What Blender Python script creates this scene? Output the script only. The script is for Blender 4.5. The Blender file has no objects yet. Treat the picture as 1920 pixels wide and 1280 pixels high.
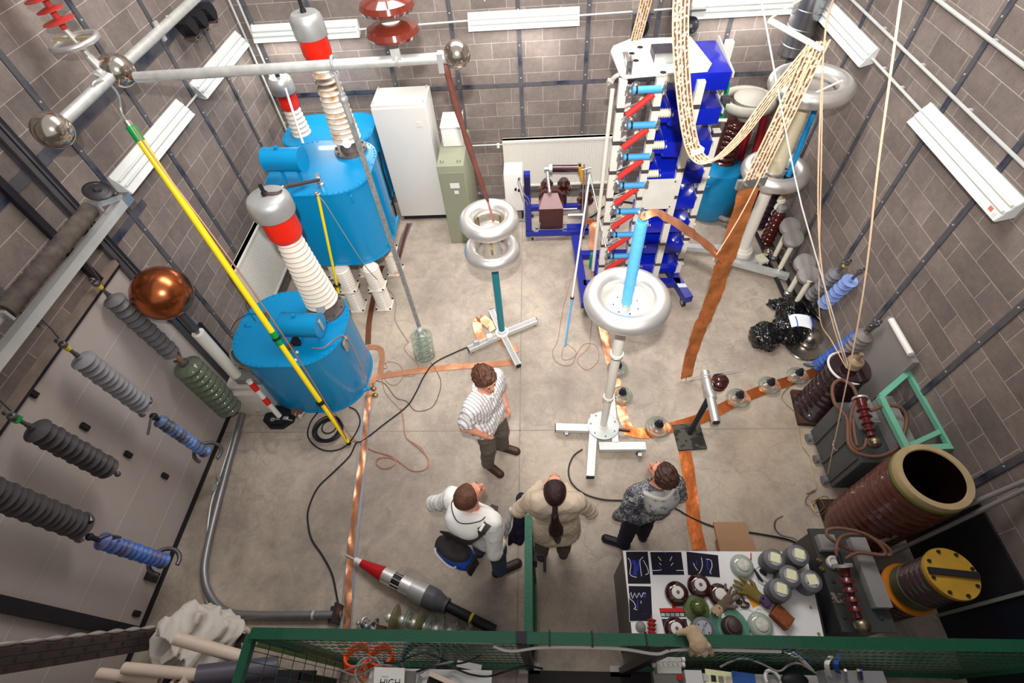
import bpy, bmesh, math, random
import numpy as np
from mathutils import Vector, Matrix, Quaternion, noise
random.seed(7)
S = bpy.context.scene
COL = S.collection
# ---------------------------------------------------------------- camera
PITCH, YAW, ROLL, FPX, CH = 0.916618394, -0.0950524647, -0.0934555832, 929.98, 5.2
def _rot():
    cx, sx, cy, sy, cz, sz = math.cos(PITCH), math.sin(PITCH), math.cos(YAW), math.sin(YAW), math.cos(ROLL), math.sin(ROLL)
    Rz = Matrix(((cy, -sy, 0), (sy, cy, 0), (0, 0, 1))); Rx = Matrix(((1, 0, 0), (0, cx, -sx), (0, sx, cx)))
    B = Matrix(((1, 0, 0), (0, 0, -1), (0, 1, 0))); Rr = Matrix(((cz, -sz, 0), (sz, cz, 0), (0, 0, 1)))
    return Rr @ Rx @ B @ Rz            # world -> camera (x right, y down, z forward)
RM = _rot(); RT = RM.transposed(); CP = Vector((0, 0, CH))
def ray(x, y): return RT @ Vector(((x - 960) / FPX, (y - 640) / FPX, 1.0))
def at(x, y, z=0.0): d = ray(x, y); return CP + d * ((z - CH) / d.z)      # where a sight line meets a level plane
def atX(x, y, X): d = ray(x, y); return CP + d * (X / d.x)
def atY(x, y, Y): d = ray(x, y); return CP + d * (Y / d.y)
def online(a, b, px, py):
    """the point of the line a-b that a sight line passes closest"""
    d = ray(px, py); u = (b - a); w = a - CP; A, B, C2, D, E = u.dot(u), u.dot(d), d.dot(d), u.dot(w), d.dot(w)
    return a + u * ((B * E - C2 * D) / (A * C2 - B * B))
cam_d = bpy.data.cameras.new('camera'); cam = bpy.data.objects.new('camera', cam_d); COL.objects.link(cam)
cam_d.sensor_width = 36; cam_d.lens = 36 * FPX / 1920; cam_d.clip_start = 0.05
cw = RT @ Matrix(((1, 0, 0), (0, -1, 0), (0, 0, -1)))
cam.matrix_world = Matrix.Translation(CP) @ cw.to_4x4()
S.camera = cam
# ---------------------------------------------------------------- light
S.view_settings.view_transform = 'Standard'; S.view_settings.look = 'None'
S.view_settings.gamma = 1; S.view_settings.use_curve_mapping = False; S.view_settings.exposure = 0.0
W = bpy.data.worlds.new('hall_air'); S.world = W; W.use_nodes = True
W.node_tree.nodes['Background'].inputs[0].default_value = (1.0, 0.97, 0.96, 1); W.node_tree.nodes['Background'].inputs[1].default_value = 0.5
def spot(name, loc, to, watt, ang, blend, rad, col=(1, 1, 1)):
    l = bpy.data.lights.new(name, 'SPOT'); l.energy = watt; l.spot_size = math.radians(ang); l.spot_blend = blend; l.shadow_soft_size = rad; l.color = col
    o = bpy.data.objects.new(name, l); COL.objects.link(o); o.location = loc
    o.rotation_euler = (Vector(to) - Vector(loc)).to_track_quat('-Z', 'Y').to_euler(); return o
def area(name, loc, to, watt, sx, sy, col=(1, 1, 1)):
    l = bpy.data.lights.new(name, 'AREA'); l.energy = watt; l.shape = 'RECTANGLE'; l.size = sx; l.size_y = sy; l.color = col
    o = bpy.data.objects.new(name, l); COL.objects.link(o); o.location = loc
    o.rotation_euler = (Vector(to) - Vector(loc)).to_track_quat('-Z', 'Y').to_euler(); return o
spot('flash', (0.0, 0.0, 5.8), (0.1, 6.2, 2.2), 1850, 106, 1.0, 0.06, (1.0, 0.97, 0.95))
area('overhead_fill', (0.0, 5.4, 6.6), (0.0, 6.0, 0), 330, 4.5, 2.0, (1.0, 0.98, 0.96))  # unseen soft fill added overhead to brighten the far floor
# ---------------------------------------------------------------- materials
def lin(c):
    if isinstance(c, str): c = [int(c[i:i + 2], 16) for i in (0, 2, 4)]
    return tuple(((v / 255) / 12.92 if v / 255 <= .04045 else ((v / 255 + .055) / 1.055) ** 2.4) for v in c) + (1,)
MC = {}
def M(name, c='808080', rough=.5, metal=0, var=.06, scale=6, bump=0, bscale=40, trans=0, ior=1.45, coat=0, c2=None, mix=(.45, .6), emit=0, detail=4, sheen=0):
    """a plain procedural material: base colour broken up by noise (c2 = second colour in patches)"""
    if name in MC: return MC[name]
    m = bpy.data.materials.new(name); m.use_nodes = True; nt = m.node_tree; b = nt.nodes['Principled BSDF']
    col = lin(c); b.inputs['Roughness'].default_value = rough; b.inputs['Metallic'].default_value = metal
    tc = nt.nodes.new('ShaderNodeTexCoord'); nz = nt.nodes.new('ShaderNodeTexNoise'); nz.inputs['Scale'].default_value = scale; nz.inputs['Detail'].default_value = detail
    nt.links.new(tc.outputs['Object'], nz.inputs['Vector'])
    rp = nt.nodes.new('ShaderNodeValToRGB'); nt.links.new(nz.outputs['Fac'], rp.inputs['Fac'])
    if c2:
        rp.color_ramp.elements[0].position = mix[0]; rp.color_ramp.elements[1].position = mix[1]
        rp.color_ramp.elements[0].color = col; rp.color_ramp.elements[1].color = lin(c2)
    else:
        rp.color_ramp.elements[0].position = .3; rp.color_ramp.elements[1].position = .7
        rp.color_ramp.elements[0].color = tuple(v * (1 - var) for v in col[:3]) + (1,)
        rp.color_ramp.elements[1].color = tuple(min(1, v * (1 + var)) for v in col[:3]) + (1,)
    nt.links.new(rp.outputs['Color'], b.inputs['Base Color'])
    if bump:
        n2 = nt.nodes.new('ShaderNodeTexNoise'); n2.inputs['Scale'].default_value = bscale; n2.inputs['Detail'].default_value = 3
        nt.links.new(tc.outputs['Object'], n2.inputs['Vector']); bp = nt.nodes.new('ShaderNodeBump'); bp.inputs['Strength'].default_value = bump; bp.inputs['Distance'].default_value = .02
        nt.links.new(n2.outputs['Fac'], bp.inputs['Height']); nt.links.new(bp.outputs['Normal'], b.inputs['Normal'])
    b.inputs['Transmission Weight'].default_value = trans; b.inputs['IOR'].default_value = ior; b.inputs['Coat Weight'].default_value = coat
    if sheen: b.inputs['Sheen Weight'].default_value = sheen
    if emit: b.inputs['Emission Color'].default_value = col; b.inputs['Emission Strength'].default_value = emit
    MC[name] = m; return m
# ---------------------------------------------------------------- geometry
def frame(axis):
    a = Vector(axis).normalized(); u = a.orthogonal().normalized()
    if abs(a.z) < .95: u = a.cross(Vector((0, 0, 1))).normalized()
    else: u = Vector((1, 0, 0)) - a * a.x; u.normalize()
    return a, u, a.cross(u)
def crumple(X, Y, Z, f, amp, seed=1, n=5):
    """sharp creases: folded sine sheets in random directions"""
    r = random.Random(seed); d = 0
    for k in range(n):
        a, b, c, p = r.uniform(-1, 1), r.uniform(-1, 1), r.uniform(-1, 1), r.uniform(0, 6); q = f * (1 + .45 * k)
        d = d + (np.abs(np.sin(q * (a * X + b * Y + c * Z) + p + 1.6 * np.sin(q * .5 * (b * X - c * Y + a * Z) + p))) - .6) * amp / (1 + .35 * k)
    return d
class G:
    def __init__(s): s.v = []; s.f = []; s.b = []
    def add(s, v, f): o = len(s.v); s.b.append((len(s.v), len(s.f))); s.v += [tuple(p) for p in v]; s.f += [tuple(i + o for i in q) for q in f]; return s
    def box(s, c, d, rz=0, rot=None):
        R = rot if rot is not None else Matrix.Rotation(rz, 3, 'Z'); c = Vector(c)
        v = [c + R @ Vector((x * d[0] / 2, y * d[1] / 2, z * d[2] / 2)) for z in (-1, 1) for y in (-1, 1) for x in (-1, 1)]
        return s.add(v, [(0, 2, 3, 1), (4, 5, 7, 6), (0, 1, 5, 4), (2, 6, 7, 3), (0, 4, 6, 2), (1, 3, 7, 5)])
    def lohi(s, lo, hi): return s.box([(a + b) / 2 for a, b in zip(lo, hi)], [abs(b - a) for a, b in zip(lo, hi)])
    def rbox(s, c, d, r=.02, rz=0, n=3, rot=None):
        """box with vertical edges and top edge rounded"""
        r = min(r, d[0] / 2 - 1e-4, d[1] / 2 - 1e-4); k = min(r, d[2] / 3) * .5; pts = rrect(d[0], d[1], r, n); h = d[2] / 2
        sc = lambda q: [(x * (1 - 2 * q / d[0]), y * (1 - 2 * q / d[1])) for x, y in pts]
        R = rot if rot is not None else Matrix.Rotation(rz, 3, 'Z'); c = Vector(c); rings = [(sc(k), -h), (pts, -h + k), (pts, h - k), (sc(k * .3), h - k * .3), (sc(k), h)]
        m = len(pts); v = [c + R @ Vector((x, y, z)) for ps, z in rings for x, y in ps]
        f = [(i * m + j, i * m + (j + 1) % m, (i + 1) * m + (j + 1) % m, (i + 1) * m + j) for i in range(4) for j in range(m)]
        f += [tuple(range(m - 1, -1, -1)), tuple(range(4 * m, 5 * m))]; return s.add(v, f)
    def prism(s, pts, z0, z1, tf=None):
        m = len(pts); v = [Vector((x, y, z)) for z in (z0, z1) for x, y in pts]
        if tf is not None: v = [tf @ p for p in v]
        return s.add(v, [(j, (j + 1) % m, m + (j + 1) % m, m + j) for j in range(m)] + [tuple(range(m - 1, -1, -1)), tuple(range(m, 2 * m))])
    def bar(s, p0, p1, w, h=None, up=(0, 0, 1)):
        p0, p1 = Vector(p0), Vector(p1); h = h or w; a = (p1 - p0); L = a.length; a.normalize(); u = Vector(up)
        if abs(a.dot(u)) > .98: u = Vector((0, 1, 0))
        x = a.cross(u).normalized(); z = x.cross(a); R = Matrix((x, a, z)).transposed()
        return s.box((p0 + p1) / 2, (w, L, h), rot=R)
    def lathe(s, prof, p0=(0, 0, 0), axis=(0, 0, 1), n=24, cap=True):
        a, u, w = frame(axis); p0 = Vector(p0); v = []; f = []
        for r, z in prof:
            for j in range(n):
                t = 2 * math.pi * j / n; v.append(p0 + a * z + (u * math.cos(t) + w * math.sin(t)) * max(r, 1e-5))
        for i in range(len(prof) - 1):
            for j in range(n): f.append((i * n + j, i * n + (j + 1) % n, (i + 1) * n + (j + 1) % n, (i + 1) * n + j))
        if cap: f += [tuple(range(n - 1, -1, -1)), tuple(range((len(prof) - 1) * n, len(prof) * n))]
        return s.add(v, f)
    def cyl(s, p0, p1, r, r1=None, n=20, bev=0):
        p0, p1 = Vector(p0), Vector(p1); L = (p1 - p0).length; r1 = r if r1 is None else r1
        pr = [(r, 0), (r1, L)] if not bev else [(r - bev, 0), (r, bev), (r1, L - bev), (r1 - bev, L)]
        return s.lathe(pr, p0, p1 - p0, n)
    def sph(s, c, r, sc=(1, 1, 1), n=24, m=14):
        c = Vector(c); v = []; f = []
        for i in range(m + 1):
            t = math.pi * i / m
            for j in range(n):
                q = 2 * math.pi * j / n; v.append(c + Vector((r * max(math.sin(t), 1e-4) * math.cos(q) * sc[0], r * max(math.sin(t), 1e-4) * math.sin(q) * sc[1], -r * math.cos(t) * sc[2])))
        for i in range(m):
            for j in range(n): f.append((i * n + j, i * n + (j + 1) % n, (i + 1) * n + (j + 1) % n, (i + 1) * n + j))
        return s.add(v, f)
    def tor(s, c, R, r, axis=(0, 0, 1), n=40, m=16, a0=0, a1=2 * math.pi, rz=1):
        a, u, w = frame(axis); c = Vector(c); full = abs(a1 - a0 - 2 * math.pi) < 1e-6; k = n if full else n + 1; v = []; f = []
        for i in range(k):
            t = a0 + (a1 - a0) * i / n; d = u * math.cos(t) + w * math.sin(t)
            for j in range(m):
                q = 2 * math.pi * j / m; v.append(c + d * (R + r * math.cos(q)) + a * (r * rz * math.sin(q)))
        for i in range(n):
            for j in range(m): f.append((i * m + j, ((i + 1) % k) * m + j, ((i + 1) % k) * m + (j + 1) % m, i * m + (j + 1) % m))
        if not full: f += [tuple(range(m)), tuple(range((k - 1) * m + m - 1, (k - 1) * m - 1, -1))]
        return s.add(v, f)
    def tube(s, pts, r, n=8, closed=False, smooth=0):
        pts = [Vector(p) for p in pts]
        if smooth: pts = spline(pts, smooth, closed)
        k = len(pts); v = []; f = []; prev = None
        for i in range(k):
            if closed: t = pts[(i + 1) % k] - pts[i - 1]
            else: t = pts[min(i + 1, k - 1)] - pts[max(i - 1, 0)]
            if t.length < 1e-9: t = Vector((0, 0, 1))
            t.normalize()
            if prev is None: u = frame(t)[1]
            else: u = (prev - t * prev.dot(t)); u = u.normalized() if u.length > 1e-6 else frame(t)[1]
            prev = u; w = t.cross(u); rr = r[i] if isinstance(r, (list, tuple)) else r
            for j in range(n): q = 2 * math.pi * j / n; v.append(pts[i] + (u * math.cos(q) + w * math.sin(q)) * rr)
        for i in range(k if closed else k - 1):
            for j in range(n): f.append((i * n + j, i * n + (j + 1) % n, ((i + 1) % k) * n + (j + 1) % n, ((i + 1) % k) * n + j))
        if not closed: f += [tuple(range(n - 1, -1, -1)), tuple(range((k - 1) * n, k * n))]
        return s.add(v, f)
    def ribbon(s, pts, side, w, th=.004, crease=0, smooth=0):
        """a flat strip along pts, side = width direction (one vector or a list)"""
        pts = [Vector(p) for p in pts]
        sides = [Vector(q) for q in side] if isinstance(side, list) else [Vector(side)] * len(pts)
        if smooth:
            sides = spline(sides, smooth); pts = spline(pts, smooth)
        k = len(pts); v = []; f = []; nw = 5
        for i in range(k):
            t = (pts[min(i + 1, k - 1)] - pts[max(i - 1, 0)]).normalized(); sd = (sides[i] - t * sides[i].dot(t)).normalized(); nn = sd.cross(t)
            ww = w[min(int(i * len(w) / k), len(w) - 1)] if isinstance(w, list) else w
            for j in range(nw):
                q = j / (nw - 1) - .5; p = pts[i] + sd * q * ww
                if crease: p = p + nn * (crease * (noise.noise(p * 9.0) + .6 * noise.noise(p * 31.0)))
                v.append(p + nn * th / 2); v.append(p - nn * th / 2)
        for i in range(k - 1):
            for j in range(nw - 1):
                a = (i * nw + j) * 2; b = (i * nw + j + 1) * 2; c = ((i + 1) * nw + j + 1) * 2; d = ((i + 1) * nw + j) * 2
                f += [(a, b, c, d), (a + 1, d + 1, c + 1, b + 1)]
            a = i * nw * 2; d = (i + 1) * nw * 2; f.append((a, d, d + 1, a + 1)); b = (i * nw + nw - 1) * 2; c = ((i + 1) * nw + nw - 1) * 2; f.append((b, b + 1, c + 1, c))
        for i in (0, k - 1):
            for j in range(nw - 1):
                a = (i * nw + j) * 2; q = (a, a + 1, a + 3, a + 2); f.append(q if i == 0 else q[::-1])
        return s.add(v, f)
def rrect(w, h, r, n=4):
    r = min(r, w / 2 - 1e-4, h / 2 - 1e-4); out = []
    for cx, cy, a in ((w / 2 - r, h / 2 - r, 0), (-w / 2 + r, h / 2 - r, 90), (-w / 2 + r, -h / 2 + r, 180), (w / 2 - r, -h / 2 + r, 270)):
        for i in range(n + 1): t = math.radians(a + 90 * i / n); out.append((cx + r * math.cos(t), cy + r * math.sin(t)))
    return out
def spline(p, sub, closed=False):
    n = len(p); out = []
    for i in range(n if closed else n - 1):
        if closed: a, b, c, d = p[i - 1], p[i], p[(i + 1) % n], p[(i + 2) % n]
        else: a, b, c, d = p[max(i - 1, 0)], p[i], p[i + 1], p[min(i + 2, n - 1)]
        for j in range(sub):
            t = j / sub; out.append(.5 * ((2 * b) + (c - a) * t + (2 * a - 5 * b + 4 * c - d) * t * t + (3 * b - a - 3 * c + d) * t ** 3))
    if not closed: out.append(p[-1])
    return out
ORG = {}
def tag(o, label=None, cat=None, group=None, kind=None):
    if label: o['label'] = label
    if cat: o['category'] = cat
    if group: o['group'] = group
    if kind: o['kind'] = kind
    return o
def T(name, label, cat, loc, group=None):
    o = bpy.data.objects.new(name, None); o.empty_display_size = .1; COL.objects.link(o); o.location = loc; ORG[o.name] = Vector(loc)
    return tag(o, label, cat, group)
def P(name, g, mat, parent=None, label=None, cat=None, group=None, kind=None, ang=40, split=False):
    """link the collected shape as one mesh object; a part keeps its thing's origin"""
    if isinstance(g, G):
        if split and len(g.b) > 1:
            e = g.b + [(len(g.v), len(g.f))]
            return [P(name, (g.v[e[i][0]:e[i + 1][0]], [tuple(k - e[i][0] for k in q) for q in g.f[e[i][1]:e[i + 1][1]]]), mat, parent, label, cat, group, kind, ang) for i in range(len(g.b))]
        vs, fs = g.v, g.f
    else: vs, fs = g
    if parent is not None: org = ORG[parent.name]
    else:
        a = np.array(vs); lo, hi = a.min(0), a.max(0); org = Vector(((lo[0] + hi[0]) / 2, (lo[1] + hi[1]) / 2, lo[2]))
    me = bpy.data.meshes.new(name); me.from_pydata([(p[0] - org[0], p[1] - org[1], p[2] - org[2]) for p in vs], [], [tuple(q) for q in fs]); me.validate(); me.update()
    bm = bmesh.new(); bm.from_mesh(me); bmesh.ops.recalc_face_normals(bm, faces=bm.faces); bm.to_mesh(me); bm.free()
    me.polygons.foreach_set('use_smooth', [True] * len(me.polygons)); me.set_sharp_from_angle(angle=math.radians(ang)); me.update()
    for mm in (mat if isinstance(mat, (list, tuple)) else [mat]): me.materials.append(mm)
    o = bpy.data.objects.new(name, me); COL.objects.link(o); ORG[o.name] = org
    if parent is not None: o.parent = parent
    else: o.location = org
    return tag(o, label, cat, group, kind)
def text(name, body, size, mat, parent, loc, rot, align='CENTER', ext=.0006):
    cu = bpy.data.curves.new(name, 'FONT'); cu.body = body; cu.size = size; cu.align_x = align; cu.align_y = 'CENTER'; cu.extrude = ext
    o = bpy.data.objects.new(name, cu); COL.objects.link(o); cu.materials.append(mat); bpy.context.view_layer.update()
    me = bpy.data.meshes.new_from_object(o); bpy.data.objects.remove(o)
    R = rot.to_matrix() if hasattr(rot, 'to_matrix') else rot
    g = G(); g.add([Vector(loc) + R @ v.co for v in me.vertices], [tuple(p.vertices) for p in me.polygons]); return P(name, g, mat, parent, ang=30)
# ---- smooth solids from distance fields (people, cloth, bags)
def mesh_sdf(fn, lo, hi, h):
    lo = np.array(lo, float); hi = np.array(hi, float); n = np.ceil((hi - lo) / h).astype(int) + 1
    ax = [lo[i] + h * np.arange(n[i]) for i in range(3)]; X, Y, Z = np.meshgrid(*ax, indexing='ij')
    D = fn(X.astype(np.float32), Y.astype(np.float32), Z.astype(np.float32)); ins = D < 0
    c = np.zeros(tuple(n - 1), int); 
    for i in (0, 1):
        for j in (0, 1):
            for k in (0, 1): c += ins[i:n[0] - 1 + i, j:n[1] - 1 + j, k:n[2] - 1 + k]
    act = (c > 0) & (c < 8); ids = -np.ones(act.shape, int); idx = np.argwhere(act); ids[act] = np.arange(len(idx))
    acc = np.zeros((len(idx), 3)); cnt = np.zeros(len(idx))
    I, J, K = idx[:, 0], idx[:, 1], idx[:, 2]
    cor = [(i, j, k) for i in (0, 1) for j in (0, 1) for k in (0, 1)]
    for a in cor:
        for d in range(3):
            if a[d]: continue
            b = list(a); b[d] = 1; va = D[I + a[0], J + a[1], K + a[2]]; vb = D[I + b[0], J + b[1], K + b[2]]; m = (va < 0) != (vb < 0)
            t = np.where(m, va / np.where(m, va - vb, 1), 0); pt = np.array(a, float)[None, :].repeat(len(idx), 0); pt[:, d] += t
            acc[m] += pt[m]; cnt[m] += 1
    V = lo + (idx + acc / cnt[:, None]) * h; F = []
    for d in range(3):
        e1, e2 = (d + 1) % 3, (d + 2) % 3; s0 = [slice(1, -1)] * 3; s0[d] = slice(0, -1); s1 = list(s0); s1[d] = slice(1, None)
        A = ins[tuple(s0)]; B = ins[tuple(s1)]; ch = np.argwhere(A != B)
        if not len(ch): continue
        sg = A[tuple(ch.T)]; g = ch + 1; g[:, d] -= 1; q = []
        for o1, o2 in ((-1, -1), (0, -1), (0, 0), (-1, 0)):
            h_ = g.copy(); h_[:, e1] += o1; h_[:, e2] += o2; q.append(ids[tuple(h_.T)])
        q = np.stack(q, 1); q[~sg] = q[~sg][:, ::-1]; F.append(q)
    F = np.concatenate(F); F = F[(F >= 0).all(1)]
    return [tuple(p) for p in V], [tuple(int(i) for i in q) for q in F]
def cap_(X, Y, Z, a, b, ra, rb, sq=None):
    """rounded cone from a to b; sq=(sx,sy,sz) squashes space"""
    a = np.array(a, float); b = np.array(b, float); s = (1, 1, 1) if sq is None else sq
    d = (b - a) * s; L = (d * d).sum() + 1e-9; x = (X - a[0]) * s[0]; y = (Y - a[1]) * s[1]; z = (Z - a[2]) * s[2]
    t = np.clip((x * d[0] + y * d[1] + z * d[2]) / L, 0, 1)
    return np.sqrt((x - t * d[0]) ** 2 + (y - t * d[1]) ** 2 + (z - t * d[2]) ** 2) - (ra + (rb - ra) * t)
def ell_(X, Y, Z, c, r, R=None):
    x, y, z = X - c[0], Y - c[1], Z - c[2]
    if R is not None: x, y, z = [R[0][i] * x + R[1][i] * y + R[2][i] * z for i in range(3)]
    k = np.sqrt((x / r[0]) ** 2 + (y / r[1]) ** 2 + (z / r[2]) ** 2); return (k - 1) * min(r)
def smin(a, b, k=.03):
    h = np.clip(.5 + .5 * (b - a) / k, 0, 1); return b + (a - b) * h - k * h * (1 - h)
def smax(a, b, k=.01): return -smin(-a, -b, k)
def folds(X, Y, Z, f, amp, ph=0.):
    return amp * (np.sin(f * (X + .6 * Z) + ph + 1.3 * np.sin(f * .7 * Y + ph)) * np.cos(f * .8 * (Y - .4 * Z) + 2 * ph) + .5 * np.sin(2.1 * f * (Z * .8 + X * .3) + 2.2 * np.cos(f * .9 * (X - Y))))
# ================================================================ the setting
XL, XR, YB, YF, HZ = -3.85, 3.52, 7.1, -1.2, 6.9
def mix_node(nt, a, b, fac, mode='MIX'):
    m = nt.nodes.new('ShaderNodeMix'); m.data_type = 'RGBA'; m.blend_type = mode
    for s_, v in ((m.inputs['Factor'], fac), (m.inputs['A'], a), (m.inputs['B'], b)):
        if hasattr(v, 'node'): nt.links.new(v, s_)
        else: s_.default_value = v
    return m.outputs['Result']
def ramp(nt, v, p0, p1, c0, c1):
    r = nt.nodes.new('ShaderNodeValToRGB'); r.color_ramp.elements[0].position = p0; r.color_ramp.elements[1].position = p1
    r.color_ramp.elements[0].color = c0; r.color_ramp.elements[1].color = c1; nt.links.new(v, r.inputs['Fac']); return r.outputs['Color']
def noisy(nt, vec, scale, detail=4, rough=.5, dist=0):
    n = nt.nodes.new('ShaderNodeTexNoise'); n.inputs['Scale'].default_value = scale; n.inputs['Detail'].default_value = detail; n.inputs['Roughness'].default_value = rough; n.inputs['Distortion'].default_value = dist
    if vec is not None: nt.links.new(vec, n.inputs['Vector'])
    return n.outputs['Fac']
def block_material():
    m = bpy.data.materials.new('concrete_block'); m.use_nodes = True; nt = m.node_tree; b = nt.nodes['Principled BSDF']; b.inputs['Roughness'].default_value = .85
    uv = nt.nodes.new('ShaderNodeUVMap'); uv.uv_map = 'UVMap'
    def brick(o1, o2, mo, c1, c2, cm):
        k = nt.nodes.new('ShaderNodeTexBrick'); nt.links.new(uv.outputs['UV'], k.inputs['Vector']); k.inputs['Scale'].default_value = 1
        k.inputs['Brick Width'].default_value = .45; k.inputs['Row Height'].default_value = .2; k.inputs['Mortar Size'].default_value = mo; k.inputs['Mortar Smooth'].default_value = .2
        k.inputs['Bias'].default_value = 0; k.inputs['Color1'].default_value = c1; k.inputs['Color2'].default_value = c2; k.inputs['Mortar'].default_value = cm; return k
    k = brick(.5, 2, .0032, lin('948a84'), lin('7d746f'), lin('c9c2bb'))
    n = noisy(nt, uv.outputs['UV'], 1.3, 5, .6); n2 = noisy(nt, uv.outputs['UV'], 14, 5, .7); n3 = noisy(nt, uv.outputs['UV'], 90, 2, .6)
    c = mix_node(nt, k.outputs['Color'], ramp(nt, n, .3, .75, (.62, .6, .6, 1), (1.18, 1.12, 1.08, 1)), 1.0, 'MULTIPLY')
    c = mix_node(nt, c, ramp(nt, n2, .3, .8, (.82, .82, .82, 1), (1.15, 1.13, 1.1, 1)), 1.0, 'MULTIPLY')
    v = nt.nodes.new('ShaderNodeTexVoronoi'); v.inputs['Scale'].default_value = 3.2; nt.links.new(uv.outputs['UV'], v.inputs['Vector'])
    c = mix_node(nt, lin('ddd8d2'), c, ramp(nt, v.outputs['Distance'], .018, .03, (0, 0, 0, 1), (1, 1, 1, 1)))
    c = mix_node(nt, c, lin('a8a19c'), ramp(nt, noisy(nt, uv.outputs['UV'], 2.3, 6, .75, 1.0), .66, .78, (0, 0, 0, 1), (.45, .45, .45, 1)))
    nt.links.new(c, b.inputs['Base Color'])
    bp = nt.nodes.new('ShaderNodeBump'); bp.inputs['Strength'].default_value = .6; bp.inputs['Distance'].default_value = .006; bp.invert = True; nt.links.new(k.outputs['Fac'], bp.inputs['Height'])
    b2 = nt.nodes.new('ShaderNodeBump'); b2.inputs['Strength'].default_value = .35; b2.inputs['Distance'].default_value = .01; nt.links.new(n3, b2.inputs['Height']); nt.links.new(bp.outputs['Normal'], b2.inputs['Normal'])
    nt.links.new(b2.outputs['Normal'], b.inputs['Normal']); return m
def floor_material():
    m = bpy.data.materials.new('concrete_floor'); m.use_nodes = True; nt = m.node_tree; b = nt.nodes['Principled BSDF']; b.inputs['Roughness'].default_value = .55
    tc = nt.nodes.new('ShaderNodeTexCoord'); o = tc.outputs['Object']
    c = ramp(nt, noisy(nt, o, .8, 6, .65, .4),   .34, .66, lin('998b7f'), lin('c9bba9'))
    c = mix_node(nt, c, ramp(nt, noisy(nt, o, 3.3, 6, .7, .6), .35, .7, (.80, .79, .79, 1), (1.1, 1.09, 1.07, 1)), 1.0, 'MULTIPLY')
    c = mix_node(nt, c, lin('7d7570'), ramp(nt, noisy(nt, o, 1.6, 5, .6, 1.4), .6, .74, (0, 0, 0, 1), (.55, .55, .55, 1)))
    c = mix_node(nt, c, lin('d9d0c4'), ramp(nt, noisy(nt, o, 5.5, 7, .8, .3), .66, .76, (0, 0, 0, 1), (.5, .5, .5, 1)))
    c = mix_node(nt, c, lin('b09a7c'), ramp(nt, noisy(nt, o, .55, 3, .5), .55, .7, (0, 0, 0, 1), (.35, .35, .35, 1)))
    c = mix_node(nt, c, lin('857b73'), ramp(nt, noisy(nt, o, 2.1, 9, .8, 2.2), .492, .5, (0, 0, 0, 1), (.0, .0, .0, 1)))
    vv = nt.nodes.new('ShaderNodeTexVoronoi'); vv.feature = 'DISTANCE_TO_EDGE'; vv.inputs['Scale'].default_value = 1.1; vn = nt.nodes.new('ShaderNodeTexNoise'); vn.inputs['Scale'].default_value = 1.7; vn.inputs['Detail'].default_value = 5; nt.links.new(o, vn.inputs['Vector'])
    va = nt.nodes.new('ShaderNodeVectorMath'); va.operation = 'MULTIPLY_ADD'; va.inputs[1].default_value = (1.4, 1.4, 0); nt.links.new(vn.outputs['Color'], va.inputs[0]); nt.links.new(o, va.inputs[2]); nt.links.new(va.outputs[0], vv.inputs['Vector'])
    c = mix_node(nt, c, lin('8d837a'), ramp(nt, vv.outputs['Distance'], .004, .012, (.4, .4, .4, 1), (0, 0, 0, 1)))
    c = mix_node(nt, c, ramp(nt, noisy(nt, o, 22, 5, .75), .3, .7, (.9, .9, .9, 1), (1.06, 1.06, 1.06, 1)), 1.0, 'MULTIPLY')
    nt.links.new(c, b.inputs['Base Color'])
    bp = nt.nodes.new('ShaderNodeBump'); bp.inputs['Strength'].default_value = .12; bp.inputs['Distance'].default_value = .01; nt.links.new(noisy(nt, o, 30, 5, .6), bp.inputs['Height']); nt.links.new(bp.outputs['Normal'], b.inputs['Normal'])
    return m
BLK = block_material(); FLR = floor_material()
def wall(name, g, ax):
    o = P(name, g, BLK, kind='structure'); me = o.data; uv = me.uv_layers.new(name='UVMap'); L = o.location
    for l in me.loops:
        p = me.vertices[l.vertex_index].co + L; uv.data[l.index].uv = (p[ax] + .13, p.z)
    return o
g = G(); g.lohi((XL - .3, YF - .3, -.1), (XR + .3, YB + .3, 0)); P('floor', g, FLR, kind='structure')
g = G()
for (x0, y0, x1, y1) in ((-.266, .0, -.254, YB), (XL, 4.035 - 1.37, XR, 4.045 - 1.37)): g.lohi((x0, y0, 0), (x1, y1, .0015))
P('trim_1', g, M('joint_filler', '958a7e', .9), kind='structure')
g = G(); g.lohi((XL, YB, 0), (XR, YB + .3, HZ)); wall('wall_back', g, 0)
g = G(); g.lohi((XR, YF, 0), (XR + .3, YB + .3, HZ)); wall('wall_right', g, 1)
DY0, DY1, DZ = -.35, 3.22, 2.26
g = G(); g.lohi((XL - .3, DY1, 0), (XL, YB + .3, HZ)); g.lohi((XL - .3, YF, DZ), (XL, DY1, HZ)); g.lohi((XL - .3, YF, 0), (XL, DY0, DZ)); wall('wall_left', g, 1)
g = G(); g.lohi((XL - .3, YF - .3, 0), (XR + .3, YF, 3.0)); wall('wall_front', g, 0)
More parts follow.
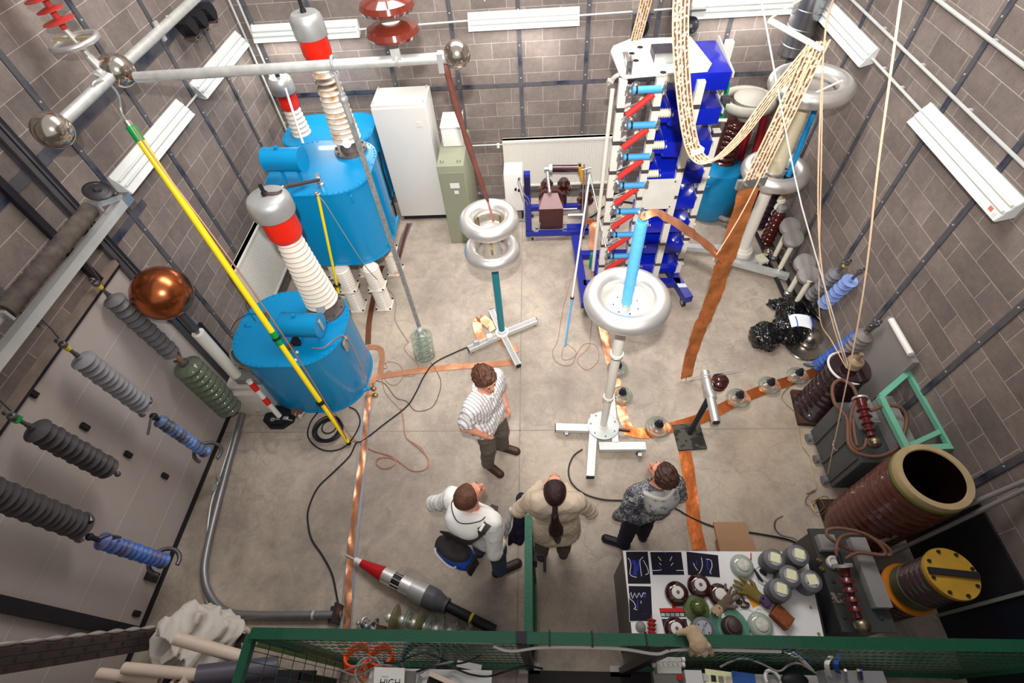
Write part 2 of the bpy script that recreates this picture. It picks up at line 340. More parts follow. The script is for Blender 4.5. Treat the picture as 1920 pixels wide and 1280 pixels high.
# metal straps bolted to the walls
strap = M('strap_steel', '66656a', .5, .4, .2, 3, c2='333c52', mix=(.5, .66)); galv = M('galvanised', 'b9babb', .38, .85, .12, 9)
bolt = M('bolt_zinc', 'cfcfcf', .4, .6)
tn = [1]
def strap_up(wl, u, z0, z1, w=.055):
    tn[0] += 1; g = G(); b = G(); t = .012
    if wl == 'b': g.lohi((u - w / 2, YB - t, z0), (u + w / 2, YB, z1)); c = lambda z: ((u, YB - t, z), (0, -1, 0))
    if wl == 'l': g.lohi((XL, u - w / 2, z0), (XL + t, u + w / 2, z1)); c = lambda z: ((XL + t, u, z), (1, 0, 0))
    if wl == 'r': g.lohi((XR - t, u - w / 2, z0), (XR, u + w / 2, z1)); c = lambda z: ((XR - t, u, z), (-1, 0, 0))
    z = z0 + .1
    while z < z1: p, n = c(z); b.lathe([(.009, 0), (.009, .004), (.004, .007)], p, n, 8); z += .42
    o = P('trim_%d' % tn[0], g, strap, kind='structure'); P('bolt', b, bolt, o, split=True)
def strap_flat(wl, u0, u1, z, w=.05):
    tn[0] += 1; g = G(); t = .008
    if wl == 'b': g.lohi((u0, YB - t, z - w / 2), (u1, YB, z + w / 2))
    if wl == 'l': g.lohi((XL, u0, z - w / 2), (XL + t, u1, z + w / 2))
    if wl == 'r': g.lohi((XR - t, u0, z - w / 2), (XR, u1, z + w / 2))
    P('trim_%d' % tn[0], g, strap, kind='structure')
for u in (-3.66, -2.86, -1.98, -1.08, -.21, .68, 1.56, 2.48, 3.38): strap_up('b', u, 1.0, 5.2)
for u in (3.73, 4.64, 5.49, 6.3): strap_up('l', u, 1.1 if u > 4 else .02, 5.2)
for u in (2.35, 3.22): strap_up('l', u, 2.45, 5.2)
for u in (6.05, 5.16, 4.28, 3.41, 2.48, 1.61, .75): strap_up('r', u, .05, 5.2)
strap_flat('b', XL, XR, 1.85); strap_flat('l', -1, YB, 3.2, .09); strap_flat('l', 3.22, 3.95, 2.38, .07)
# ---- sectional garage door
door = P('door_1', G().lohi((XL - .03, DY0, 0), (XL + .005, DY1, DZ)), M('door_cream', 'c6bbb4', .45, 0, .03, 2), kind='structure')
g = G()
for z in (.32, .82, 1.32, 1.84): g.lohi((XL + .004, DY0, z - .003), (XL + .0075, DY1, z + .003))
P('seam', g, M('door_seam', 'cfc6bf', .5), door)
for p in ((62, 737), (160, 800), (241, 852), (310, 892), (257, 1150)):
    c = atX(p[0], p[1], XL + .02); g = G(); g.rbox((XL + .018, c.y, c.z), (.03, .05, .085), .01); P('clip', g, M('black_plastic', '15131a', .35), door)
c = atX(285, 1080, XL + .02); P('clip', G().box((XL + .02, c.y, c.z), (.03, .09, .16)), MC['black_plastic'], door)
g = G(); g.lohi((XL + .005, DY0, 0), (XL + .035, DY1, .035)); P('seal', g, MC['black_plastic'], door)
steel = M('dull_steel', '6f6c6e', .4, .7, .15, 5); dark = M('dark_steel', '34323a', .45, .5, .15, 5)
tn[0] += 1; t = P('trim_%d' % tn[0], G().lohi((XL, DY1 - .01, 0), (XL + .05, DY1 + .035, 5.0)).lohi((XL, DY1 + .07, 0), (XL + .03, DY1 + .09, 5.0)), steel, kind='structure')
P('rail', G().lohi((XL, DY1 + .035, 0), (XL + .012, DY1 + .14, 4.9)), dark, t)
tn[0] += 1; P('trim_%d' % tn[0], G().lohi((XL, DY0, DZ), (XL + .05, DY1, DZ + .05)), M('old_timber', '8b7c70', .8, 0, .2, 8), kind='structure')
tn[0] += 1; P('trim_%d' % tn[0], G().lohi((XL, DY0, DZ - .035), (XL + .035, DY1, DZ)), dark, kind='structure')
tn[0] += 1; c = atX(20, 1150, XL); t = P('trim_%d' % tn[0], G().lohi((XL, .52, .0), (XL + .06, .62, 2.6)), dark, kind='structure')
tn[0] += 1; P('trim_%d' % tn[0], G().lohi((XL, 2.93, 2.3), (XL + .05, 2.99, 5.0)), dark, kind='structure')
# skirting plinths
for nm, lo, hi in (('baseboard_back', (XL, YB - .09, 0), (XR, YB, .1)), ('baseboard_left', (XL, 3.4, 0), (XL + .1, YB, .08)), ('baseboard_right', (XR - .09, 1.6, 0), (XR, YB, .08))):
    P(nm, G().lohi(lo, hi), M('plinth_paint', '6b625e', .6, 0, .1), kind='structure')
# dark steel doors low on the right wall
d2 = P('door_2', G().lohi((XR - .03, -.9, 0), (XR, .82, 2.2)), M('blue_black_paint', '101624', .5), kind='structure')
P('edge_strip', G().lohi((XR - .045, .8, 0), (XR, .825, 2.2)), M('strip_grey', '8c9088', .5), d2)
P('door_3', G().lohi((XR - .02, .83, 0), (XR, 1.5, 1.02)), M('black_rubber_sheet', '1b1a1d', .6, 0, .2, 4), kind='structure')
# ================================================================ tanks, bushings and the overhead bus
BLUE = M('tank_blue', '0488bf', .32, 0, .03, 2, coat=.12); CER = M('cream_porcelain', 'e6dccd', .25, 0, .04, 3, coat=.4)
CERS = M('stained_porcelain', 'e6dccd', .3, 0, c2='c9985f', mix=(.5, .68), scale=7, coat=.3)
ALU = M('aluminium', 'c9c9c9', .3, .9, .05, 4); ALUD = M('cast_aluminium', 'bcbcba', .42, .55, .1, 5); ALUB = M('brushed_aluminium', 'e6e4df', .36, .8, .04, 3)
RED = M('red_paint', 'e8240e', .35, 0, .05, 2, coat=.2); BLK_ = M('black_rubber', '17161c', .55, 0, .1); WHT = M('white_enamel', 'e9e6df', .35, 0, .02)
BRS = M('brass', '9c8350', .35, .8, .15, 12); COP = M('copper_foil', 'e8a078', .34, .75, .12, 5, bump=.3, bscale=9); COPW = M('copper_wire', 'b5806a', .45, .4)
BRN = M('brown_glaze', '3d1612', .12, 0, .1, 4, coat=.8); GRYC = M('grey_porcelain', '77737a', .35, 0, .05, coat=.2); STL = M('polished_steel', 'c8bfb2', .16, .95, .06, 2)
GALV = M('galv_pipe', 'd6d7d2', .42, .6, .12, 14); CAB = M('cabinet_grey', 'd3d0ca', .4, 0, .015, 2); OLV = M('olive_enamel', '8f917a', .4, 0, .03, 3)
WIRB = M('black_cable', '1c1b20', .5); WIRG = M('grey_cable', '8a8588', .5); YEL = M('yellow_pole', 'ffdf1c', .35, 0, .02); GRN = M('green_sleeve', '0a9440', .35, 0, .03)
def sheds(z0, z1, n, ri, ro, tip=.35, ro1=None, ri1=None, cup=0.0):
    """profile of a ribbed insulator body from z0 up to z1 (radii may taper)"""
    pr = []; p = (z1 - z0) / n
    for i in range(n):
        a = i / max(n - 1, 1); R = ro + ((ro1 if ro1 else ro) - ro) * a; r = ri + ((ri1 if ri1 else ri) - ri) * a; z = z0 + i * p
        pr += [(r, z), (r + (R - r) * .55, z + p * (.10 - cup)), (R, z + p * (.16 - cup)), (R, z + p * .28), (r + (R - r) * .5, z + p * (.28 + tip)), (r, z + p * .8)]
    pr.append((pr[-1][0], z1)); return pr
def bushing(x, y, z0, zp, zr, zc, zt, rs, lab, mat=CER, tip=0.0, n=15, base=True):
    """porcelain z0..zp, red band zp..zr, aluminium cap zr..zc"""
    t = T('bushing', lab, 'bushing', (x, y, z0)); rb, rt, rr, rc = rs
    if base:
        P('flange', G().lathe([(rb + .03, 0), (rb + .03, .035), (rb * .72, .04), (rb * .6, .12), (rb * .78, .13), (rb * .78, .16)], (x, y, z0), n=28), M('flange_brown_grey', '746a63', .45, .4, .1), t)
        b = G()
        for i in range(8): q = i * math.pi / 4; b.cyl((x + (rb + .005) * math.cos(q), y + (rb + .005) * math.sin(q), z0 + .035), (x + (rb + .005) * math.cos(q), y + (rb + .005) * math.sin(q), z0 + .055), .014, n=6)
        P('bolt', b, steel, t, split=True)
        P('gauge', G().cyl((x + .02, y - .10, z0 + .16), (x + .05, y - .18, z0 + .20), .05, n=18), ALUD, t)
    zz = z0 + (.16 if base else 0)
    P('porcelain', G().lathe(sheds(zz, zp, n, rb * .68, rb, ro1=rt, ri1=rt * .72), (x, y, 0), n=36), mat, t)
    P('band', G().lathe([(rr * .85, zp - .01), (rr * .97, zp + .03), (rr, zp + .06), (rr, zr + .01)], (x, y, 0), n=40), RED, t)
    P('cap', G().lathe([(rr * .9, zr), (rc * .97, zr + .005), (rc, zr + .03), (rc, zc - .07), (rc * .93, zc - .025), (rc * .78, zc), (.02, zc + .004)], (x, y, 0), n=40), ALUD, t)
    if zt: P('terminal', G().lathe([(.03, zc), (.03, zc + .03), (.018, zc + .035), (.018, zt)], (x, y, 0), n=12), BLK_, t)
    return t
def tank(name, lab, cx, cy, w, d, z0, z1, rad):
    t = T(name, lab, 'tank', (cx, cy, z0)); pt = rrect(w, d, rad, 10); f = lambda k: [(cx + a * k, cy + b * k) for a, b in pt]
    P('shell', G().prism(f(.97), z0, z1), BLUE, t); P('lid', G().prism(f(1.0), z1 - .012, z1 + .012), BLUE, t); P('base_rim', G().prism(f(.99), z0, z0 + .03), BLUE, t)
    b = G()
    for i in range(0, len(pt)):
        for s in (0, .5):
            a, c = pt[i], pt[(i + 1) % len(pt)]
            if s and math.hypot(a[0] - c[0], a[1] - c[1]) < .2: continue
            b.cyl((cx + (a[0] + (c[0] - a[0]) * s) * .965, cy + (a[1] + (c[1] - a[1]) * s) * .965, z1 + .01), (cx + (a[0] + (c[0] - a[0]) * s) * .965, cy + (a[1] + (c[1] - a[1]) * s) * .965, z1 + .022), .009, n=6)
    P('bolt', b, BLUE, t, split=True); return t
def conservator(t, p0, p1, r, z, gauge=None):
    a, b = Vector(p0), Vector(p1); d = (b - a).normalized()
    c = P('conservator', G().lathe([(r * .2, -.03), (r * .75, -.022), (r, 0), (r + .006, .006), (r + .006, .014), (r, .016), (r, (b - a).length - .012), (r + .008, (b - a).length - .01), (r + .008, (b - a).length), (.01, (b - a).length + .002)], a, d, 36), BLUE, t)
    m = (a + b) / 2; P('filler_plug', G().cyl(m + Vector((-.03, 0, r - .01)), m + Vector((-.03, 0, r + .035)), .022, n=12), BLUE, c)
    g = G()
    for k in (.3, .75): q = a + (b - a) * k; g.bar((q.x, q.y - .05, z), (q.x, q.y, q.z - r + .01), .03, .03)
    P('bracket', g, BLUE, t, split=True)
    if gauge: P('level_gauge', G().rbox(b + d * .008, (.014, .045, .14), .02), ALUD, c)
t1 = tank('oil_tank', 'blue oil tank standing on the floor with its round conservator drum on top', -2.80, 3.47, 1.26, 1.10, 0, .99, .46)
conservator(t1, at(530, 607, 1.27), at(601, 609, 1.27), .125, 1.0, True)
P('name_plate', G().box(at(648, 645, .86) + Vector((.0, -.0, 0)), (.02, .12, .13), rz=.25), M('plate_tan', 'b09a80', .5), t1)
P('lifting_eye', G().tor(at(612, 605, 1.0), .035, .007, (0, 1, 0)), BLUE, t1); P('lifting_eye', G().tor(at(465, 612, 1.0), .035, .007, (0, 1, 0)), BLUE, t1)
P('drain_valve', G().cyl(at(682, 731, .12), at(690, 728, .12), .025).sph(at(690, 728, .12), .03), BLUE, t1)
P('terminal_block', G().rbox(at(556, 640, 1.04), (.10, .09, .06), .01), BLK_, t1); P('terminal_block', G().rbox(at(540, 652, 1.03), (.05, .12, .04), .01, rz=-.5), BRS, t1)
P('terminal_block', G().rbox(at(499, 595, 1.03), (.05, .14, .04), .01, rz=.4), BRS, t1)
t2 = tank('oil_tank', 'blue oil tank raised on cream ribbed insulator legs', -2.585, 5.24, 1.26, 1.14, .78, 1.86, .42)
conservator(t2, at(498, 299, 2.16), at(568, 299, 2.16), .13, 1.88)
P('side_rib', G().lohi((-1.985, 5.2, .8), (-1.95, 5.24, 1.8)).lohi((-1.985, 4.95, .8), (-1.96, 5.6, .83)), BLUE, t2)
P('lifting_lug', G().box(at(660, 372, 1.78), (.02, .05, .08)), BLUE, t2)
P('valve', G().lathe([(.04, 0), (.04, .05), (.025, .06), (.025, .12), (.035, .13), (.035, .16)], at(604, 350, 1.87), n=14), ALU, t2)
P('copper_pipe', G().tube([at(585, 652, 1.03), at(606, 652, 1.04), at(625, 638, 1.06), at(643, 629, 1.1), at(650, 636, 1.08), (-2.15, 3.35, .95), (-2.13, 3.3, .6), (-2.12, 3.22, .3)], .009, 8, smooth=5), M('pinkish_pipe', 'b49a98', .35, .5), t1)
for q_ in ([(500, 598, 1.05), (485, 575, 1.12), (470, 560, 1.15), (462, 575, 1.08), (480, 602, 1.0)], [(505, 606, 1.02), (475, 588, 1.1), (445, 600, 1.1), (432, 620, 1.0)]): P('thin_lead', G().tube([at(*p_) for p_ in q_], .004, 6, smooth=5), BLK_, t1)
P('small_clamp', G().sph(at(557, 660, 1.02), .018, n=10, m=7).sph(at(554, 675, 1.02), .018, n=10, m=7), WHT, t1, split=True)
# the third tank behind it
t3 = tank('oil_tank', 'blue tank half hidden behind the raised tank, below the rear red capped bushing', -2.9, 6.52, 1.26, .86, .5, 1.62, .3)
P('filler_plug', G().cyl((-2.7, 6.3, 1.63), (-2.7, 6.3, 1.68), .03), BLUE, t3)
# ribbed porcelain legs
for i, (px, py, nm) in enumerate(((672, 575, 'front outer'), (722, 572, 'front'), (652, 548, 'wall side'), (742, 508, 'stained cabinet side'), (690, 510, 'middle rear'))):
    b = at(px, py, 0); t = T('post_insulator', 'cream ribbed porcelain post under the raised blue tank, the %s one' % nm, 'insulator', b, 'cream posts under the raised tank')
    for k in (0, 1):
        z = k * .39
        P('flange', G().rbox((b.x, b.y, z + .0125), (.235, .235, .025), .03), CER, t); P('body', G().lathe(sheds(z + .02, z + .38, 9, .085, .108), (b.x, b.y, 0), n=28), CERS if 'stained' in nm else CER, t)
        g = G()
        for sx in (-1, 1):
            for sy in (-1, 1): g.cyl((b.x + sx * .098, b.y + sy * .098, z + .025), (b.x + sx * .098, b.y + sy * .098, z + .035), .014, n=8)
        P('bolt', g, BLK_, t, split=True)
bushing(-2.46, 3.72, 1.0, 2.10, 2.37, 2.57, 2.68, (.185, .13, .165, .2), 'cream porcelain bushing with red band and aluminium cap on the front blue tank')
bushing(-2.3, 5.56, 1.87, 2.96, 3.16, 3.38, 3.62, (.17, .125, .15, .165), 'stained porcelain bushing with red band and cap, tallest, on the raised tank', CERS)
bushing(-3.28, 6.45, 1.5, 2.0, 2.2, 2.4, 2.5, (.14, .115, .125, .15), 'smaller porcelain bushing with red band in the far tank corner', n=8, base=False)
# elbow lead from the front bushing to the valve
t = T('rubber_lead', 'thick dark rubber lead bent from the front bushing cap to the raised tank', 'cable', at(522, 375, 2.6))
P('lead', G().tube([(-2.46, 3.72, 2.58), atY(525, 362, 3.75), atY(536, 350, 3.95), atY(560, 345, 4.3), at(597, 337, 2.05)], .02, 10, smooth=5), M('brown_rubber', '4a3a36', .6), t)
P('clip', G().tor(atY(533, 353, 3.88), .022, .008, (1, .6, .3)), WHT, t); P('red_cap', G().cyl(atY(508, 365, 3.74), atY(513, 374, 3.74), .014), RED, t)
P('clamp', G().lathe([(.03, 0), (.03, .05), (.02, .06)], at(598, 340, 2.0), n=10), ALUD, t)
# grey earthing pipe of the rear bushing and little loops
t = T('earthing_pipe', 'thin pale pipe hanging from the rear red capped bushing', 'pipe', atY(535, 165, 6.3)); P('pipe', G().tube([atY(530, 150, 6.4), atY(571, 277, 5.9)], .016, 10), WHT, t); P('tip', G().tube([atY(571, 277, 5.9), atY(577, 292, 5.8)], .013, 8), BLK_, t)
# yellow thin pole leaning by the raised tank
t = T('earthing_stick', 'slim yellow stick with a black guard between the two blue tanks', 'pole', at(637, 548, .3))
a, b = atY(596, 366, 4.62), atY(632, 536, 4.5); c = b + (b - a) * .09; P('rod', G().cyl(a, b, .017), YEL, t); P('guard', G().lathe([(.03, 0), (.05, .015), (.03, .03)], b, (a - b), 16), BLK_, t); P('grip', G().cyl(b, c, .02), YEL, t)
P('clamp', G().tor(a + Vector((0, 0, .02)), .025, .012), ALU, t); P('lead', G().tube([a, atY(612, 385, 4.58), atY(640, 430, 4.55), atY(690, 505, 4.5), at(735, 550, .1), at(742, 570, .02), at(741, 600, .01), at(765, 640, .01)], .006, 6, smooth=4), WIRG, t)
# ---------------- overhead bus of galvanised tube
BY, BZ, BX = 4.1, 3.5, -3.43
t = T('bus_pipe', 'long galvanised tube crossing the hall above the tanks, ending in one steel ball', 'pipe', (-.62, BY, BZ))
e0, e1 = atY(255, 145, BY), atY(838, 108, BY); P('tube', G().cyl(e0, e1, .04, n=24), GALV, t); P('collar', G().cyl(atY(832, 108, BY), atY(840, 107, BY), .045), ALUD, t); P('bracket', G().box(atY(827, 116, BY), (.045, .08, .14)), ALUD, t)
P('ball', G().sph(atY(857, 102, BY), .105, n=32, m=20), STL, t)
P('rusty_stub', G().cyl(e0 + Vector((-.05, 0, 0)), e0 + Vector((.02, 0, 0)), .018), M('rust', '6d3a28', .8), t)
t = T('bus_pipe', 'galvanised tube running along the door side wall between two steel balls and the corner', 'pipe', (BX, BY, BZ))
A = atX(98, 243, BX); B = atX(220, 132, BX); C = atX(385, -25, BX); A.z = B.z = C.z = B.z
P('tube', G().cyl(A, C, .042, n=24), GALV, t); P('ball', G().sph(B, .13, n=32, m=20), STL, t); P('ball', G().sph(A, .125, n=32, m=20), STL, t); P('clamp', G().box(B + (C - B) * .42, (.02, .05, .16)), GALV, t)
P('joint', G().box(B + Vector((-.03, -.1, .02)), (.1, .16, .03), rot=Matrix.Rotation(.5, 3, 'Y')).cyl(B + Vector((-.05, -.16, .04)), B + Vector((-.05, -.1, .04)), .03), GALV, t)
# red hanging insulator with its grading ring
q = [atY(x, y, 4.1) for x, y in ((188, 128), (165, 105), (140, 78), (122, 55), (115, 45), (68, -25))]; ax = q[5] - q[0]
t = T('hanging_insulator', 'red rubber insulator with disc sheds and bright ring, hanging in the upper corner', 'insulator', q[0])
P('shank', G().cyl(q[0], q[3], .022).cyl(q[0], q[1], .035), GALV, t); P('tie_rod', G().cyl(q[5], (q[5].x, q[5].y, 6.85), .012), GALV, t); P('core', G().cyl(q[3], q[5], .022), M('red_rubber', 'c8403a', .45), t)
g = G()
for k in range(7):
    c = q[4] + ax.normalized() * (.01 + k * .075); R = .115 - .02 * (k % 2); g.lathe([(.02, -.004), (R, .008), (R, .014), (.03, .03)], c, ax, 28)
P('shed', g, MC['red_rubber'], t, split=True); P('ring', G().tor(q[2], .165, .023, ax + Vector((0, 0, .3)), n=44, m=12), ALUB, t); P('arm', G().bar(q[2] + Vector((-.15, 0, .02)), q[2] + Vector((.15, 0, .02)), .02, .02), M('brass_light', 'c9b98c', .4, .5), t)
# brown disc insulators
t = T('hanging_insulator', 'string of big brown glazed discs with a white cap, hanging over the bus', 'insulator', (-1.08, BY, 3.56))
P('clamp', G().tube([(-1.08, BY - .045, 3.53), (-1.08, BY - .05, 3.49), (-1.08, BY, 3.45), (-1.08, BY + .05, 3.49), (-1.08, BY + .045, 3.55)], .012, 6, smooth=3).box((-1.08, BY - .03, 3.58), (.075, .012, .16)).cyl((-1.08, BY - .05, 3.62), (-1.08, BY + .05, 3.62), .018), GALV, t)
P('tie_rod', G().cyl((-1.07, BY, 3.98), (-1.07, BY, 6.85), .014), GALV, t)
for z in (3.69, 3.86):
    P('disc', G().lathe([(.05, .01), (.14, -.02), (.19, -.015), (.205, .01), (.19, .045), (.13, .075), (.06, .085)], (-1.07, BY, z), n=40), M('brown_disc_glaze', '6b2a1f', .12, 0, .15, 3, coat=1.0), t); P('cap', G().lathe([(.075, .08), (.078, .14), (.05, .16), (.03, .17)], (-1.07, BY, z), n=24), M('plaster_cap', 'e8e2da', .8), t)
# rod carrying the glass string
t = T('drop_rod', 'long galvanised flat rod dropping from the bus to the pale glass insulator', 'rod', (-1.6, BY, 3.45)); a, b = atY(626, 132, BY), at(786, 612, .44)
P('rod', G().bar(a + (b - a) * .12, b, .042, .03), M('zinc_spangle', 'a9abaa', .45, .6, .25, 30), t); P('link', G().tor(a + Vector((0, 0, -.02)), .03, .012, (0, 1, 0)).cyl(a, a + (b - a) * .06, .016).sph(a + (b - a) * .075, .04, n=12, m=8).cyl(a + (b - a) * .06, a + (b - a) * .14, .03, .022), ALUD, t)
P('band', G().tor(atY(625, 118, BY), .046, .012, (1, 0, 0)), ALUD, t)
GLS = M('green_glass', 'eef7ef', .05, 0, .0, trans=.92, ior=1.22, coat=.5); GLSG = M('olive_glass', 'b9c79a', .06, 0, 0, trans=.8, ior=1.35); GLST = M('teal_glass', '9fdac8', .05, 0, 0, trans=.8, ior=1.35)
DISC = [(.035, .055), (.05, .05), (.09, .032), (.12, .008), (.127, -.005), (.12, -.006), (.105, .0), (.1, -.02), (.092, -.02), (.088, .006), (.072, .01), (.068, -.018), (.06, -.018), (.056, .014), (.04, .02)]
def disc_string(t, p0, ax, n, pitch, k, gmat, cmat, rims=None):
    ax = Vector(ax).normalized(); p0 = Vector(p0)
    for i in range(n):
        c = p0 + ax * i * pitch; P('glass_disc', G().lathe([(r * k, z * k) for r, z in DISC], c, ax, 32), gmat[i % len(gmat)] if isinstance(gmat, list) else gmat, t)
        P('cap', G().lathe([(.02 * k, -.03 * k), (.03 * k, .0), (.036 * k, .04 * k), (.045 * k, .055 * k), (.043 * k, .08 * k), (.03 * k, .1 * k), (.012 * k, .105 * k)], c, ax, 18), cmat, t)
b0 = at(797, 668, .02); t = T('glass_insulator', 'string of pale green glass discs standing on the floor under the drop rod', 'insulator', b0); disc_string(t, b0 + Vector((0, 0, .03)), at(788, 622, .42) - b0 - Vector((0, 0, .03)), 5, .082, 1.08, GLS, GALV)
# braided brown lead down to the double ring
t = T('braided_lead', 'brown heat-shrunk lead running from the bus end ball down into the double ring', 'cable', atY(838, 115, BY))
p = [atY(835, 120, BY), atY(845, 160, 4.12), atY(868, 240, 4.12), atY(893, 315, 4.1), at(915, 378, 2.15)]
P('sleeve', G().tube(p, [.014, .03, .026, .026, .03, .03, .022, .03, .026, .024, .028, .02, .014], 10, smooth=3), M('brown_shrink', '6e4036', .5, 0, .15, 10), t); P('core', G().tube([p[3], p[4], at(925, 415, 1.9)], .012, 8, smooth=2), COPW, t)
# ---------------- yellow operating pole with hook
t = T('operating_pole', 'long yellow pole with green sleeves leaning across the front blue tank', 'pole', at(655, 832, .02))
f0 = at(655, 832, .03); f5 = atX(244, 236, -3.25); f1, f2, f3, f4 = [online(f0, f5, *p) for p in ((600, 755), (527, 645), (510, 622), (264, 264))]
P('foot', G().cyl(f0, f0 + (f1 - f0) * .05, .026), BLK_, t); P('rod', G().cyl(f0, f1, .022), YEL, t); P('rod', G().cyl(f1, f2, .027), YEL, t); P('sleeve', G().cyl(f2, f3, .034), GRN, t); P('rod', G().cyl(f3, f4, .03), YEL, t); P('sleeve', G().cyl(f4, f5, .036), GRN, t)
d = (f2 - f1).normalized(); P('guard', G().cyl(f1 - d * .02, f1 + d * .02, .045).cyl(f2 + (f3 - f2) * .4, f2 + (f3 - f2) * .55, .042), BLK_, t)
P('hook', G().tube([f5, atX(228, 212, -3.5), atX(222, 180, -3.46), atX(205, 157, -3.43), atX(187, 151, -3.4), atX(175, 156, -3.4), atX(174, 166, -3.42)], .011, 10, smooth=6), ALUB, t); P('tip', G().cyl(f5, f5 + (f5 - f4).normalized() * .04, .026), ALU, t)
P('lead', G().tube([f5 + Vector((.02, 0, .02))] + [f0 + (f5 - f0) * s_ + Vector((.05 + .09 * math.sin(math.pi * s_), -.06, 0)) for s_ in (.93, .8, .6, .4, .25, .12, .05)] + [at(650, 822, .02), at(675, 832, .01), at(700, 845, .01), at(735, 856, .01), at(740, 870, .01), at(720, 878, .01), at(706, 870, .01), at(710, 858, .01), at(740, 860, .01), at(772, 882, .01), at(800, 878, .01), at(803, 860, .01), at(785, 840, .01), at(762, 820, .01), at(757, 790, .01), at(752, 765, .01)], .007, 6, smooth=4), COPW, t)
t = T('power_cable', 'black cables hanging between the raised tank and the tall grey cabinet', 'cable', (-1.93, 5.9, 0))
for k_ in range(3): P('cable', G().tube([atY(708 + k_ * 2, 285, 6.45), atY(715 + k_ * 2, 320, 6.4), atY(725 + k_ * 2, 350, 6.4), atY(735 + k_, 378, 6.4), at(741 + k_, 398 + 3 * k_, .01), at(733, 402, .01)], .009, 8, smooth=5), BLK_, t)
# ---------------- cabinets
t = T('electrical_cabinet', 'tall light grey steel cabinet against the back wall', 'cabinet', (-1.86, 6.76, 0))
P('body', G().rbox((-1.86, 6.775, 1.02), (.75, .5, 1.82), .012), CAB, t); P('door', G().rbox((-1.86, 6.515, 1.0), (.745, .03, 1.78), .006), CAB, t); P('plinth', G().lohi((-2.22, 6.56, 0), (-1.5, 6.98, .11)), BLK_, t)
g = G()
for sx in (-.34, .34):
    for y in (6.57, 6.98): g.tor((-1.86 + sx, y, 1.945), .018, .005, (1, 0, 0), 14, 6)
P('lifting_eye', g, ALUD, t, split=True); P('label', G().box((-1.62, 6.497, 1.66), (.07, .004, .075)), WHT, t)
t = T('electrical_cabinet', 'narrow olive green steel cabinet beside the tall grey one', 'cabinet', (-1.18, 6.4, 0))
P('body', G().rbox((-1.185, 6.39, .68), (.37, .92, 1.36), .01), OLV, t); P('front_panel', G().box((-1.185, 5.925, .66), (.34, .012, 1.2)), OLV, t)
P('lifting_eye', G().tor((-1.30, 6.02, 1.375), .022, .008, (0, 1, .3), 16, 6).tor((-1.07, 6.02, 1.375), .022, .008, (0, 1, .3), 16, 6), ALU, t, split=True); P('label', G().box((-1.16, 5.916, 1.06), (.13, .004, .08)).box((-1.15, 5.916, .95), (.06, .004, .05)), WHT, t)
t = T('control_box', 'white two-tone box sitting on the olive cabinet', 'box', (-1.18, 6.62, 1.36)); P('body', G().rbox((-1.18, 6.6, 1.5), (.28, .4, .27), .01), WHT, t); P('lid', G().rbox((-1.18, 6.6, 1.645), (.29, .41, .02), .01), WHT, t); P('foot', G().lohi((-1.3, 6.42, 1.36), (-1.06, 6.78, 1.37)), BLK_, t)
# ================================================================ stands, impulse generator, ropes and copper strips
CREAM = M('cream_tube', 'ece7da', .3, 0, .02, 3, coat=.2); NAVY = M('navy_paint', '14208c', .3, 0, .04, 3, coat=.3); NAVC = M('blue_plastic', '0d22b4', .2, 0, .03, 3, coat=.5)
LBL = M('light_blue_resin', '4da6e0', .35, 0, .03, 6); RSN = M('red_resin', 'dd3b36', .35, 0, .03, 6); GRR = M('green_resin', '0f8a5e', .35, 0, .03); TEAL = M('teal_tube', '0a7f8f', .35, 0, .03); IVY = M('ivory_insulator', 'eee9d2', .4, 0, .02)
def stand_caster(t, x, y, z=.10, r=.045, a=0.0):
    c = P('caster', G().bar((x, y, z + .01), (x, y, z - .02), .04, .04).bar((x + .02 * math.sin(a), y + .02, z - .01), (x + .02 * math.sin(a), y + .03, r), .035, .01), ALUD, t)
    d = Vector((math.cos(a), math.sin(a), 0)) * .014; p = Vector((x, y + .02, r)); P('wheel', G().cyl(p - d, p + d, r, n=20), BLK_, c); P('hub', G().cyl(p - d * 1.15, p + d * 1.15, r * .55, n=16), ALU, c)
FR_ = M('rail_aluminium', 'd9dad6', .4, .35, .04, 8)
# ---- double ring stand on a teal tube
x, y = -.505, 4.04; t = T('ring_electrode', 'two aluminium rings stacked on a teal tube with an X-shaped aluminium foot', 'electrode', (x, y, 0))
P('tube', G().cyl((x, y, .14), (x, y, 1.45), .042, n=28), TEAL, t)
for z, R in ((1.55, .228), (1.95, .228)): P('ring', G().tor((x, y, z), R, .078, n=56, m=22), ALUB, t)
P('cup', G().lathe([(.05, 1.44), (.11, 1.5), (.11, 1.52), (.09, 1.56), (.09, 1.72), (.15, 1.8), (.15, 1.83), (.02, 1.85)], (x, y, 0), n=32), ALUB, t)
for a in (.6, 2.7, 4.8): P('strut', G().bar((x + .13 * math.cos(a), y + .13 * math.sin(a), 1.6), (x + .13 * math.cos(a), y + .13 * math.sin(a), 1.95), .022, .012), BRS, t)
P('collar', G().lathe([(.088, .1), (.088, .12), (.06, .125), (.06, .165), (.045, .17)], (x, y, 0), n=28), WHT, t)
for (px, py) in ((878, 653), (1006, 598), (921, 580), (972, 683)):
    e = at(px, py, .10); d = (Vector((e.x - x, e.y - y, 0))).normalized(); s = Vector((x, y, .07)) + d * .05; e.z = .07
    f = P('foot_rail', G().bar(s, e, .08, .062), FR_, t); n = Vector((-d.y, d.x, 0))
    for k in (-.016, 0, .016): P('groove', G().bar(s + n * k + Vector((0, 0, .0315)), e + n * k + Vector((0, 0, .0315)), .005, .002), steel, f)
    P('end_cap', G().bar(e, e + d * .008, .064, .064), BLK_, f); P('glide', G().cyl((e - d * .04) + Vector((0, 0, -.035)), (e.x - d.x * .04, e.y - d.y * .04, 0), .018, .024, n=14), BLK_, f)
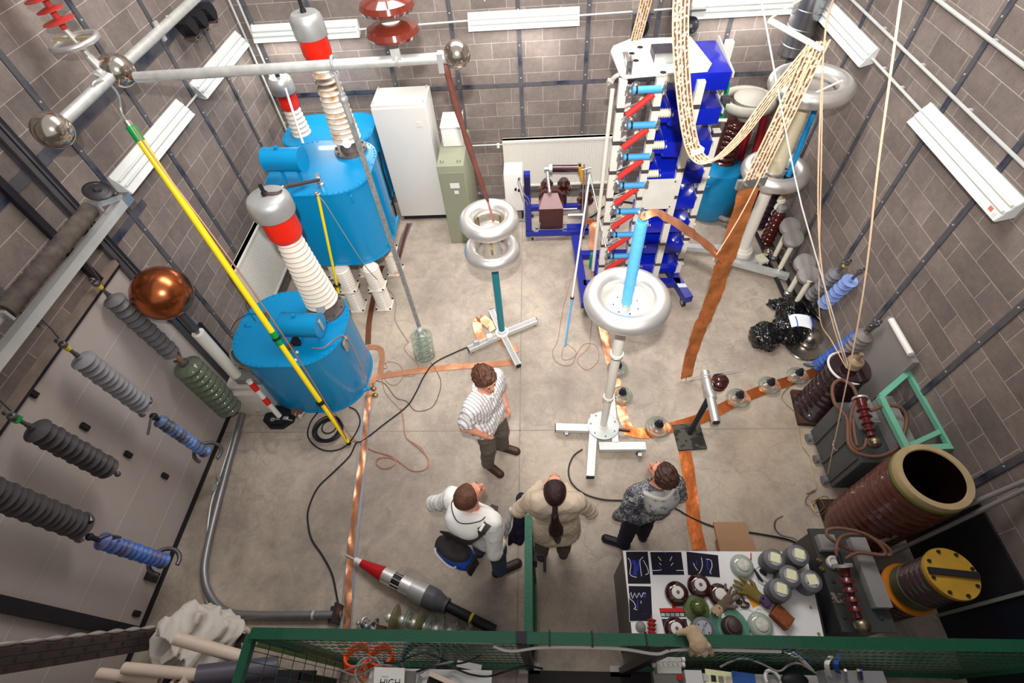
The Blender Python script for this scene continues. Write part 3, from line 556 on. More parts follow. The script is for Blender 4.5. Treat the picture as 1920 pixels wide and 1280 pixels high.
P('box', G().rbox(at(918, 632, .14), (.075, .07, .08), .01, rz=.3), WHT, t); P('box', G().rbox(at(893, 641, .13), (.07, .055, .06), .01, rz=.3), ALUD, t)
# ---- big ring stand
x, y = .70, 2.66; t = T('ring_electrode', 'large shallow aluminium ring dish on a slim cream column, grey wheeled H-shaped base', 'electrode', (x, y, 0))
x, y = .685, 2.65
P('column', G().cyl((x, y, .14), (x, y, .75), .04, n=28).cyl((x, y, .78), (x, y, 1.5), .045, n=28).cyl((x, y, 1.53), (x, y, 2.17), .05, n=28), CREAM, t)
for z, r in ((.765, .052), (1.515, .058), (.15, .05)): P('collar', G().lathe([(r - .008, z - .03), (r, z - .025), (r, z - .003), (r - .006, z), (r + .003, z + .004), (r + .003, z + .016), (r - .008, z + .02)], (x, y, 0), n=28), CREAM, t)
for z, r in ((.745, .055), (1.495, .061)): P('collar_band', G().cyl((x, y, z - .008), (x, y, z + .008), r, n=28), ALU, t)
P('ring', G().tor((x, y, 2.24), .264, .078, n=72, m=26), ALUB, t)
P('dish', G().lathe([(.01, 2.175), (.16, 2.178), (.19, 2.19), (.205, 2.22), (.20, 2.22), (.18, 2.196), (.15, 2.186), (.01, 2.183)], (x, y, 0), n=48), M('dish_satin', 'e3dfd4', .35, .6, .02), t)
g = G()
for k in range(7): a = .4 + k * .9; g.cyl((x + .1 * math.cos(a), y + .1 * math.sin(a), 2.185), (x + .1 * math.cos(a), y + .1 * math.sin(a), 2.190), .006, n=8)
P('screw_hole', g, BLK_, t, split=True)
P('base_disc', G().lathe([(.17, .135), (.175, .14), (.175, .148), (.17, .152), (.05, .153)], (x, y, 0), n=48), M('pale_paint', 'd9dedb', .4), t)
g = G()
for k in range(7): a = .3 + k * .9; g.cyl((x + .14 * math.cos(a), y + .14 * math.sin(a), .15), (x + .14 * math.cos(a), y + .14 * math.sin(a), .16), .01, n=6)
P('bolt', g, steel, t, split=True)
FR = M('frame_aluminium', 'd2d5d3', .45, .4, .06, 8)
z = .10; L0, R0 = at(1042, 795, .13), at(1211, 835, .13); F0 = at(1107, 892, .13); K0 = at(1148, 750, .13)
P('base_rail', G().bar((L0.x, L0.y - .03, z), (.62, L0.y - .05, z), .085, .06), FR, t); P('base_rail', G().bar((.62, R0.y, z), (R0.x, R0.y, z), .09, .06), FR, t)
P('base_rail', G().bar((F0.x, F0.y, z), (.60, 2.80, z), .085, .06), FR, t); P('base_rail', G().bar((K0.x, K0.y + .15, z), (.80, 2.45, z), .07, .06), FR, t)
P('end_cap', G().box((F0.x, F0.y - .004, z), (.087, .008, .062)), BLK_, t); P('end_cap', G().box((L0.x - .004, L0.y - .03, z), (.008, .087, .062)), BLK_, t)
for px, py in ((1062, 812), (1198, 852)): c = at(px, py, .03); stand_caster(t, c.x, c.y - .02, .075, .034, .9)
P('earth_terminal', G().cyl((.86, 2.62, .1), (.98, 2.6, .1), .018), BRN, t)
t = T('resistor_tube', 'light blue wrapped tube standing upright in the big aluminium dish', 'resistor', (.685, 2.65, 2.19)); P('tube', G().lathe([(.012, 2.19), (.012, 2.21), (.044, 2.215), (.046, 2.23), (.042, 2.26), (.043, 3.0), (.04, 3.02)], (.685, 2.65, 0), n=24), M('blue_wrap', '58a8e2', .45, 0, .06, 12, bump=.3, bscale=20), t)
P('terminal', G().lathe([(.03, 2.188), (.036, 2.194), (.036, 2.212), (.012, 2.214)], (.685, 2.65, 0), n=20), ALU, t); P('cap', G().cyl((.685, 2.65, 3.015), (.685, 2.65, 3.05), .03), LBL, t)
# copper ribbons
t = T('copper_strip', 'sagging copper ribbon linking the blue tube top to the hanging copper band', 'strip', (.685, 2.65, 3.06))
pp = [(.66, 2.63, 3.07), (.76, 2.68, 3.06), (.86, 2.74, 2.98), at(1285, 430, 2.75), at(1310, 447, 2.45), (1.60, 3.36, 2.03), (1.70, 3.42, 1.9)]
P('ribbon', G().ribbon(pp, [(-.3, 1, 0)] * 2 + [(-.3, .8, .5)] + [(-.2, .5, .9)] * 4, .075, .003, .012, smooth=6), COP, t); P('clip', G().tor((.69, 2.65, 3.075), .02, .007, (1, 0, 0), 14, 6).sph((.66, 2.66, 3.08), .016), ALU, t)
RY = 3.45; cl = atY(1408, 345, RY); ft = at(1287, 708, .05)
t = T('copper_band', 'wide crumpled copper band hanging from a metal clamp almost to the floor', 'strip', ft)
pp = [cl, cl + (ft - cl) * .15, cl + (ft - cl) * .33, cl + (ft - cl) * .5, cl + (ft - cl) * .68, cl + (ft - cl) * .85, ft]
for p_, q_ in zip(pp[1:6], (.0, .0, .0, -.03, -.03)): p_.x += q_
P('band', G().ribbon(pp, [(1, .1, 0)] * 7, [.165, .165, .165, .16, .155, .145, .14], .003, .03, smooth=8), M('dark_copper', 'dc8850', .33, .65, .3, 6, bump=.7, bscale=14), t)
P('clamp', G().bar(cl + Vector((-.12, -.02, .01)), cl + Vector((.12, .03, .01)), .03, .08), ALU, t)
for sx in (-.06, .05): P('bolt', G().cyl(cl + Vector((sx, -.03, .02)), cl + Vector((sx, -.065, .03)), .012, n=8), ALU, t)
P('tip', G().cyl(ft, ft - Vector((0, 0, .04)), .008), ALU, t)
# woven resistor slings
BEI = M('beige_cord', 'e5c3a0', .7, 0, .08, 30); WEV = M('brown_weave', '6e4e38', .8, 0, c2='d8cabc', mix=(.48, .6), scale=45)
def hang(pts):
    """carry a cord that leaves upward on to the roof"""
    if pts[0].z > 3.6 and pts[0].z >= pts[-1].z and HANG[0]: pts = [Vector((pts[0].x, pts[0].y, 6.8))] + pts
    elif pts[-1].z > 3.85 and HANG[0]: pts = pts + [Vector((pts[-1].x + .1, pts[-1].y, 6.8))]
    return pts
HANG = [True]
def sling(name, lab, pts, side, w, n=5, r=.0075, cat='sling', grp=None, weave=True):
    pts = hang(spline([Vector(p) for p in pts], 8)); sd = Vector(side).normalized(); t = T(name, lab, cat, pts[0], grp)
    for k in range(n):
        o = (k / (n - 1) - .5) * w; P('cord', G().tube([p + sd * o + Vector((0, 0, .006 * noise.noise(p * 4 + sd * k))) for p in pts], r, 6), BEI, t)
    if weave:
        for k in range(n - 1):
            o = ((k + .5) / (n - 1) - .5) * w; P('woven_strip', G().ribbon([p + sd * (o + .004 * noise.noise(p * 25)) for p in pts], sd, w / (n - 1) * .62, .0015), WEV, t)
    return t
S0 = atY(1282, -60, RY); S1 = atY(1276, 60, RY); S2 = atY(1285, 200, RY); S3 = atY(1303, 285, RY); S4 = atY(1335, 302, RY); S5 = atY(1385, 260, RY); S6 = atY(1450, 175, RY); S7 = atY(1524, 84, RY)
t = sling('woven_resistor', 'woven cord band looping down past the tall blue and white generator', [S0, S1, S2, S3, S4, S5, S6, S7], (1, .5, 0), .115, 5, .006); P('clip', G().box(S3 + Vector((.01, .02, .0)), (.11, .06, .035), rz=.45), CREAM, t)
HANG[0] = False
sling('woven_resistor', 'wide woven cord band from the white rod down to the copper band clamp', [S7 + Vector((.03, 0, .02)), S7 + (cl - S7) * .5 + Vector((.02, 0, 0)), cl], (1, .2, 0), .15, 6, .0065)
HANG[0] = True
sling('hoist_cord', 'bundle of cream cords dropping to the white generator top plate', [atY(1225, -60, 5.2), atY(1212, 0, 5.2), atY(1192, 76, 5.3)], (1, .2, 0), .1, 5, .007, 'cord')
t = T('spreader_rod', 'white plastic rod holding up the woven cord bands', 'rod', atY(1440, 36, RY)); P('rod', G().cyl(atY(1443, 38, RY), atY(1540, 92, RY), .017), M('white_plastic', 'f2f1e6', .4), t)
def cord(lab, pts, r=.006, mat=None, sm=6, name='hoist_cord', cat='cord', grp=None):
    pts = [Vector(p) for p in pts]; t = T(name, lab, cat, pts[-1], grp); P('cord', G().tube(hang(spline(pts, sm)) if name == 'hoist_cord' else spline(pts, sm), r, 6), mat or BEI, t); return t
cord('cream cord running up from the end of the white rod', [atY(1445, 34, RY), atY(1500, 0, RY), atY(1560, -30, RY)])
cord('pair of cream cords dropping from the white rod to the brown bushing top', [atY(1572, -20, 3.3), atY(1545, 85, 3.45), atY(1534, 400, 3.3), atY(1550, 560, 3.0), atY(1588, 690, 2.7)])
HANG[0] = False
cord('loose cream cord hanging just behind the white rod end', [atY(1543, 95, 3.5), atY(1540, 300, 3.4), atY(1536, 500, 3.2), atY(1538, 600, 3.1), atY(1560, 640, 3.0), atY(1587, 690, 2.75)], .005)
HANG[0] = True
cord('cream cord hanging free from above down to the brown bushing base', [atY(1692, -20, 2.2), atY(1648, 300, 2.2), atY(1610, 600, 2.2), atY(1552, 888, 2.05)], .0055)
cord('thin white cord slanting across the big rings to the brown bushing', [atY(1424, -20, 3.6), atY(1490, 330, 3.3), atY(1530, 480, 3.1), atY(1590, 685, 2.7)], .0055, WHT, 3)
HANG[0] = False
cord('doubled cord tied from the white rod round the hanging copper band', [atY(1525, 95, RY - .05), atY(1440, 300, RY - .08), atY(1385, 410, RY - .1), atY(1337, 487, RY - .1)], .0055, None, 3)
# ---- impulse generator
GX, GY = 1.2, 5.1; t = T('impulse_generator', 'tall impulse generator with white posts and stacked dark blue capacitor boxes on a wheeled frame', 'machine', (GX, GY, 0))
B = [(.56, 4.42), (.56, 5.7), (1.96, 4.48), (1.96, 5.5)]
P('chassis_beam', G().bar((.60, 4.40, .2), (.54, 5.75, .2), .11, .1), NAVY, t); P('chassis_beam', G().bar((1.96, 4.46, .2), (1.62, 5.75, .2), .11, .1), NAVY, t)
P('chassis_beam', G().lohi((.6, 5.3, .17), (1.75, 5.4, .26)), NAVY, t); P('chassis_beam', G().lohi((.6, 4.72, .17), (1.9, 4.82, .25)), NAVY, t); P('chassis_beam', G().lohi((.75, 4.75, .17), (.83, 5.35, .25)), NAVY, t)
for px, py in ((.62, 4.5), (1.93, 4.52), (.56, 5.6), (1.66, 5.6)): stand_caster(t, px, py, .15, .06, .2)
def gpost(x, y, z0, z1, w=.075, segs=True):
    c = P('post', G().bar((x, y, z0), (x, y, z1), w, w, up=(0, 1, 0)), CREAM, t)
    if segs:
        z = 2.62
        while z > z0 + .1: P('joint', G().box((x, y, z), (w + .006, w + .006, .045)), steel, c); z -= .355
for x, y, z0, z1 in ((.83, 4.87, .25, 2.9), (1.18, 4.87, .25, 2.9), (1.57, 4.87, .25, 2.86), (1.0, 5.45, .25, 2.9), (1.93, 5.40, .25, 2.98), (1.88, 4.95, .25, 2.3)): gpost(x, y, z0, z1)
for k in range(8):
    z = 2.83 - k * .352
    c = P('capacitor_box', G().rbox((1.6, 5.24, z + .0), (.50, .70, .17), .012), NAVC, t)
    if k: P('capacitor_box', G().rbox((1.30, 5.16, z + .0), (.14, .46, .13), .012), NAVC, t)
    P('side_plate', G().bar((1.86, 4.88, z + .06), (1.88, 5.62, z + .09), .012, .05), CREAM, c)
    P('bushing', G().lathe(sheds(0, .17, 7, .036, .046), (1.22, 4.93, z + .09 - .05), (1, 0, 0), 18), IVY, t); P('terminal', G().cyl((1.39, 4.93, z + .04), (1.45, 4.93, z + .04), .012, n=10), BRS, t)
for k in range(7):
    z = 2.83 - k * .356; r = P('resistor', G().cyl((.92, 4.80, z), (1.19, 4.80, z), .034, n=20), LBL, t); P('band', G().cyl((.945, 4.80, z), (.965, 4.80, z), .0355, n=20), BLK_, r)
    for ex_ in (.87, 1.22): P('fitting', G().lathe([(.012, 0), (.024, .02), (.016, .035), (.026, .05), (.016, .07), (.02, .1), (.01, .12)], (ex_, 4.81, z - .06), (0, -.2, 1), 10), ALU, t)
    zt = z - .05; q = P('resistor', G().cyl((.90, 4.83, z - .265), (1.13, 4.83, z - .06), .032, n=20), RSN, t); P('rod', G().cyl((.85, 4.83, z - .31), (.90, 4.83, z - .265), .008, n=8), ALU, q)
    s1 = P('spark_ball', G().sph((.93, 5.0, z - .12), .055, (1, .8, 1), 18, 10), ALU, t); P('rod', G().cyl((.86, 4.95, z - .2), (.93, 5.0, z - .12), .01, n=8), ALU, s1); P('spark_ball', G().sph((1.0, 5.09, z - .1), .045, (1, .8, 1), 18, 10), ALU, t)
    P('cross_strut', G().cyl((.86, 4.95, z - .27), (1.16, 5.0, z - .17), .008, n=8), ALU, t); P('insulator', G().lathe(sheds(0, .1, 4, .02, .03), (1.06, 4.98, z - .27), (0, 0, 1), 12), IVY, t)
for k in range(5): z = 2.62 - k * .71; P('side_resistor', G().bar((1.99, 5.3, z), (1.99, 5.22, z - .34), .04, .03), GRR, t); P('fitting', G().cyl((1.92, 5.22, z - .36), (2.05, 5.2, z - .36), .018, n=10), IVY, t)
pl = [(.76, 5.4), (.80, 5.52), (.99, 5.66), (1.60, 5.64), (1.68, 5.02), (1.62, 4.90), (.84, 4.84), (.80, 4.9)]
P('top_plate', G().prism(pl, 2.92, 2.94), M('plate_white', 'f0efe8', .3, 0, .01), t)
for cx_, cy_ in ((.96, 5.32), (.98, 5.16), (1.06, 5.45), (1.20, 4.89)): P('plate_hole', G().lathe([(.03, 0), (.03, .002), (.001, .003)], (cx_, cy_, 2.94), n=20), BLK_, t)
P('winch', G().box((1.24, 5.2, 2.98), (.2, .26, .07)), M('winch_grey', '3a3640', .5), t); P('winch_bracket', G().lohi((1.14, 5.06, 2.94), (1.34, 5.075, 3.03)), ALU, t)
P('slider_rail', G().lohi((.845, 4.86, 2.94), (.87, 5.0, 3.07)).lohi((.885, 4.86, 2.94), (.90, 5.0, 3.07)).lohi((.845, 4.87, 3.0), (.90, 5.2, 3.01)), ALU, t, split=True)
P('clamp', G().tube([atY(1150, 155, 4.8), atY(1142, 150, 4.82), atY(1140, 158, 4.84), atY(1152, 145, 4.8), atY(1160, 140, 4.8)], .02, 8, smooth=2), M('clear_plastic', 'cfc6bb', .2, trans=.3), t)
P('guide_tube', G().cyl((.735, 4.95, .3), (.735, 4.85, 2.82), .021, n=16), CREAM, t)
P('blank_panel', G().box((1.38, 4.81, 1.62), (.36, .012, .40)), M('panel_cream', 'e6e4da', .4), t)
for sx, sz in ((1.53, 1.79), (1.53, 1.45)): P('screw', G().cyl((sx, 4.804, sz), (sx, 4.798, sz), .01, n=8), steel, t)
for px, py, z0 in ((1108, 500, .25), (1112, 570, .22)): c = at(px, py, z0); P('green_tube', G().cyl(c, (c.x, c.y, z0 + .25), .028, n=18), GRR, t)
t = T('copper_strip', 'crumpled copper strip running from the small navy cart under the generator', 'strip', at(1110, 400, .3))
P('ribbon', G().ribbon([at(1100, 412, .4), at(1112, 422, .3), at(1112, 470, .25), at(1118, 520, .2), at(1128, 600, .1), at(1138, 650, .03), at(1150, 700, .015), at(1162, 740, .012), at(1168, 780, .012), at(1180, 804, .012)], (1, .2, 0), .11, .003, .02, smooth=6), COP, t)
# thin measuring rod
t = T('measuring_rod', 'slim rod, white above and blue below, leaning on a light tripod leg', 'rod', at(1060, 648, .01)); a, b, c = at(1060, 648, .01), None, None
c = Vector((.64, 5.35, 1.55)); b = online(a, c, 1074, 558); P('lower_rod', G().cyl(a, b, .012, n=10), LBL, t); P('upper_rod', G().cyl(b, c, .013, n=10), WHT, t); P('guard', G().cyl(b - Vector((0, 0, .01)), b + Vector((0, 0, .01)), .025, n=14), BLK_, t); P('strut', G().cyl(c, (.84, 4.75, .9), .012, n=10), ALU, t)
P('lead', G().tube([at(1100, 415, .6), at(1078, 500, .2), at(1060, 560, .02), at(1052, 600, .01), at(1045, 640, .01), at(1036, 660, .01), at(1045, 680, .01), at(1070, 684, .01), at(1080, 660, .01), at(1060, 645, .01), at(1054, 672, .01), at(1075, 670, .01), at(1095, 645, .01), at(1118, 648, .01), at(1122, 675, .01), at(1100, 693, .01), at(1082, 675, .01), at(1100, 655, .01), at(1106, 640, .01), at(1112, 560, .01)], .0035, 5, smooth=5), COPW, t)
# ---- navy cart with transformer
t = T('test_cart', 'low navy steel cart on castors carrying brown cast transformer parts', 'cart', (.3, 6.2, 0))
P('mast', G().bar((-.15, 6.0, .12), (-.15, 6.0, 1.17), .09, .09, up=(0, 1, 0)), NAVY, t); P('mast_panel', G().box((-.15, 5.953, .98), (.07, .006, .28)), M('dark_navy', '141433', .5), t)
P('frame_rail', G().lohi((-.2, 5.92, .1), (.76, 5.99, .16)), NAVY, t); P('frame_rail', G().lohi((-.2, 6.5, .12), (.76, 6.58, .2)), NAVY, t); P('frame_rail', G().lohi((-.2, 5.95, .1), (-.12, 6.55, .16)), NAVY, t); P('frame_rail', G().lohi((.68, 5.95, .1), (.76, 6.55, .16)), NAVY, t); P('deck', G().lohi((.38, 5.99, .155), (.68, 6.1, .175)), NAVY, t)
for px, py in ((-.1, 5.95), (.68, 5.95), (-.1, 6.5), (.68, 6.5)): stand_caster(t, px, py, .1, .05, .1)
BRC = M('brown_cast_resin', '4a2622', .4, 0, .06, 5); BX0, BX1 = .01, .37
bx = P('transformer', G().lohi((BX0, 6.02, .16), (BX1, 6.25, .52)).prism([(BX0, .16), (BX1, .16), (BX1, .62), (BX1 - .08, .70), (BX0 + .08, .70), (BX0, .62)], 0, .06, Matrix.Translation((0, 6.28, 0)) @ Matrix.Rotation(math.pi / 2, 4, 'X')), BRC, t)
P('sloped_top', G().add([(BX0, 6.03, .52), (BX1, 6.03, .52), (BX1 - .08, 6.22, .66), (BX0 + .08, 6.22, .66)], [(0, 1, 2, 3)]).add([(BX0, 6.03, .52), (BX0 + .08, 6.22, .66), (BX0, 6.22, .52)], [(0, 1, 2)]), M('brown_top', '8f7070', .45), bx)
P('terminal_rod', G().cyl((.17, 6.2, .70), (.14, 6.45, .86), .022, n=14).sph((.17, 6.2, .70), .032, n=14, m=8), ALU, t); P('foot_bracket', G().lohi((-.05, 6.0, .16), (.01, 6.06, .2)), ALU, t); P('foot_bracket', G().lohi((.37, 6.0, .16), (.43, 6.06, .2)), ALU, t)
P('hv_tube', G().cyl((.20, 6.6, .82), (.62, 6.55, .84), .055, n=24), M('maroon_tube', '3a1520', .15, coat=.8), t); P('end_flange', G().cyl((.17, 6.6, .82), (.22, 6.6, .82), .085, n=24).cyl((.1, 6.6, .82), (.17, 6.6, .82), .03), ALUD, t); P('end_flange', G().cyl((.60, 6.55, .84), (.64, 6.55, .84), .085, n=24), ALUD, t)
for px, py, pz in ((.14, 6.62, .45), (.40, 6.62, .45), (.72, 6.35, .42)): P('disc_insulator', G().lathe([(.06, -.28), (.06, -.04), (.12, -.03), (.13, .0), (.11, .03), (.05, .04), (.045, .08), (.1, .1), (.06, .16)], (px, py, pz), n=28), BRN, t)
P('small_motor', G().cyl((.44, 6.02, .4), (.66, 6.02, .4), .03, n=16), ALU, t); P('yellow_tube', G().cyl((.585, 6.1, 1.18), (.66, 6.15, .86), .032, n=18), M('amber_tube', 'f2ab14', .35), t); P('tube_cap', G().cyl((.58, 6.1, 1.2), (.585, 6.1, 1.175), .022).sph((.665, 6.15, .84), .026, n=12, m=8), BLK_, t, split=True)
for px in (.66, .70, .73): P('upright', G().cyl((px, 6.02, .16), (px - .02, 6.1, 1.2 - (px - .66) * 2), .011, n=8), ALU, t)
P('cross_link', G().cyl((.60, 6.08, 1.12), (.74, 6.1, 1.14), .012, n=8), ALU, t); P('pipe', G().cyl((.1, 6.3, .3), (.6, 6.3, .3), .012), ALUD, t)
P('wiring', G().tube([(-.28, 6.35, .85), (-.2, 5.93, .88), (-.14, 5.92, .8), (-.12, 5.93, .7)], .006, 6, smooth=5), WIRG, t); P('wiring', G().tube([(-.3, 6.35, .8), (-.22, 5.93, .8), (-.17, 5.92, .76), (-.15, 5.93, .68)], .006, 6, smooth=5), WIRG, t)
P('hose', G().tube([(-.1, 5.97, .2), (-.05, 5.93, .19), (.0, 5.96, .2), (.02, 6.0, .3)], .01, 8, smooth=4), OLV, t)
t = T('control_box', 'white wall-high switch box standing beside the navy cart', 'box', (-.37, 6.55, 0)); P('body', G().rbox((-.37, 6.6, .52), (.28, .32, .66), .01), WHT, t)
for px, pz in ((-.28, .78), (-.34, .6), (-.29, .58)): P('plug', G().cyl((px, 6.44, pz), (px, 6.41, pz), .018), BLK_, t)
P('leg', G().lohi((-.5, 6.46, 0), (-.47, 6.74, .2)), BLK_, t); P('leg', G().lohi((-.27, 6.46, 0), (-.24, 6.74, .2)), BLK_, t)
P('cable_loop', G().tube([(-.45, 6.5, .25), (-.4, 6.42, .05), (-.3, 6.4, .03), (-.22, 6.45, .06), (-.28, 6.5, .2), (-.35, 6.45, .04), (-.2, 6.38, .02)], .01, 8, smooth=5), WIRG, t)
cord('dark cables curling over the floor behind the generator', [(.78, 6.3, .1), (.9, 6.45, .05), (1.1, 6.7, .03), (1.4, 6.8, .02), (1.9, 6.6, .02)], .014, WIRB, 5, 'power_cable', 'cable')
cord('second dark cable beside the generator cables', [(.78, 6.25, .05), (.95, 6.35, .03), (1.1, 6.5, .02), (1.3, 6.55, .02), (1.7, 6.4, .02)], .012, WIRB, 5, 'power_cable', 'cable')
# ---- the ring divider
x, y = 2.9, 5.4; t = T('ring_divider', 'two big aluminium rings on stout cream columns with a long grey wheeled base', 'electrode', (x, y, 0))
P('column', G().cyl((x, y, .2), (x, y, 1.38), .075, n=30), CREAM, t); P('column', G().cyl((x, y, 1.46), (x, y, 2.42), .095, n=32), M('ivory_gloss', 'd9cdac', .2, 0, .08, 2, coat=.6), t)
P('base_collar', G().lathe([(.135, .13), (.14, .15), (.135, .2), (.105, .21), (.1, .235), (.078, .24)], (x, y, 0), n=32), CREAM, t); P('base_disc', G().cyl((x, y, .125), (x, y, .14), .19, n=36), ALUD, t)
P('ring', G().tor((x, y, 1.46), .31, .088, n=64, m=22), ALUB, t); P('ring', G().tor((x, y, 2.5), .345, .085, n=64, m=22), ALUB, t)
P('clamp', G().lathe([(.1, 1.37), (.12, 1.38), (.12, 1.4), (.1, 1.42), (.12, 1.45), (.12, 1.47), (.1, 1.48)], (x, y, 0), n=30), ALU, t); P('dish', G().lathe([(.01, 2.43), (.24, 2.44), (.25, 2.46), (.01, 2.455)], (x, y, 0), n=40), M('dish_dull', '9a928c', .45, .5), t)
P('strut', G().bar((x - .3, y, 1.46), (x + .3, y, 1.46), .03, .01), ALU, t); P('strut', G().bar((x - .1, y - .3, 2.56), (x + .28, y - .05, 2.56), .02, .01), WHT, t)
P('side_tube', G().cyl((3.06, 5.36, 1.42), (3.06, 5.42, 2.42), .03, n=18), M('azure_tube', '1390d0', .35), t)
bl = [((2.0, 5.62), (2.62, 5.5)), ((3.42, 4.93), (2.6, 5.32)), ((2.46, 4.78), (2.86, 5.6))]
for (a, b) in bl: P('base_rail', G().bar((a[0], a[1], .1), (b[0], b[1], .1), .09, .07), FR, t)
P('base_rail', G().lohi((2.55, 5.2, .065), (3.1, 5.6, .12)), FR, t); P('end_cap', G().box((2.455, 4.77, .1), (.09, .012, .09), rz=.45), BLK_, t)
for a, b in ((2.48, 4.80), (3.36, 4.97), (2.06, 5.6)): stand_caster(t, a, b, .07, .035, .7)
# ================================================================ side wall equipment
SHG = M('shed_grey', '6d696c', .5, 0, .05, 4); SHD = M('shed_dark', '4b4648', .5, 0, .05, 4); SHB = M('shed_blue', '6d8fd0', .4, 0, c2='4c4f63', mix=(.42, .55), scale=5); SHL = M('shed_light_grey', '8d8b8f', .5, 0, .06, 4)
def composite(lab, px0, px1, X, n, R, mat, head=True, tail=0, name='hanging_insulator', grp=None, ring=None, cat='insulator', Y=None, r_=None, yellow=True):
    """a string of thin sheds between two picture points on the plane x = X"""
    a, b = atX(*px0, X), atX(*px1, X); d = (b - a); L = d.length; d.normalize(); t = T(name, lab, cat, b, grp)
    P('core', G().cyl(a - d * .02, b + d * .02, R * .28, n=14), mat, t); p = L / n
    for i in range(n):
        RR = R * (1 if i % 2 == 0 else .93)
        P('shed', G().lathe([(R * .28, p * .05), (RR * .6, p * .30), (RR, p * .62), (RR, p * .72), (RR * .6, p * .62), (R * .3, p * .55)] if r_ != 'w' else [(R * .2, p * .9), (RR * .4, p * .6), (RR, p * .3), (RR, p * .25), (RR * .5, p * .3), (R * .2, p * .4)], a + d * (i * p), d, 26), mat, t)
    if head:
        P('shank', G().cyl(a - d * .16, a, .014, n=10).cyl(a - d * .05, a, .018, n=10), steel, t); P('eye', G().sph(a - d * .17, .03, n=12, m=8).tor(a - d * .21, .022, .01, (0, 1, 0), 14, 6), steel, t)
        if yellow: P('tag', G().cyl(a - d * .145, a - d * .11, .021, n=12), M('yellow_tag', 'd8c23a', .5), t)
    if tail: P('end_fitting', G().cyl(b, b + d * tail, .014, n=10).sph(b + d * tail, .024, n=12, m=8), steel, t)
    return t, a, b, d
# --- strings hanging in front of the garage door
tA, a, b, d = composite('grey shed insulator ending above the green glass string beside the door edge', (207, 556), (322, 662), -3.74, 12, .088, SHG)
P('arcing_ring', G().tor(b + d * .03, .07, .013, (1, .2, .3), 24, 8, .4, 5.2), steel, tA)
q0, q1 = atX(342, 678, -3.64), atX(428, 762, -3.64)
t = T('hanging_insulator', 'string of olive green glass discs hanging low before the door edge', 'insulator', q1); disc_string(t, q1, q0 - q1, 10, (q0 - q1).length / 10, 1.12, M('smoky_glass', '76806a', .08, 0, 0, trans=.35, ior=1.35, coat=.6), steel)
P('cap_fitting', G().cyl(q0, q0 + (q0 - q1).normalized() * .09, .03, .02, n=14), M('rust_cap', '8a6a4a', .7, 0, .2, 12), t)
tB, a, b, d = composite('light grey shed insulator with a steel arcing ring at its lower end', (150, 670), (272, 762), -3.6, 14, .09, SHL)
P('arcing_ring', G().tor(b, .085, .014, (d.x + .5, d.y + .3, d.z), 28, 8, .3, 5.0), steel, tB)
tB2, a, b, d = composite('blue tinged insulator with a big open steel ring by the door bottom edge', (296, 786), (386, 848), -3.58, 13, .062, SHB, head=False)
P('head', G().sph(a - d * .06, .035, n=12, m=8).cyl(a - d * .09, a, .02, n=10), dark, tB2); P('arcing_horn', G().tube([a - d * .03, atX(283, 785, -3.56), atX(280, 800, -3.55), atX(277, 815, -3.55)], .011, 8, smooth=3), steel, tB2)
P('arcing_ring', G().tor(b + Vector((.02, 0, .0)), .125, .018, (.35, .2, 1), 40, 10, .6, 5.6), steel, tB2)
tC, a, b, d = composite('dark grey free hanging insulator without a ring, green tag on its shank', (62, 802), (205, 880), -3.6, 12, .093, SHD, tail=.1, yellow=False)
P('tag', G().box(a - d * .13, (.03, .05, .03)), GRN, tC)
tD, a, b, d = composite('dark grey insulator lowest on the door, cut by the picture edge, with ring', (-60, 905), (155, 988), -3.6, 17, .1, SHD)
P('arcing_ring', G().tor(b, .1, .016, (d.x + .4, d.y + .3, d.z), 28, 8, .3, 5.0), steel, tD)
tD2, a, b, d = composite('deep blue insulator hanging low on the door with an open ring', (186, 1012), (308, 1052), -3.56, 13, .07, M('shed_deep_blue', '4a74c4', .4, 0, c2='5a5470', mix=(.45, .6), scale=4), head=False)
P('head', G().cyl(a - d * .1, a, .02, n=10).sph(a - d * .1, .03, n=10, m=8), dark, tD2); P('arcing_horn', G().tube([a - d * .03, atX(205, 1003, -3.52), atX(226, 1007, -3.5)], .011, 8), steel, tD2); P('arcing_ring', G().tor(b, .12, .02, (.35, .2, 1), 40, 10, .9, 5.8), steel, tD2)
# --- steel rail and wrapped tube above the door
t = T('support_rail', 'long square steel rail carrying the door-side insulators', 'rail', atX(235, 372, -3.6)); ra, rb = atX(238, 368, -3.6), atX(-60, 735, -3.6); rb.z = ra.z
P('rail', G().bar(ra, rb, .075, .075), FR, t); P('end_plate', G().bar(ra + Vector((0, .004, 0)), ra + Vector((0, -.1, 0)), .082, .082), ALU, t)
for k, (px, py) in enumerate(((190, 530), (115, 640), (20, 770))):
    e = atX(px, py, -3.62); P('tie_wire', G().tube([(-3.6, e.y + .03, ra.z - .03), (-3.61, e.y + .02, e.z + .12), (-3.62, e.y, e.z)], .005, 6), steel, t)
t = T('wrapped_tube', 'thick tube wrapped in grey striped cloth with steel end clamps', 'tube', atX(90, 480, -3.5)); a, b = atX(170, 393, -3.48), atX(12, 588, -3.48); b.z = a.z
P('body', G().tube([a + (b - a) * (k / 40) + Vector((0, 0, .002 * math.sin(k * 1.9))) for k in range(41)], [.062 + .003 * math.sin(k * 2.4) for k in range(41)], 20), M('striped_cloth', '655b50', .8, 0, c2='3a3132', mix=(.3, .75), scale=11), t)
P('clamp', G().box(a + Vector((0, .02, 0)), (.15, .02, .06)).cyl(a, a + Vector((0, .05, 0)), .05), ALUD, t); P('clamp', G().box(b - Vector((0, .03, 0)), (.12, .02, .08)).cyl(b, b - Vector((0, .3, 0)), .03), ALUD, t)
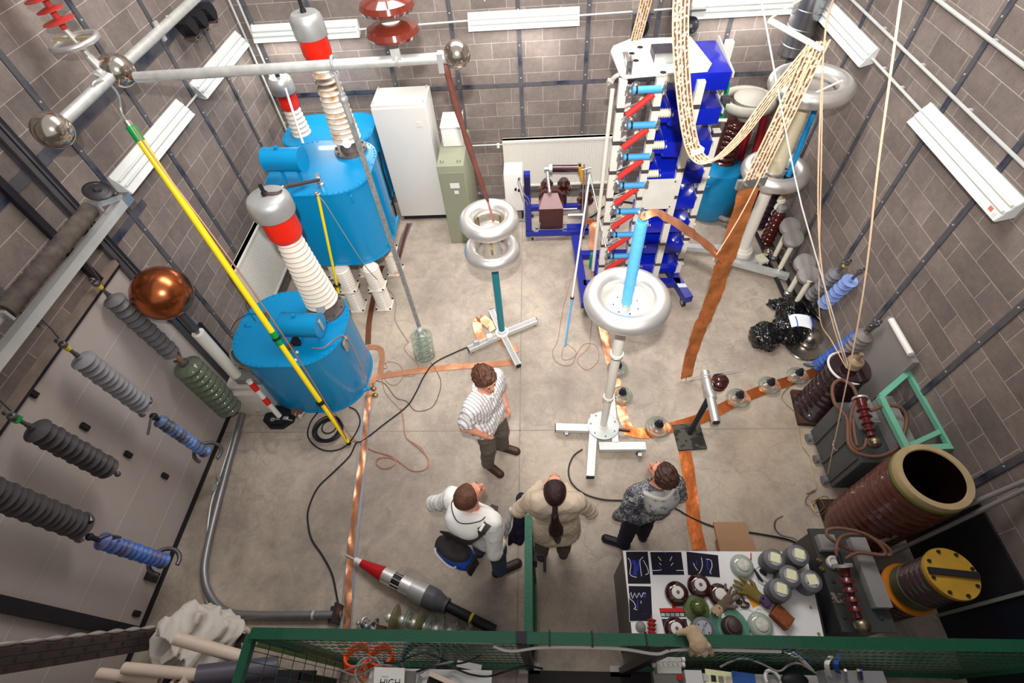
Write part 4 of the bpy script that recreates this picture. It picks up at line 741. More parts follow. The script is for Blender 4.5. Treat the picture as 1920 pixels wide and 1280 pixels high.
c = atX(180, 371, -3.48); P('disc', G().lathe([(.02, -.02), (.05, -.02), (.08, -.008), (.098, .0), (.098, .008), (.09, .012), (.088, .008), (.075, .012), (.07, .008), (.03, .014), (.02, .03)], c + Vector((.06, 0, .06)), (.45, -.05, .88), 36), M('black_disc', '2a262c', .4), t)
P('arm', G().bar(a + Vector((.0, .04, 0)), ra + Vector((0, -.05, .03)), .02, .04), ALUD, t)
# --- copper ball column
x, y = -3.5, 3.08; t = T('copper_sphere_stand', 'large polished copper ball on a white tube column by the door', 'electrode', (x, y, 0))
P('sphere', G().sph((x, y, 2.0), .255, (1, 1, .96), 48, 30), M('polished_copper', 'b9683f', .24, .95, .1, 2), t); P('neck', G().cyl((x, y, 1.46), (x, y, 1.76), .04, n=20).cyl((x, y, 1.40), (x, y, 1.46), .022, n=14), M('neck_steel', '6f6f70', .3, .8), t)
P('column', G().cyl((x, y, .62), (x, y, 1.41), .062, n=26), CREAM, t); P('cabinet', G().rbox((x + .02, y - .06, .24), (.42, .24, .46), .015), M('pale_cabinet', 'c9c2b8', .45), t); P('step', G().box((x + .02, y - .02, .5), (.32, .2, .06)), MC['pale_cabinet'], t); P('knob', G().cyl((x + .08, y - .18, .12), (x + .08, y - .2, .12), .022), M('knob_tan', 'b7a47e', .5), t)
t = T('junction_box', 'grey box on the pale cabinet with leather glove and stickers on it', 'box', (-3.3, 3.1, .5)); P('body', G().rbox(at(470, 706, .58), (.30, .15, .10), .01), M('box_grey', '7c7977', .5), t); P('sticker', G().box(at(443, 700, .63), (.08, .1, .004)), M('pale_green_sticker', 'b7c8a0', .5), t); P('plug', G().cyl(at(480, 706, .6), at(492, 706, .6), .02), WHT, t)
P('strap', G().tor(at(441, 691, .66), .03, .012, (.5, .3, 1), 20, 8, 0, 4), M('hi_vis', 'c8f02a', .5), t)
# coil of grey lead on the wall and trunking
t = T('cable_coil', 'grey hose coil tucked behind the cabinet at the wall', 'cable', at(450, 672, .2)); 
for k in range(4): P('turn', G().tor(at(444 + k * 2, 668 + k, .35 + k * .02), .11 + .008 * k, .01, (.9, .3, .2 + .1 * k), 30, 6), WIRG, t)
P('trunking', G().box((-3.78, 3.38, .6), (.03, .12, 1.1)), dark, None, 'dark wall trunking with ventilation slots beside the door edge', 'trunking')
# barrier post and base
b0 = at(527, 783, .0); t = T('rubber_weight', 'black octagonal rubber base lying on the floor', 'base', b0)
pts = [(b0.x + .2 * math.cos(math.pi / 8 + k * math.pi / 4), b0.y + .17 * math.sin(math.pi / 8 + k * math.pi / 4)) for k in range(8)]; P('body', G().prism(pts, 0, .05).prism([(b0.x + (p[0] - b0.x) * .8, b0.y + (p[1] - b0.y) * .8) for p in pts], .05, .075), BLK_, t)
P('spanner', G().bar(at(508, 785, .08), at(525, 786, .08), .014, .01).tor(at(511, 786, .08), .02, .008, n=14, m=6), ALUD, t); P('spanner', G().bar(at(530, 785, .085), at(548, 788, .085), .014, .01).sph(at(536, 783, .09), .03, (1.3, .8, .5), 12, 8), ALUD, t)
t = T('barrier_post', 'red and white striped plastic post leaning from the floor base', 'post', at(526, 779, .08)); a, b = at(524, 780, .10), at(466, 713, .68)
seq = [(0, .36, WHT), (.36, .53, RED), (.53, .74, WHT), (.74, .93, RED), (.93, 1, WHT)]
for s0, s1, m_ in seq: P('band' if m_ is RED else 'tube', G().cyl(a + (b - a) * s0, a + (b - a) * s1, .032, n=20), m_, t)
P('carton', G().rbox(at(545, 768, .04), (.36, .1, .07), .01, rz=-.42), M('printed_carton', '6b4a3a', .7, 0, c2='d8d2ca', mix=(.62, .66), scale=9), None, 'long brown printed carton pushed under the front blue tank', 'carton')
# bent pipe on the floor, with the thin rod alongside
pt = [at(455, 775, .05), at(420, 900, .05), at(388, 1030, .05), at(384, 1085, .05), at(400, 1125, .05), at(430, 1148, .05), at(480, 1153, .05), at(560, 1153, .05), at(640, 1152, .05)]
t = T('steel_pipe', 'bent grey steel pipe lying on the floor from the cabinet to the copper strip', 'pipe', at(395, 1100, 0)); P('tube', G().tube(pt, .036, 16, smooth=6), M('painted_steel', '8a8a8c', .4, .6, .08, 9), t)
P('joint', G().cyl(at(586, 1153, .05), at(590, 1153, .05), .041), FR, t); P('end_bracket', G().box(at(633, 1150, .09), (.03, .16, .18)).box(at(628, 1152, .02), (.1, .14, .03)), dark, t)
t = T('steel_rod', 'thin grey rod lying beside the bent steel pipe', 'rod', at(385, 1000, 0)); P('rod', G().tube([at(447, 785, .03), at(413, 893, .03), at(395, 950, .03), at(386, 1040, .03), at(384, 1110, .03), at(395, 1140, .03)], .014, 8, smooth=3), ALUD, t); P('joint', G().cyl(at(409, 890, .03), at(414, 905, .04), .02).box(at(403, 915, .04), (.03, .08, .03)), ALUD, t)
# floor copper: trench strip with grey tray
t = T('copper_trench', 'copper earthing strip lying in a grey channel across the floor', 'strip', at(670, 950, 0))
TR = M('tray_grey', '9aa1aa', .5, .1, .06); path = [at(691, 745, .004), at(682, 830, .004), at(669, 950, .004), at(657, 1060, .004), at(650, 1160, .004), at(646, 1210, .004)]
P('channel', G().ribbon(path, (1, 0, 0), .11, .006, 0, smooth=6), TR, t)
for k in (-.052, .052): P('channel_lip', G().tube([p + Vector((k, 0, .006)) for p in path], .006, 6), TR, t)
P('strip', G().ribbon([p + Vector((.0 + .012 * math.sin(i * 2), 0, .018)) for i, p in enumerate(path)], (1, 0, 0), .07, .002, .02, smooth=14), COP, t)
def floor_strip(lab, pts, w=.09, sides=None, crease=.004, mat=None, sm=6):
    p = [at(x_, y_, .012) for x_, y_ in pts]; sd = []
    for i in range(len(p)):
        d_ = (p[min(i + 1, len(p) - 1)] - p[max(i - 1, 0)]); sd.append(Vector((-d_.y, d_.x, 0)).normalized())
    t = T('copper_strip', lab, 'strip', p[0]); P('ribbon', G().ribbon(p, sd, w, .002, crease, smooth=sm), mat or COP, t); return t
floor_strip('copper strip running from the front tank toward the X-shaped foot', [(700, 707), (760, 698), (840, 688), (900, 684), (972, 678)], .085)
floor_strip('copper strip rising along the front tank from its lower corner', [(690, 765), (693, 740), (697, 715), (706, 706)], .10)
floor_strip('copper strip in a square bend behind the front tank', [(712, 705), (716, 676), (714, 655), (700, 650), (688, 652)], .075, sm=2)
floor_strip('dull copper strip between the two blue tanks', [(690, 645), (692, 605), (700, 560), (712, 510), (718, 498)], .075, mat=M('dull_copper', '8d5540', .45, .7, .12, 5))
floor_strip('short copper strip inlaid before the tall grey cabinet', [(749, 482), (758, 445), (766, 420)], .04, mat=MC['dull_copper'])
P('inlay', G().ribbon([at(744, 490, .004), at(757, 445, .004), at(768, 418, .004)], (1, .1, 0), .10, .004), M('inlay_grey', '6c6468', .7), None, 'dark grey floor inlay holding a short copper strip', 'channel')
COP2 = M('bright_copper', 'd2763f', .3, .85, .15, 4, bump=.35, bscale=7)
floor_strip('orange copper strip on the floor passing under the dark steel plate', [(1284, 845), (1290, 880), (1297, 940), (1303, 990), (1312, 1030)], .135, mat=COP2)
floor_strip('orange copper strip under the row of glass discs', [(1172, 806), (1210, 812), (1262, 800), (1320, 782), (1380, 752), (1440, 727), (1500, 708), (1550, 690)], .125, mat=COP2)
t = T('copper_strip', 'folded copper foil offcut beside the X-shaped foot', 'strip', at(905, 615, .02)); P('foil', G().ribbon([at(906, 642, .02), at(897, 620, .03), at(895, 602, .06), at(903, 597, .08), at(918, 608, .04), at(926, 618, .02)], (0.9, .45, .1), .12, .002, .01, smooth=4), COP, t); P('tail', G().ribbon([at(932, 632, .02), at(945, 645, .02), at(962, 650, .02), at(970, 660, .02)], (.3, 1, 0), .06, .002, .006, smooth=4), COP, t)
# glass discs resting on the copper strip
for i, (px, py, k, w) in enumerate(((1158, 692, 1.0, 'half hidden behind the cream column'), (1166, 742, 1.0, 'just beside the slim column foot'), (1233, 802, 1.12, 'largest, by the dark steel plate'), (1383, 748, 1.08, 'just past the short steel pipe'), (1441, 724, 1.0, 'second from the rusty plate'), (1494, 706, 1.0, 'beside the rusty base plate'))):
    c = at(px, py, .02); t = T('glass_insulator', 'glass disc insulator on the copper strip, ' + w, 'insulator', c, 'glass discs along the copper strip')
    P('glass_disc', G().lathe([(r * k, (z + .03) * k) for r, z in DISC], c, n=36), GLS, t); P('cap', G().lathe([(.046 * k, .06), (.046 * k, .09), (.03 * k, .11), (.026 * k, .15), (.015 * k, .165)], c, n=20), dark, t)
# steel plate stand with the cross pipe
t = T('spark_gap_stand', 'dark steel plate with a leaning post carrying a short polished pipe', 'stand', (1.65, 2.57, 0)); P('plate', G().box((1.645, 2.565, .016), (.31, .31, .03), rz=.06), M('worn_plate', '55534a', .5, .4, c2='2b2a26', mix=(.5, .56), scale=14), t)
pz = .56; P('pipe', G().cyl(at(1322, 697, pz), at(1343, 792, pz), .045, n=30), ALUB, t); P('pipe_mouth', G().cyl(at(1343, 792, pz), at(1343.3, 793, pz), .037, n=24), dark, t)
P('post', G().cyl((1.65, 2.6, .03), at(1334, 738, .5), .026, .034, n=20), dark, t); P('sleeve', G().cyl(at(1330, 733, pz), at(1335, 748, pz), .052, n=28), ALUD, t)
c = at(1349, 716, .56); P('insulator', G().lathe([(.04, -.1), (.07, -.09), (.08, -.07), (.05, -.055), (.08, -.04), (.088, -.015), (.05, .0), (.08, .015), (.088, .04), (.05, .06), (.04, .075), (.02, .08)], c, n=30), BRN, t)
P('strip', G().bar(at(1297, 708, .62), at(1397, 690, .66), .012, .006), ALU, t)
# ================================================================ along the wall opposite the door
for i, (c1, f1, c2_, f2, w) in enumerate((((1481, 425), (1457, 480), (1487, 447), (1470, 503), 'nearer the big ring column'), ((1508, 494), (1480, 546), (1515, 515), (1496, 570), 'nearer the black bags'))):
    t = T('sphere_gap', 'pair of grey drums on four pale posts over dark rails, ' + w, 'equipment', at(f1[0], f1[1], .1))
    for c, f in ((c1, f1), (c2_, f2)):
        b = at(f[0], f[1], .14); b.x = min(b.x, 3.33); top = atX(c[0], c[1], 3.36); P('post', G().cyl(b, (b.x + .02, b.y + .02, top.z), .032, n=18), IVY, t); P('post_foot', G().lathe([(.05, -.05), (.05, -.01), (.035, 0), (.034, .02)], b, n=18), ALU, t)
        P('drum', G().lathe([(.03, -.05), (.10, -.048), (.125, -.03), (.125, -.01), (.115, .0), (.125, .01), (.125, .03), (.1, .048), (.03, .05)], (top.x, top.y, top.z), (-.15, -.45, .9), 30), M('drum_grey', '8b8680', .45), t)
P('rail', G().bar((3.26, 5.9, .06), (3.30, 4.1, .06), .03, .05).bar((3.40, 5.9, .06), (3.44, 4.1, .06), .03, .05), dark, None, 'pair of dark steel rails on the floor along the wall', 'rail')
def stack(lab, px, py, z1, n, ro, mat, lean=(0, 0), capm=None, X=None):
    b = at(px, py, 0); b.x = min(b.x, 3.36); t = T('post_insulator', lab, 'insulator', b); ax = Vector((lean[0], lean[1], 1)); P('body', G().lathe(sheds(.03, z1, n, ro * .6, ro, ro1=ro * .9), b, ax, 26), mat, t); P('foot', G().cyl(b, b + ax.normalized() * .04, ro * .9), steel, t)
    if capm: P('cap', G().lathe([(ro * .6, z1), (ro * .62, z1 + .06), (ro * .3, z1 + .07)], b, ax, 20), capm, t)
    return t
MAR = M('maroon_glaze', '4a1712', .15, 0, .1, 4, coat=.7)
stack('glossy maroon ribbed insulator in front of its group by the wall', 1436, 458, .62, 7, .1, MAR, (.0, .0), ALUD); stack('tall dark violet ribbed insulator behind the maroon one', 1426, 425, 1.0, 10, .105, M('violet_glaze', '2c1c2a', .2, coat=.6), (.02, 0))
stack('tallest maroon insulator rising toward the lower big ring', 1440, 405, 1.25, 14, .085, MAR, (.02, 0)); stack('slim white and amber insulator in the wall corner group', 1460, 450, .8, 7, .062, IVY, (0, 0), M('amber_cap', 'b8763a', .6))
t = T('ball_fitting', 'steel ball on a cream block at the foot of the ring column', 'fitting', at(1430, 490, 0)); P('ball', G().sph(at(1440, 472, .2), .06, n=20, m=12), STL, t); P('block', G().box(at(1426, 490, .07), (.12, .16, .14), rz=.3), IVY, t); P('plate', G().box(at(1455, 470, .16), (.2, .1, .02), rz=-.4), STL, t); P('block_face', G().box(at(1432, 497, .06) + Vector((0, -.03, 0)), (.06, .05, .08), rz=.3), BLK_, t)
# rear right corner vessel with red struts
t = T('pressure_vessel', 'round turquoise tank with brown insulator and grey ring head in the rear corner', 'tank', (2.75, 6.5, 0)); TQ = M('turquoise_paint', '0a76a5', .35, 0, .05, 3, coat=.2)
P('shell', G().lathe([(.3, .02), (.36, .1), (.37, .3), (.37, .72), (.33, .82), (.2, .86), (.12, .87)], (2.68, 6.52, 0), n=44), TQ, t); P('insulator', G().lathe(sheds(.86, 1.5, 8, .1, .15, ro1=.14), (2.72, 6.55, 0), n=28), BRN, t)
P('head_ring', G().tor((2.78, 6.55, 1.75), .30, .06, n=48, m=14), M('ring_grey', '9a958a', .5), t); P('head', G().lathe([(.12, 1.5), (.22, 1.7), (.24, 1.78), (.16, 1.83), (.01, 1.85)], (2.85, 6.58, 0), n=32), MC['ring_grey'], t); P('lug', G().box((2.45, 6.2, .66), (.06, .04, .08)), TQ, t)
for (p0, p1) in (((3.05, 6.7, .0), (2.92, 6.62, 1.72)), ((3.2, 6.5, .0), (3.05, 6.5, 1.7))): P('red_strut', G().cyl(p0, p1, .055, n=18), M('dark_red', '9a1420', .35, coat=.3), t)
P('floor_ring', G().tor((2.98, 6.32, .15), .25, .04, n=44, m=12, axis=(0, 0, 1)), M('ring_dull', '75706a', .55), None, 'dull grey ring lying on the floor behind the hanging copper band', 'ring')
# lean-on strings at the wall
for lab, p0, p1, X, n, R, m_, rr in (('grey rubber insulator leaning on the block wall above the bags', (1572, 508), (1520, 556), 3.38, 8, .085, SHG, None), ('pale blue insulator with wide pointed sheds leaning above the bags', (1596, 524), (1541, 573), 3.43, 7, .085, M('pale_blue_shed', '8fa6dc', .4), 'w'), ('brown and grey insulator leaning on the pale slab', (1626, 624), (1584, 662), 3.37, 6, .09, M('taupe_shed', '7d736e', .5), None), ('deep blue insulator leaning behind the brown one, steel ring at its foot', (1612, 628), (1526, 690), 3.36, 12, .075, M('cobalt_shed', '3a5cae', .45), None)):
    tt, a, b, d = composite(lab, p0, p1, X, n, R, m_, head='lying' not in lab, yellow='grey rubber' in lab, r_=rr)
    if 'steel ring' in lab: P('arcing_ring', G().tor(b + Vector((-.02, .02, .0)), .13, .022, (.2, .9, .5), 40, 10, .2, 4.6), M('ring_blue_grey', '5d6470', .45, .4), tt)
SLB = T('metal_slab', 'tall grey metal slab with a white tube on top, against the block wall', 'panel', (3.45, 2.99, 0)); P('panel', G().box((3.45, 2.99, .62), (.05, .56, 1.2), rot=Matrix.Rotation(.04, 3, 'Y')), M('slab_grey', '8a8580', .55, 0, .05, 3), SLB)
P('tube', G().cyl((3.44, 3.2, 1.25), (3.44, 2.78, 1.25), .03, n=16), WHT, SLB)
# bowls
t = T('steel_bowl', 'shiny domed steel electrode on the floor below the bags', 'bowl', at(1530, 642, 0)); P('dome', G().lathe([(.14, .02), (.15, .04), (.14, .09), (.11, .14), (.06, .175), (.01, .185)], at(1526, 638, .0) + Vector((-.07, 0, 0)), n=36), STL, t); P('rim', G().lathe([(.05, .0), (.2, .005), (.21, .02), (.2, .03), (.1, .02)], at(1516, 652, .0) + Vector((-.07, 0, 0)), n=36), STL, t)
# brown bushing on rusty plate
b = Vector((3.12, 2.9, 0)); t = T('brown_bushing', 'squat dark brown ribbed bushing on a rusty square plate', 'bushing', b)
P('plate', G().box((b.x, b.y, .03), (.44, .44, .06), rz=-.12), M('rusty_steel', '4a3026', .8, 0, .3, 7, c2='2a1a18'), t); P('body', G().lathe(sheds(.06, .84, 9, .17, .225, ro1=.19, tip=.3), (b.x, b.y, 0), n=48), M('aubergine_glaze', '2a141c', .1, 0, .1, 3, coat=1.0), t)
P('top', G().lathe([(.19, .84), (.2, .86), (.18, .885), (.06, .89)], (b.x, b.y, 0), n=40), MC['aubergine_glaze'], t); P('terminal', G().lathe([(.06, .89), (.075, .91), (.06, .94), (.08, .96), (.075, .99), (.04, 1.0), (.02, 1.01), (.02, 1.1)], (b.x + .0, b.y, 0), n=20), M('bronze_fitting', '9a8468', .5, .3), t); P('tie_band', G().tor((b.x - .02, b.y, .86), .19, .012, (.1, 0, 1), 40, 8, 1.5, 5.2), WHT, t)
# dark transformer with brown hose
DG = M('dark_grey_enamel', '4b4d4e', .4, 0, .04, 3); DGT = M('grey_enamel', '8d8a88', .45); HOS = M('brown_hose', '6f4c3c', .55, 0, .08, 6); MRT = M('oxblood_glaze', '5c1c1c', .25, 0, .05, coat=.4)
t = T('transformer', 'dark grey transformer box with brown hose loops, on small castors', 'transformer', (3.17, 2.27, 0)); P('body', G().rbox((3.17, 2.27, .4), (.46, .64, .62), .01), DG, t)
for y0 in (2.0, 2.2, 2.42): P('side_rib', G().lohi((2.925, y0, .1), (2.94, y0 + .02, .68)), DG, t)
P('side_handle', G().tor((2.93, 2.25, .45), .05, .006, (1, 0, 0), 20, 6, 0, 3.1), ALUD, t)
for y0 in (2.05, 2.28, 2.53): P('castor', G().cyl((2.9, y0, .045), (2.94, y0, .045), .043, n=18), M('castor_grey', '77787c', .5), t)
P('top_box', G().rbox((3.10, 2.42, .79), (.12, .28, .16), .008), DGT, t); P('top_box', G().rbox((3.30, 2.30, .80), (.14, .5, .18), .008), DGT, t)
def cable_bushing(t, a, b, ball):
    a, b = Vector(a), Vector(b); d = b - a; L = d.length; pr = [(.055, 0), (.06, .01), (.045, .03), (.04, L * .2)]
    for k in range(4): z = L * (.3 + .18 * k); r = .033 - .003 * k; pr += [(r, z - .03), (r + .022, z), (r + .024, z + .008), (r, z + .02)]
    pr += [(.03, L)]; P('bushing', G().lathe(pr, a, d, 26), MRT, t); P('flange', G().cyl(a - d.normalized() * .01, a + d.normalized() * .008, .07, n=30), ALUD, t); P('ball', G().sph(ball, .055, n=24, m=14), M('dull_brass', '8d8169', .3, .85), t)
cable_bushing(t, at(1613, 748, .92), at(1634, 818, .9), at(1640, 829, .88))
P('hose', G().tube([at(1608, 745, .95), at(1597, 722, 1.0), at(1575, 712, 1.0), at(1561, 725, .98), at(1565, 755, .95), at(1588, 785, .92), at(1591, 830, .9), at(1610, 850, .9), at(1650, 855, .9), at(1685, 835, .92), at(1700, 790, .95), at(1690, 765, 1.0), at(1660, 760, 1.0), at(1632, 770, .97)], .016, 12, smooth=6), HOS, t)
P('hose', G().tube([at(1604, 752, .93), at(1596, 775, .92), at(1594, 820, .9), at(1606, 842, .88), at(1620, 838, .88), at(1625, 822, .9)], .014, 10, smooth=5), HOS, t); P('hose', G().tube([at(1600, 785, .93), at(1602, 810, .91), at(1607, 835, .89)], .014, 10, smooth=5), HOS, t)
# green frame
t = T('metal_stand', 'pale green steel table frame leaning by the block wall', 'frame', (3.38, 2.2, 0)); GF = M('mint_paint', '72b79a', .45, 0, .05, 5); K = [at(1703, 698, 1.03), at(1783, 838, 1.03), at(1700, 842, 1.0), at(1650, 744, 1.0)]
for i in range(4): P('frame_bar', G().bar(K[i], K[(i + 1) % 4], .05, .05), GF, t)
for i in (0, 1): P('leg', G().bar(K[i], (3.46, K[i].y, 0), .045, .045), GF, t)
P('frame_bar', G().bar(at(1765, 808, 1.02), at(1705, 836, 1.0), .04, .05), GF, t)
# giant hollow insulator
x, y = 3.04, 1.575; t = T('hollow_insulator', 'giant hollow brown porcelain insulator, open at the top, standing on the floor', 'insulator', (x, y, 0)); pr = sheds(.12, 1.24, 12, .215, .275, ro1=.285, ri1=.25, tip=.25); pr += [(.25, 1.24), (.262, 1.25), (.262, 1.26)]
P('body', G().lathe([(r, z) for r, z in pr], (x, y, 0), n=60, cap=False), M('brown_ribbed_glaze', '5a3128', .2, 0, .1, 3, coat=.6), t)
P('rim', G().lathe([(.262, 1.25), (.272, 1.26), (.272, 1.31), (.265, 1.325), (.222, 1.325), (.215, 1.31)], (x, y, 0), n=60, cap=False), M('bare_clay', 'b09a72', .7, 0, .1, 9), t); P('bore', G().lathe([(.215, 1.315), (.205, 1.2), (.2, .3), (.01, .28)], (x, y, 0), n=48, cap=False), M('shaded_bore_glaze', '160607', .3, coat=.25), t)  # dark bore glaze, deepened so its colour carries the shade inside
P('green_band', G().lathe([(.263, 1.225), (.276, 1.235), (.276, 1.26), (.27, 1.27)], (x, y, 0), n=60, cap=False), M('olive_glaze', '6d7434', .4), t); P('base_flange', G().lathe([(.26, .0), (.27, .02), (.25, .09), (.23, .12)], (x, y, 0), n=48), M('rusty_flange', '6a5240', .7, 0, .2, 9), t); P('base_plate', G().box((2.93, 1.6, .02), (.3, .5, .04)), MC['rusty_steel'], t)
P('wire_tangle', G().tube([at(1541, 760, .02), at(1500, 770, .02) if 0 else at(1543, 905, .02), at(1528, 918, .03), at(1518, 925, .02), at(1510, 940, .02), at(1522, 950, .04), at(1535, 935, .05), at(1545, 950, .06), at(1530, 960, .05), at(1522, 942, .04), at(1548, 930, .06), at(1556, 948, .08), at(1540, 965, .05)][2:], .004, 5, smooth=6), BRS, None, 'tangle of thin brass wire at the giant insulator foot', 'wire')
cord('thin brown wire wandering over the floor beside the castors', [at(1500, 705, .1), at(1488, 715, .03), at(1467, 740, .01), at(1472, 755, .01), at(1495, 780, .01), at(1503, 832, .01), at(1520, 860, .01), at(1530, 905, .01), at(1528, 920, .01), at(1512, 925, .01)], .004, BRS, 6, 'copper_wire', 'wire')
# yellow capped insulator
x, y = 3.02, .93; t = T('capped_insulator', 'ribbed brown insulator with a yellow bolted lid and orange flange', 'insulator', (x, y, 0)); YO = M('ochre_paint', 'b98f2c', .55, 0, .15, 7); OR = M('orange_paint', 'd98212', .45)
P('lower_body', G().lathe(sheds(.02, .45, 5, .15, .19), (x, y, 0), n=40), BRN, t); P('flange', G().lathe([(.14, .46), (.2, .47), (.2, .5), (.14, .51)], (x, y, 0), n=44), OR, t); P('collar', G().lathe([(.13, .54), (.175, .55), (.175, .66), (.15, .67)], (x, y, 0), n=40), M('olive_metal', '5c5a40', .5), t)
P('upper_body', G().lathe(sheds(.66, 1.0, 5, .13, .17), (x, y, 0), n=40), M('brown_grey_glaze', '4a3a3a', .15, coat=.7), t); P('lid', G().lathe([(.15, 1.0), (.18, 1.005), (.185, 1.03), (.18, 1.05), (.01, 1.055)], (x, y, 0), n=44), YO, t)
for k in range(8): a = k * math.pi / 4 + .2; P('bolt', G().cyl((x + .155 * math.cos(a), y + .155 * math.sin(a), 1.05), (x + .155 * math.cos(a), y + .155 * math.sin(a), 1.065), .013, n=6), dark, t)
P('lid_bar', G().box((x, y, 1.065), (.34, .045, .02), rz=-.1), dark, t)
# two long poles leaning over
for lab, p0, p1 in (('upper of two grey conduit poles leaning to the wall', (1650, 1016, .5), (1925, 900)), ('lower of two grey conduit poles leaning to the wall', (1665, 1040, .45), (1925, 915))):
    t = T('conduit_pole', lab, 'pole', at(*p0)); P('pole', G().cyl(at(*p0), atX(p1[0], p1[1], 3.46), .018, n=12), M('conduit_grey', '85807d', .5), t); P('end_cap', G().cyl(at(*p0), at(p0[0] - 3, p0[1] + 1, p0[2]), .021, n=12), dark, t)
# second transformer beside the table
t = T('transformer', 'low dark transformer with maroon cable bushing and coiled brown hose beside the table', 'transformer', (2.34, .92, 0)); x0, x1, y0, y1 = 2.17, 2.56, .56, 1.30
P('body', G().lohi((x0 + .02, y0 + .02, .0), (x1 - .02, y1 - .02, .86)), DG, t); P('lid', G().lohi((x0, y0, .86), (x1, y1, .89)), M('lid_dark', '3d3f3c', .5, 0, .06, 4), t)
P('top_box', G().rbox(at(1550, 1018, .93), (.13, .12, .07), .006), DGT, t); P('top_box', G().rbox((at(1630, 1070, .95).x, .96, .93), (.12, .5, .08), .006), DGT, t)
for px, py in ((1536, 1051), (1541, 1067)): P('brass_terminal', G().lathe([(.022, 0), (.02, .01), (.012, .02)], at(px, py, .89), n=16), BRS, t)
P('porcelain_ring', G().lathe([(.05, 0), (.05, .03), (.035, .035), (.03, .02)], at(1561, 1055, .89), n=24), WHT, t); P('plate', G().box(at(1571, 1121, .893), (.09, .07, .006), rz=-.1), M('plate_worn', '8a8076', .5, 0, c2='3a3636', mix=(.5, .55), scale=60), t)
for px, py in ((1562, 1088), (1583, 1155), (1652, 1157)): P('bolt', G().cyl(at(px, py, .89), at(px, py, .905), .014, n=6), dark, t)
cable_bushing(t, at(1579, 1060, 1.12), at(1608, 1157, 1.02), at(1616, 1173, 1.0))
P('hose', G().tube([at(1575, 1057, 1.1), at(1568, 1030, 1.15), at(1580, 1005, 1.12), at(1620, 1003, 1.1), at(1660, 1022, 1.1), at(1670, 1040, 1.08), at(1640, 1038, 1.05), at(1600, 1032, 1.05), at(1560, 1012, 1.08), at(1550, 995, 1.08), at(1575, 990, 1.1), at(1620, 1000, 1.12), at(1650, 1020, 1.12), at(1658, 1040, 1.1), at(1610, 1036, 1.06), at(1585, 1047, 1.03)], .013, 10, smooth=6), HOS, t)
P('hose_lead', G().cyl(at(1577, 1058, 1.12), at(1570, 1035, 1.14), .018, n=12), BLK_, t)
# ================================================================ wall lights, pipes, radiators
LW = M('lamp_white', 'dfe2de', .45, 0, .01); RADW = M('radiator_white', 'e6e2d8', .35, 0, .01)
def wall_light(lab, wl, u0, z=2.6):
    """a 1.4 m reflector batten; wl picks the wall, u0 its start"""
    L = 1.41; pr = [(0, .17), (.025, .18), (.04, .15), (.06, .13), (.065, .105), (.09, .08), (.095, .055), (.13, 0), (.11, -.005), (.0, .03)]
    if wl == 'b': f = lambda d, u, h: (u0 + u, YB - d, z + h)
    if wl == 'l': f = lambda d, u, h: (XL + d, u0 + u, z + h)
    if wl == 'r': f = lambda d, u, h: (XR - d, u0 + u, z + h)
    t = T('wall_light', lab, 'lamp', f(0, L / 2, 0), 'fluorescent battens on the walls'); n = len(pr)
    v = [f(d, u, h) for u in (0, L) for d, h in pr]; P('reflector', G().add(v, [(i, (i + 1) % n, n + (i + 1) % n, n + i) for i in range(n)]), LW, t, ang=20)
    for u in (.004, L - .004): P('end_plate', G().add([f(d, u + s, h) for s in (-.003, .003) for d, h in pr], [tuple(range(n)), tuple(range(n, 2 * n))] + [(i, (i + 1) % n, n + (i + 1) % n, n + i) for i in range(n)]), LW, t, ang=20)
    g = G()
    for k in (3, 5): d, h = pr[k]; g.tube([f(d + .012, .02, h - .01), f(d + .012, L - .02, h - .01)], .011, 8)
    P('lamp_tube', g, LW, t, split=True)
    if wl == 'b': c_ = f(.19, L / 2, .02); area('tube_light', c_, (c_[0], c_[1] - .35, c_[2] - 1), 16, 1.3, .08, (1.0, .98, .95)).parent = None
    return t
wall_light('white ribbed wall light high in the far corner behind the red capped bushings', 'b', -3.68); wall_light('brightest white wall light, centred high on the far wall', 'b', -.85); wall_light('white wall light high behind the impulse generator', 'b', 1.94)
wall_light('white wall light above the garage door end of the side wall', 'l', 3.77); wall_light('white wall light crossed by the overhead bus pipe', 'l', 5.52)
wall_light('white wall light next to the spiral duct', 'r', 5.53); wall_light('large looking white wall light with an orange sticker, far from the duct', 'r', 3.03)
P('sticker', G().box((XR - .155, 3.1, 2.665), (.004, .04, .03)), M('orange_sticker', 'f08060', .5), bpy.data.objects['wall_light.006'])
CON = M('conduit_white', 'c9ccc8', .4, .1)
def pipe_on_wall(lab, pts, r=.012, clips=(), mat=None):
    t = T('wall_conduit', lab, 'pipe', pts[0]); P('pipe', G().tube(pts, r, 8), mat or CON, t)
    for c in clips: P('clip', G().box(c, (.03, .03, .03)), CON, t)
yb = YB - .03; pipe_on_wall('thin white conduit linking the first two lights on the far wall', [(-2.27, yb, 2.66), (-.85, yb, 2.69)]); pipe_on_wall('thin white conduit linking the last two lights on the far wall', [(.56, yb, 2.68), (1.94, yb, 2.70)], clips=[(1.25, YB - .015, 2.69)])
pipe_on_wall('short conduit between the lights of the bus pipe wall', [(XL + .03, 5.18, 2.65), (XL + .03, 5.52, 2.65)]); xr = XR - .03
pipe_on_wall('conduit joining the two lights on the bushing side wall', [(xr, 4.44, 2.68), (xr, 5.53, 2.68)], .014, [(XR - .015, 4.9, 2.68), (XR - .015, 5.3, 2.68)])
pipe_on_wall('lower long white conduit above the wall lights', [(xr, -.9, 2.93), (xr, 7.0, 2.93)], .014, [(XR - .015, y_, 2.93) for y_ in (1.6, 2.4, 3.2, 4.0, 4.8, 5.6, 6.4)])
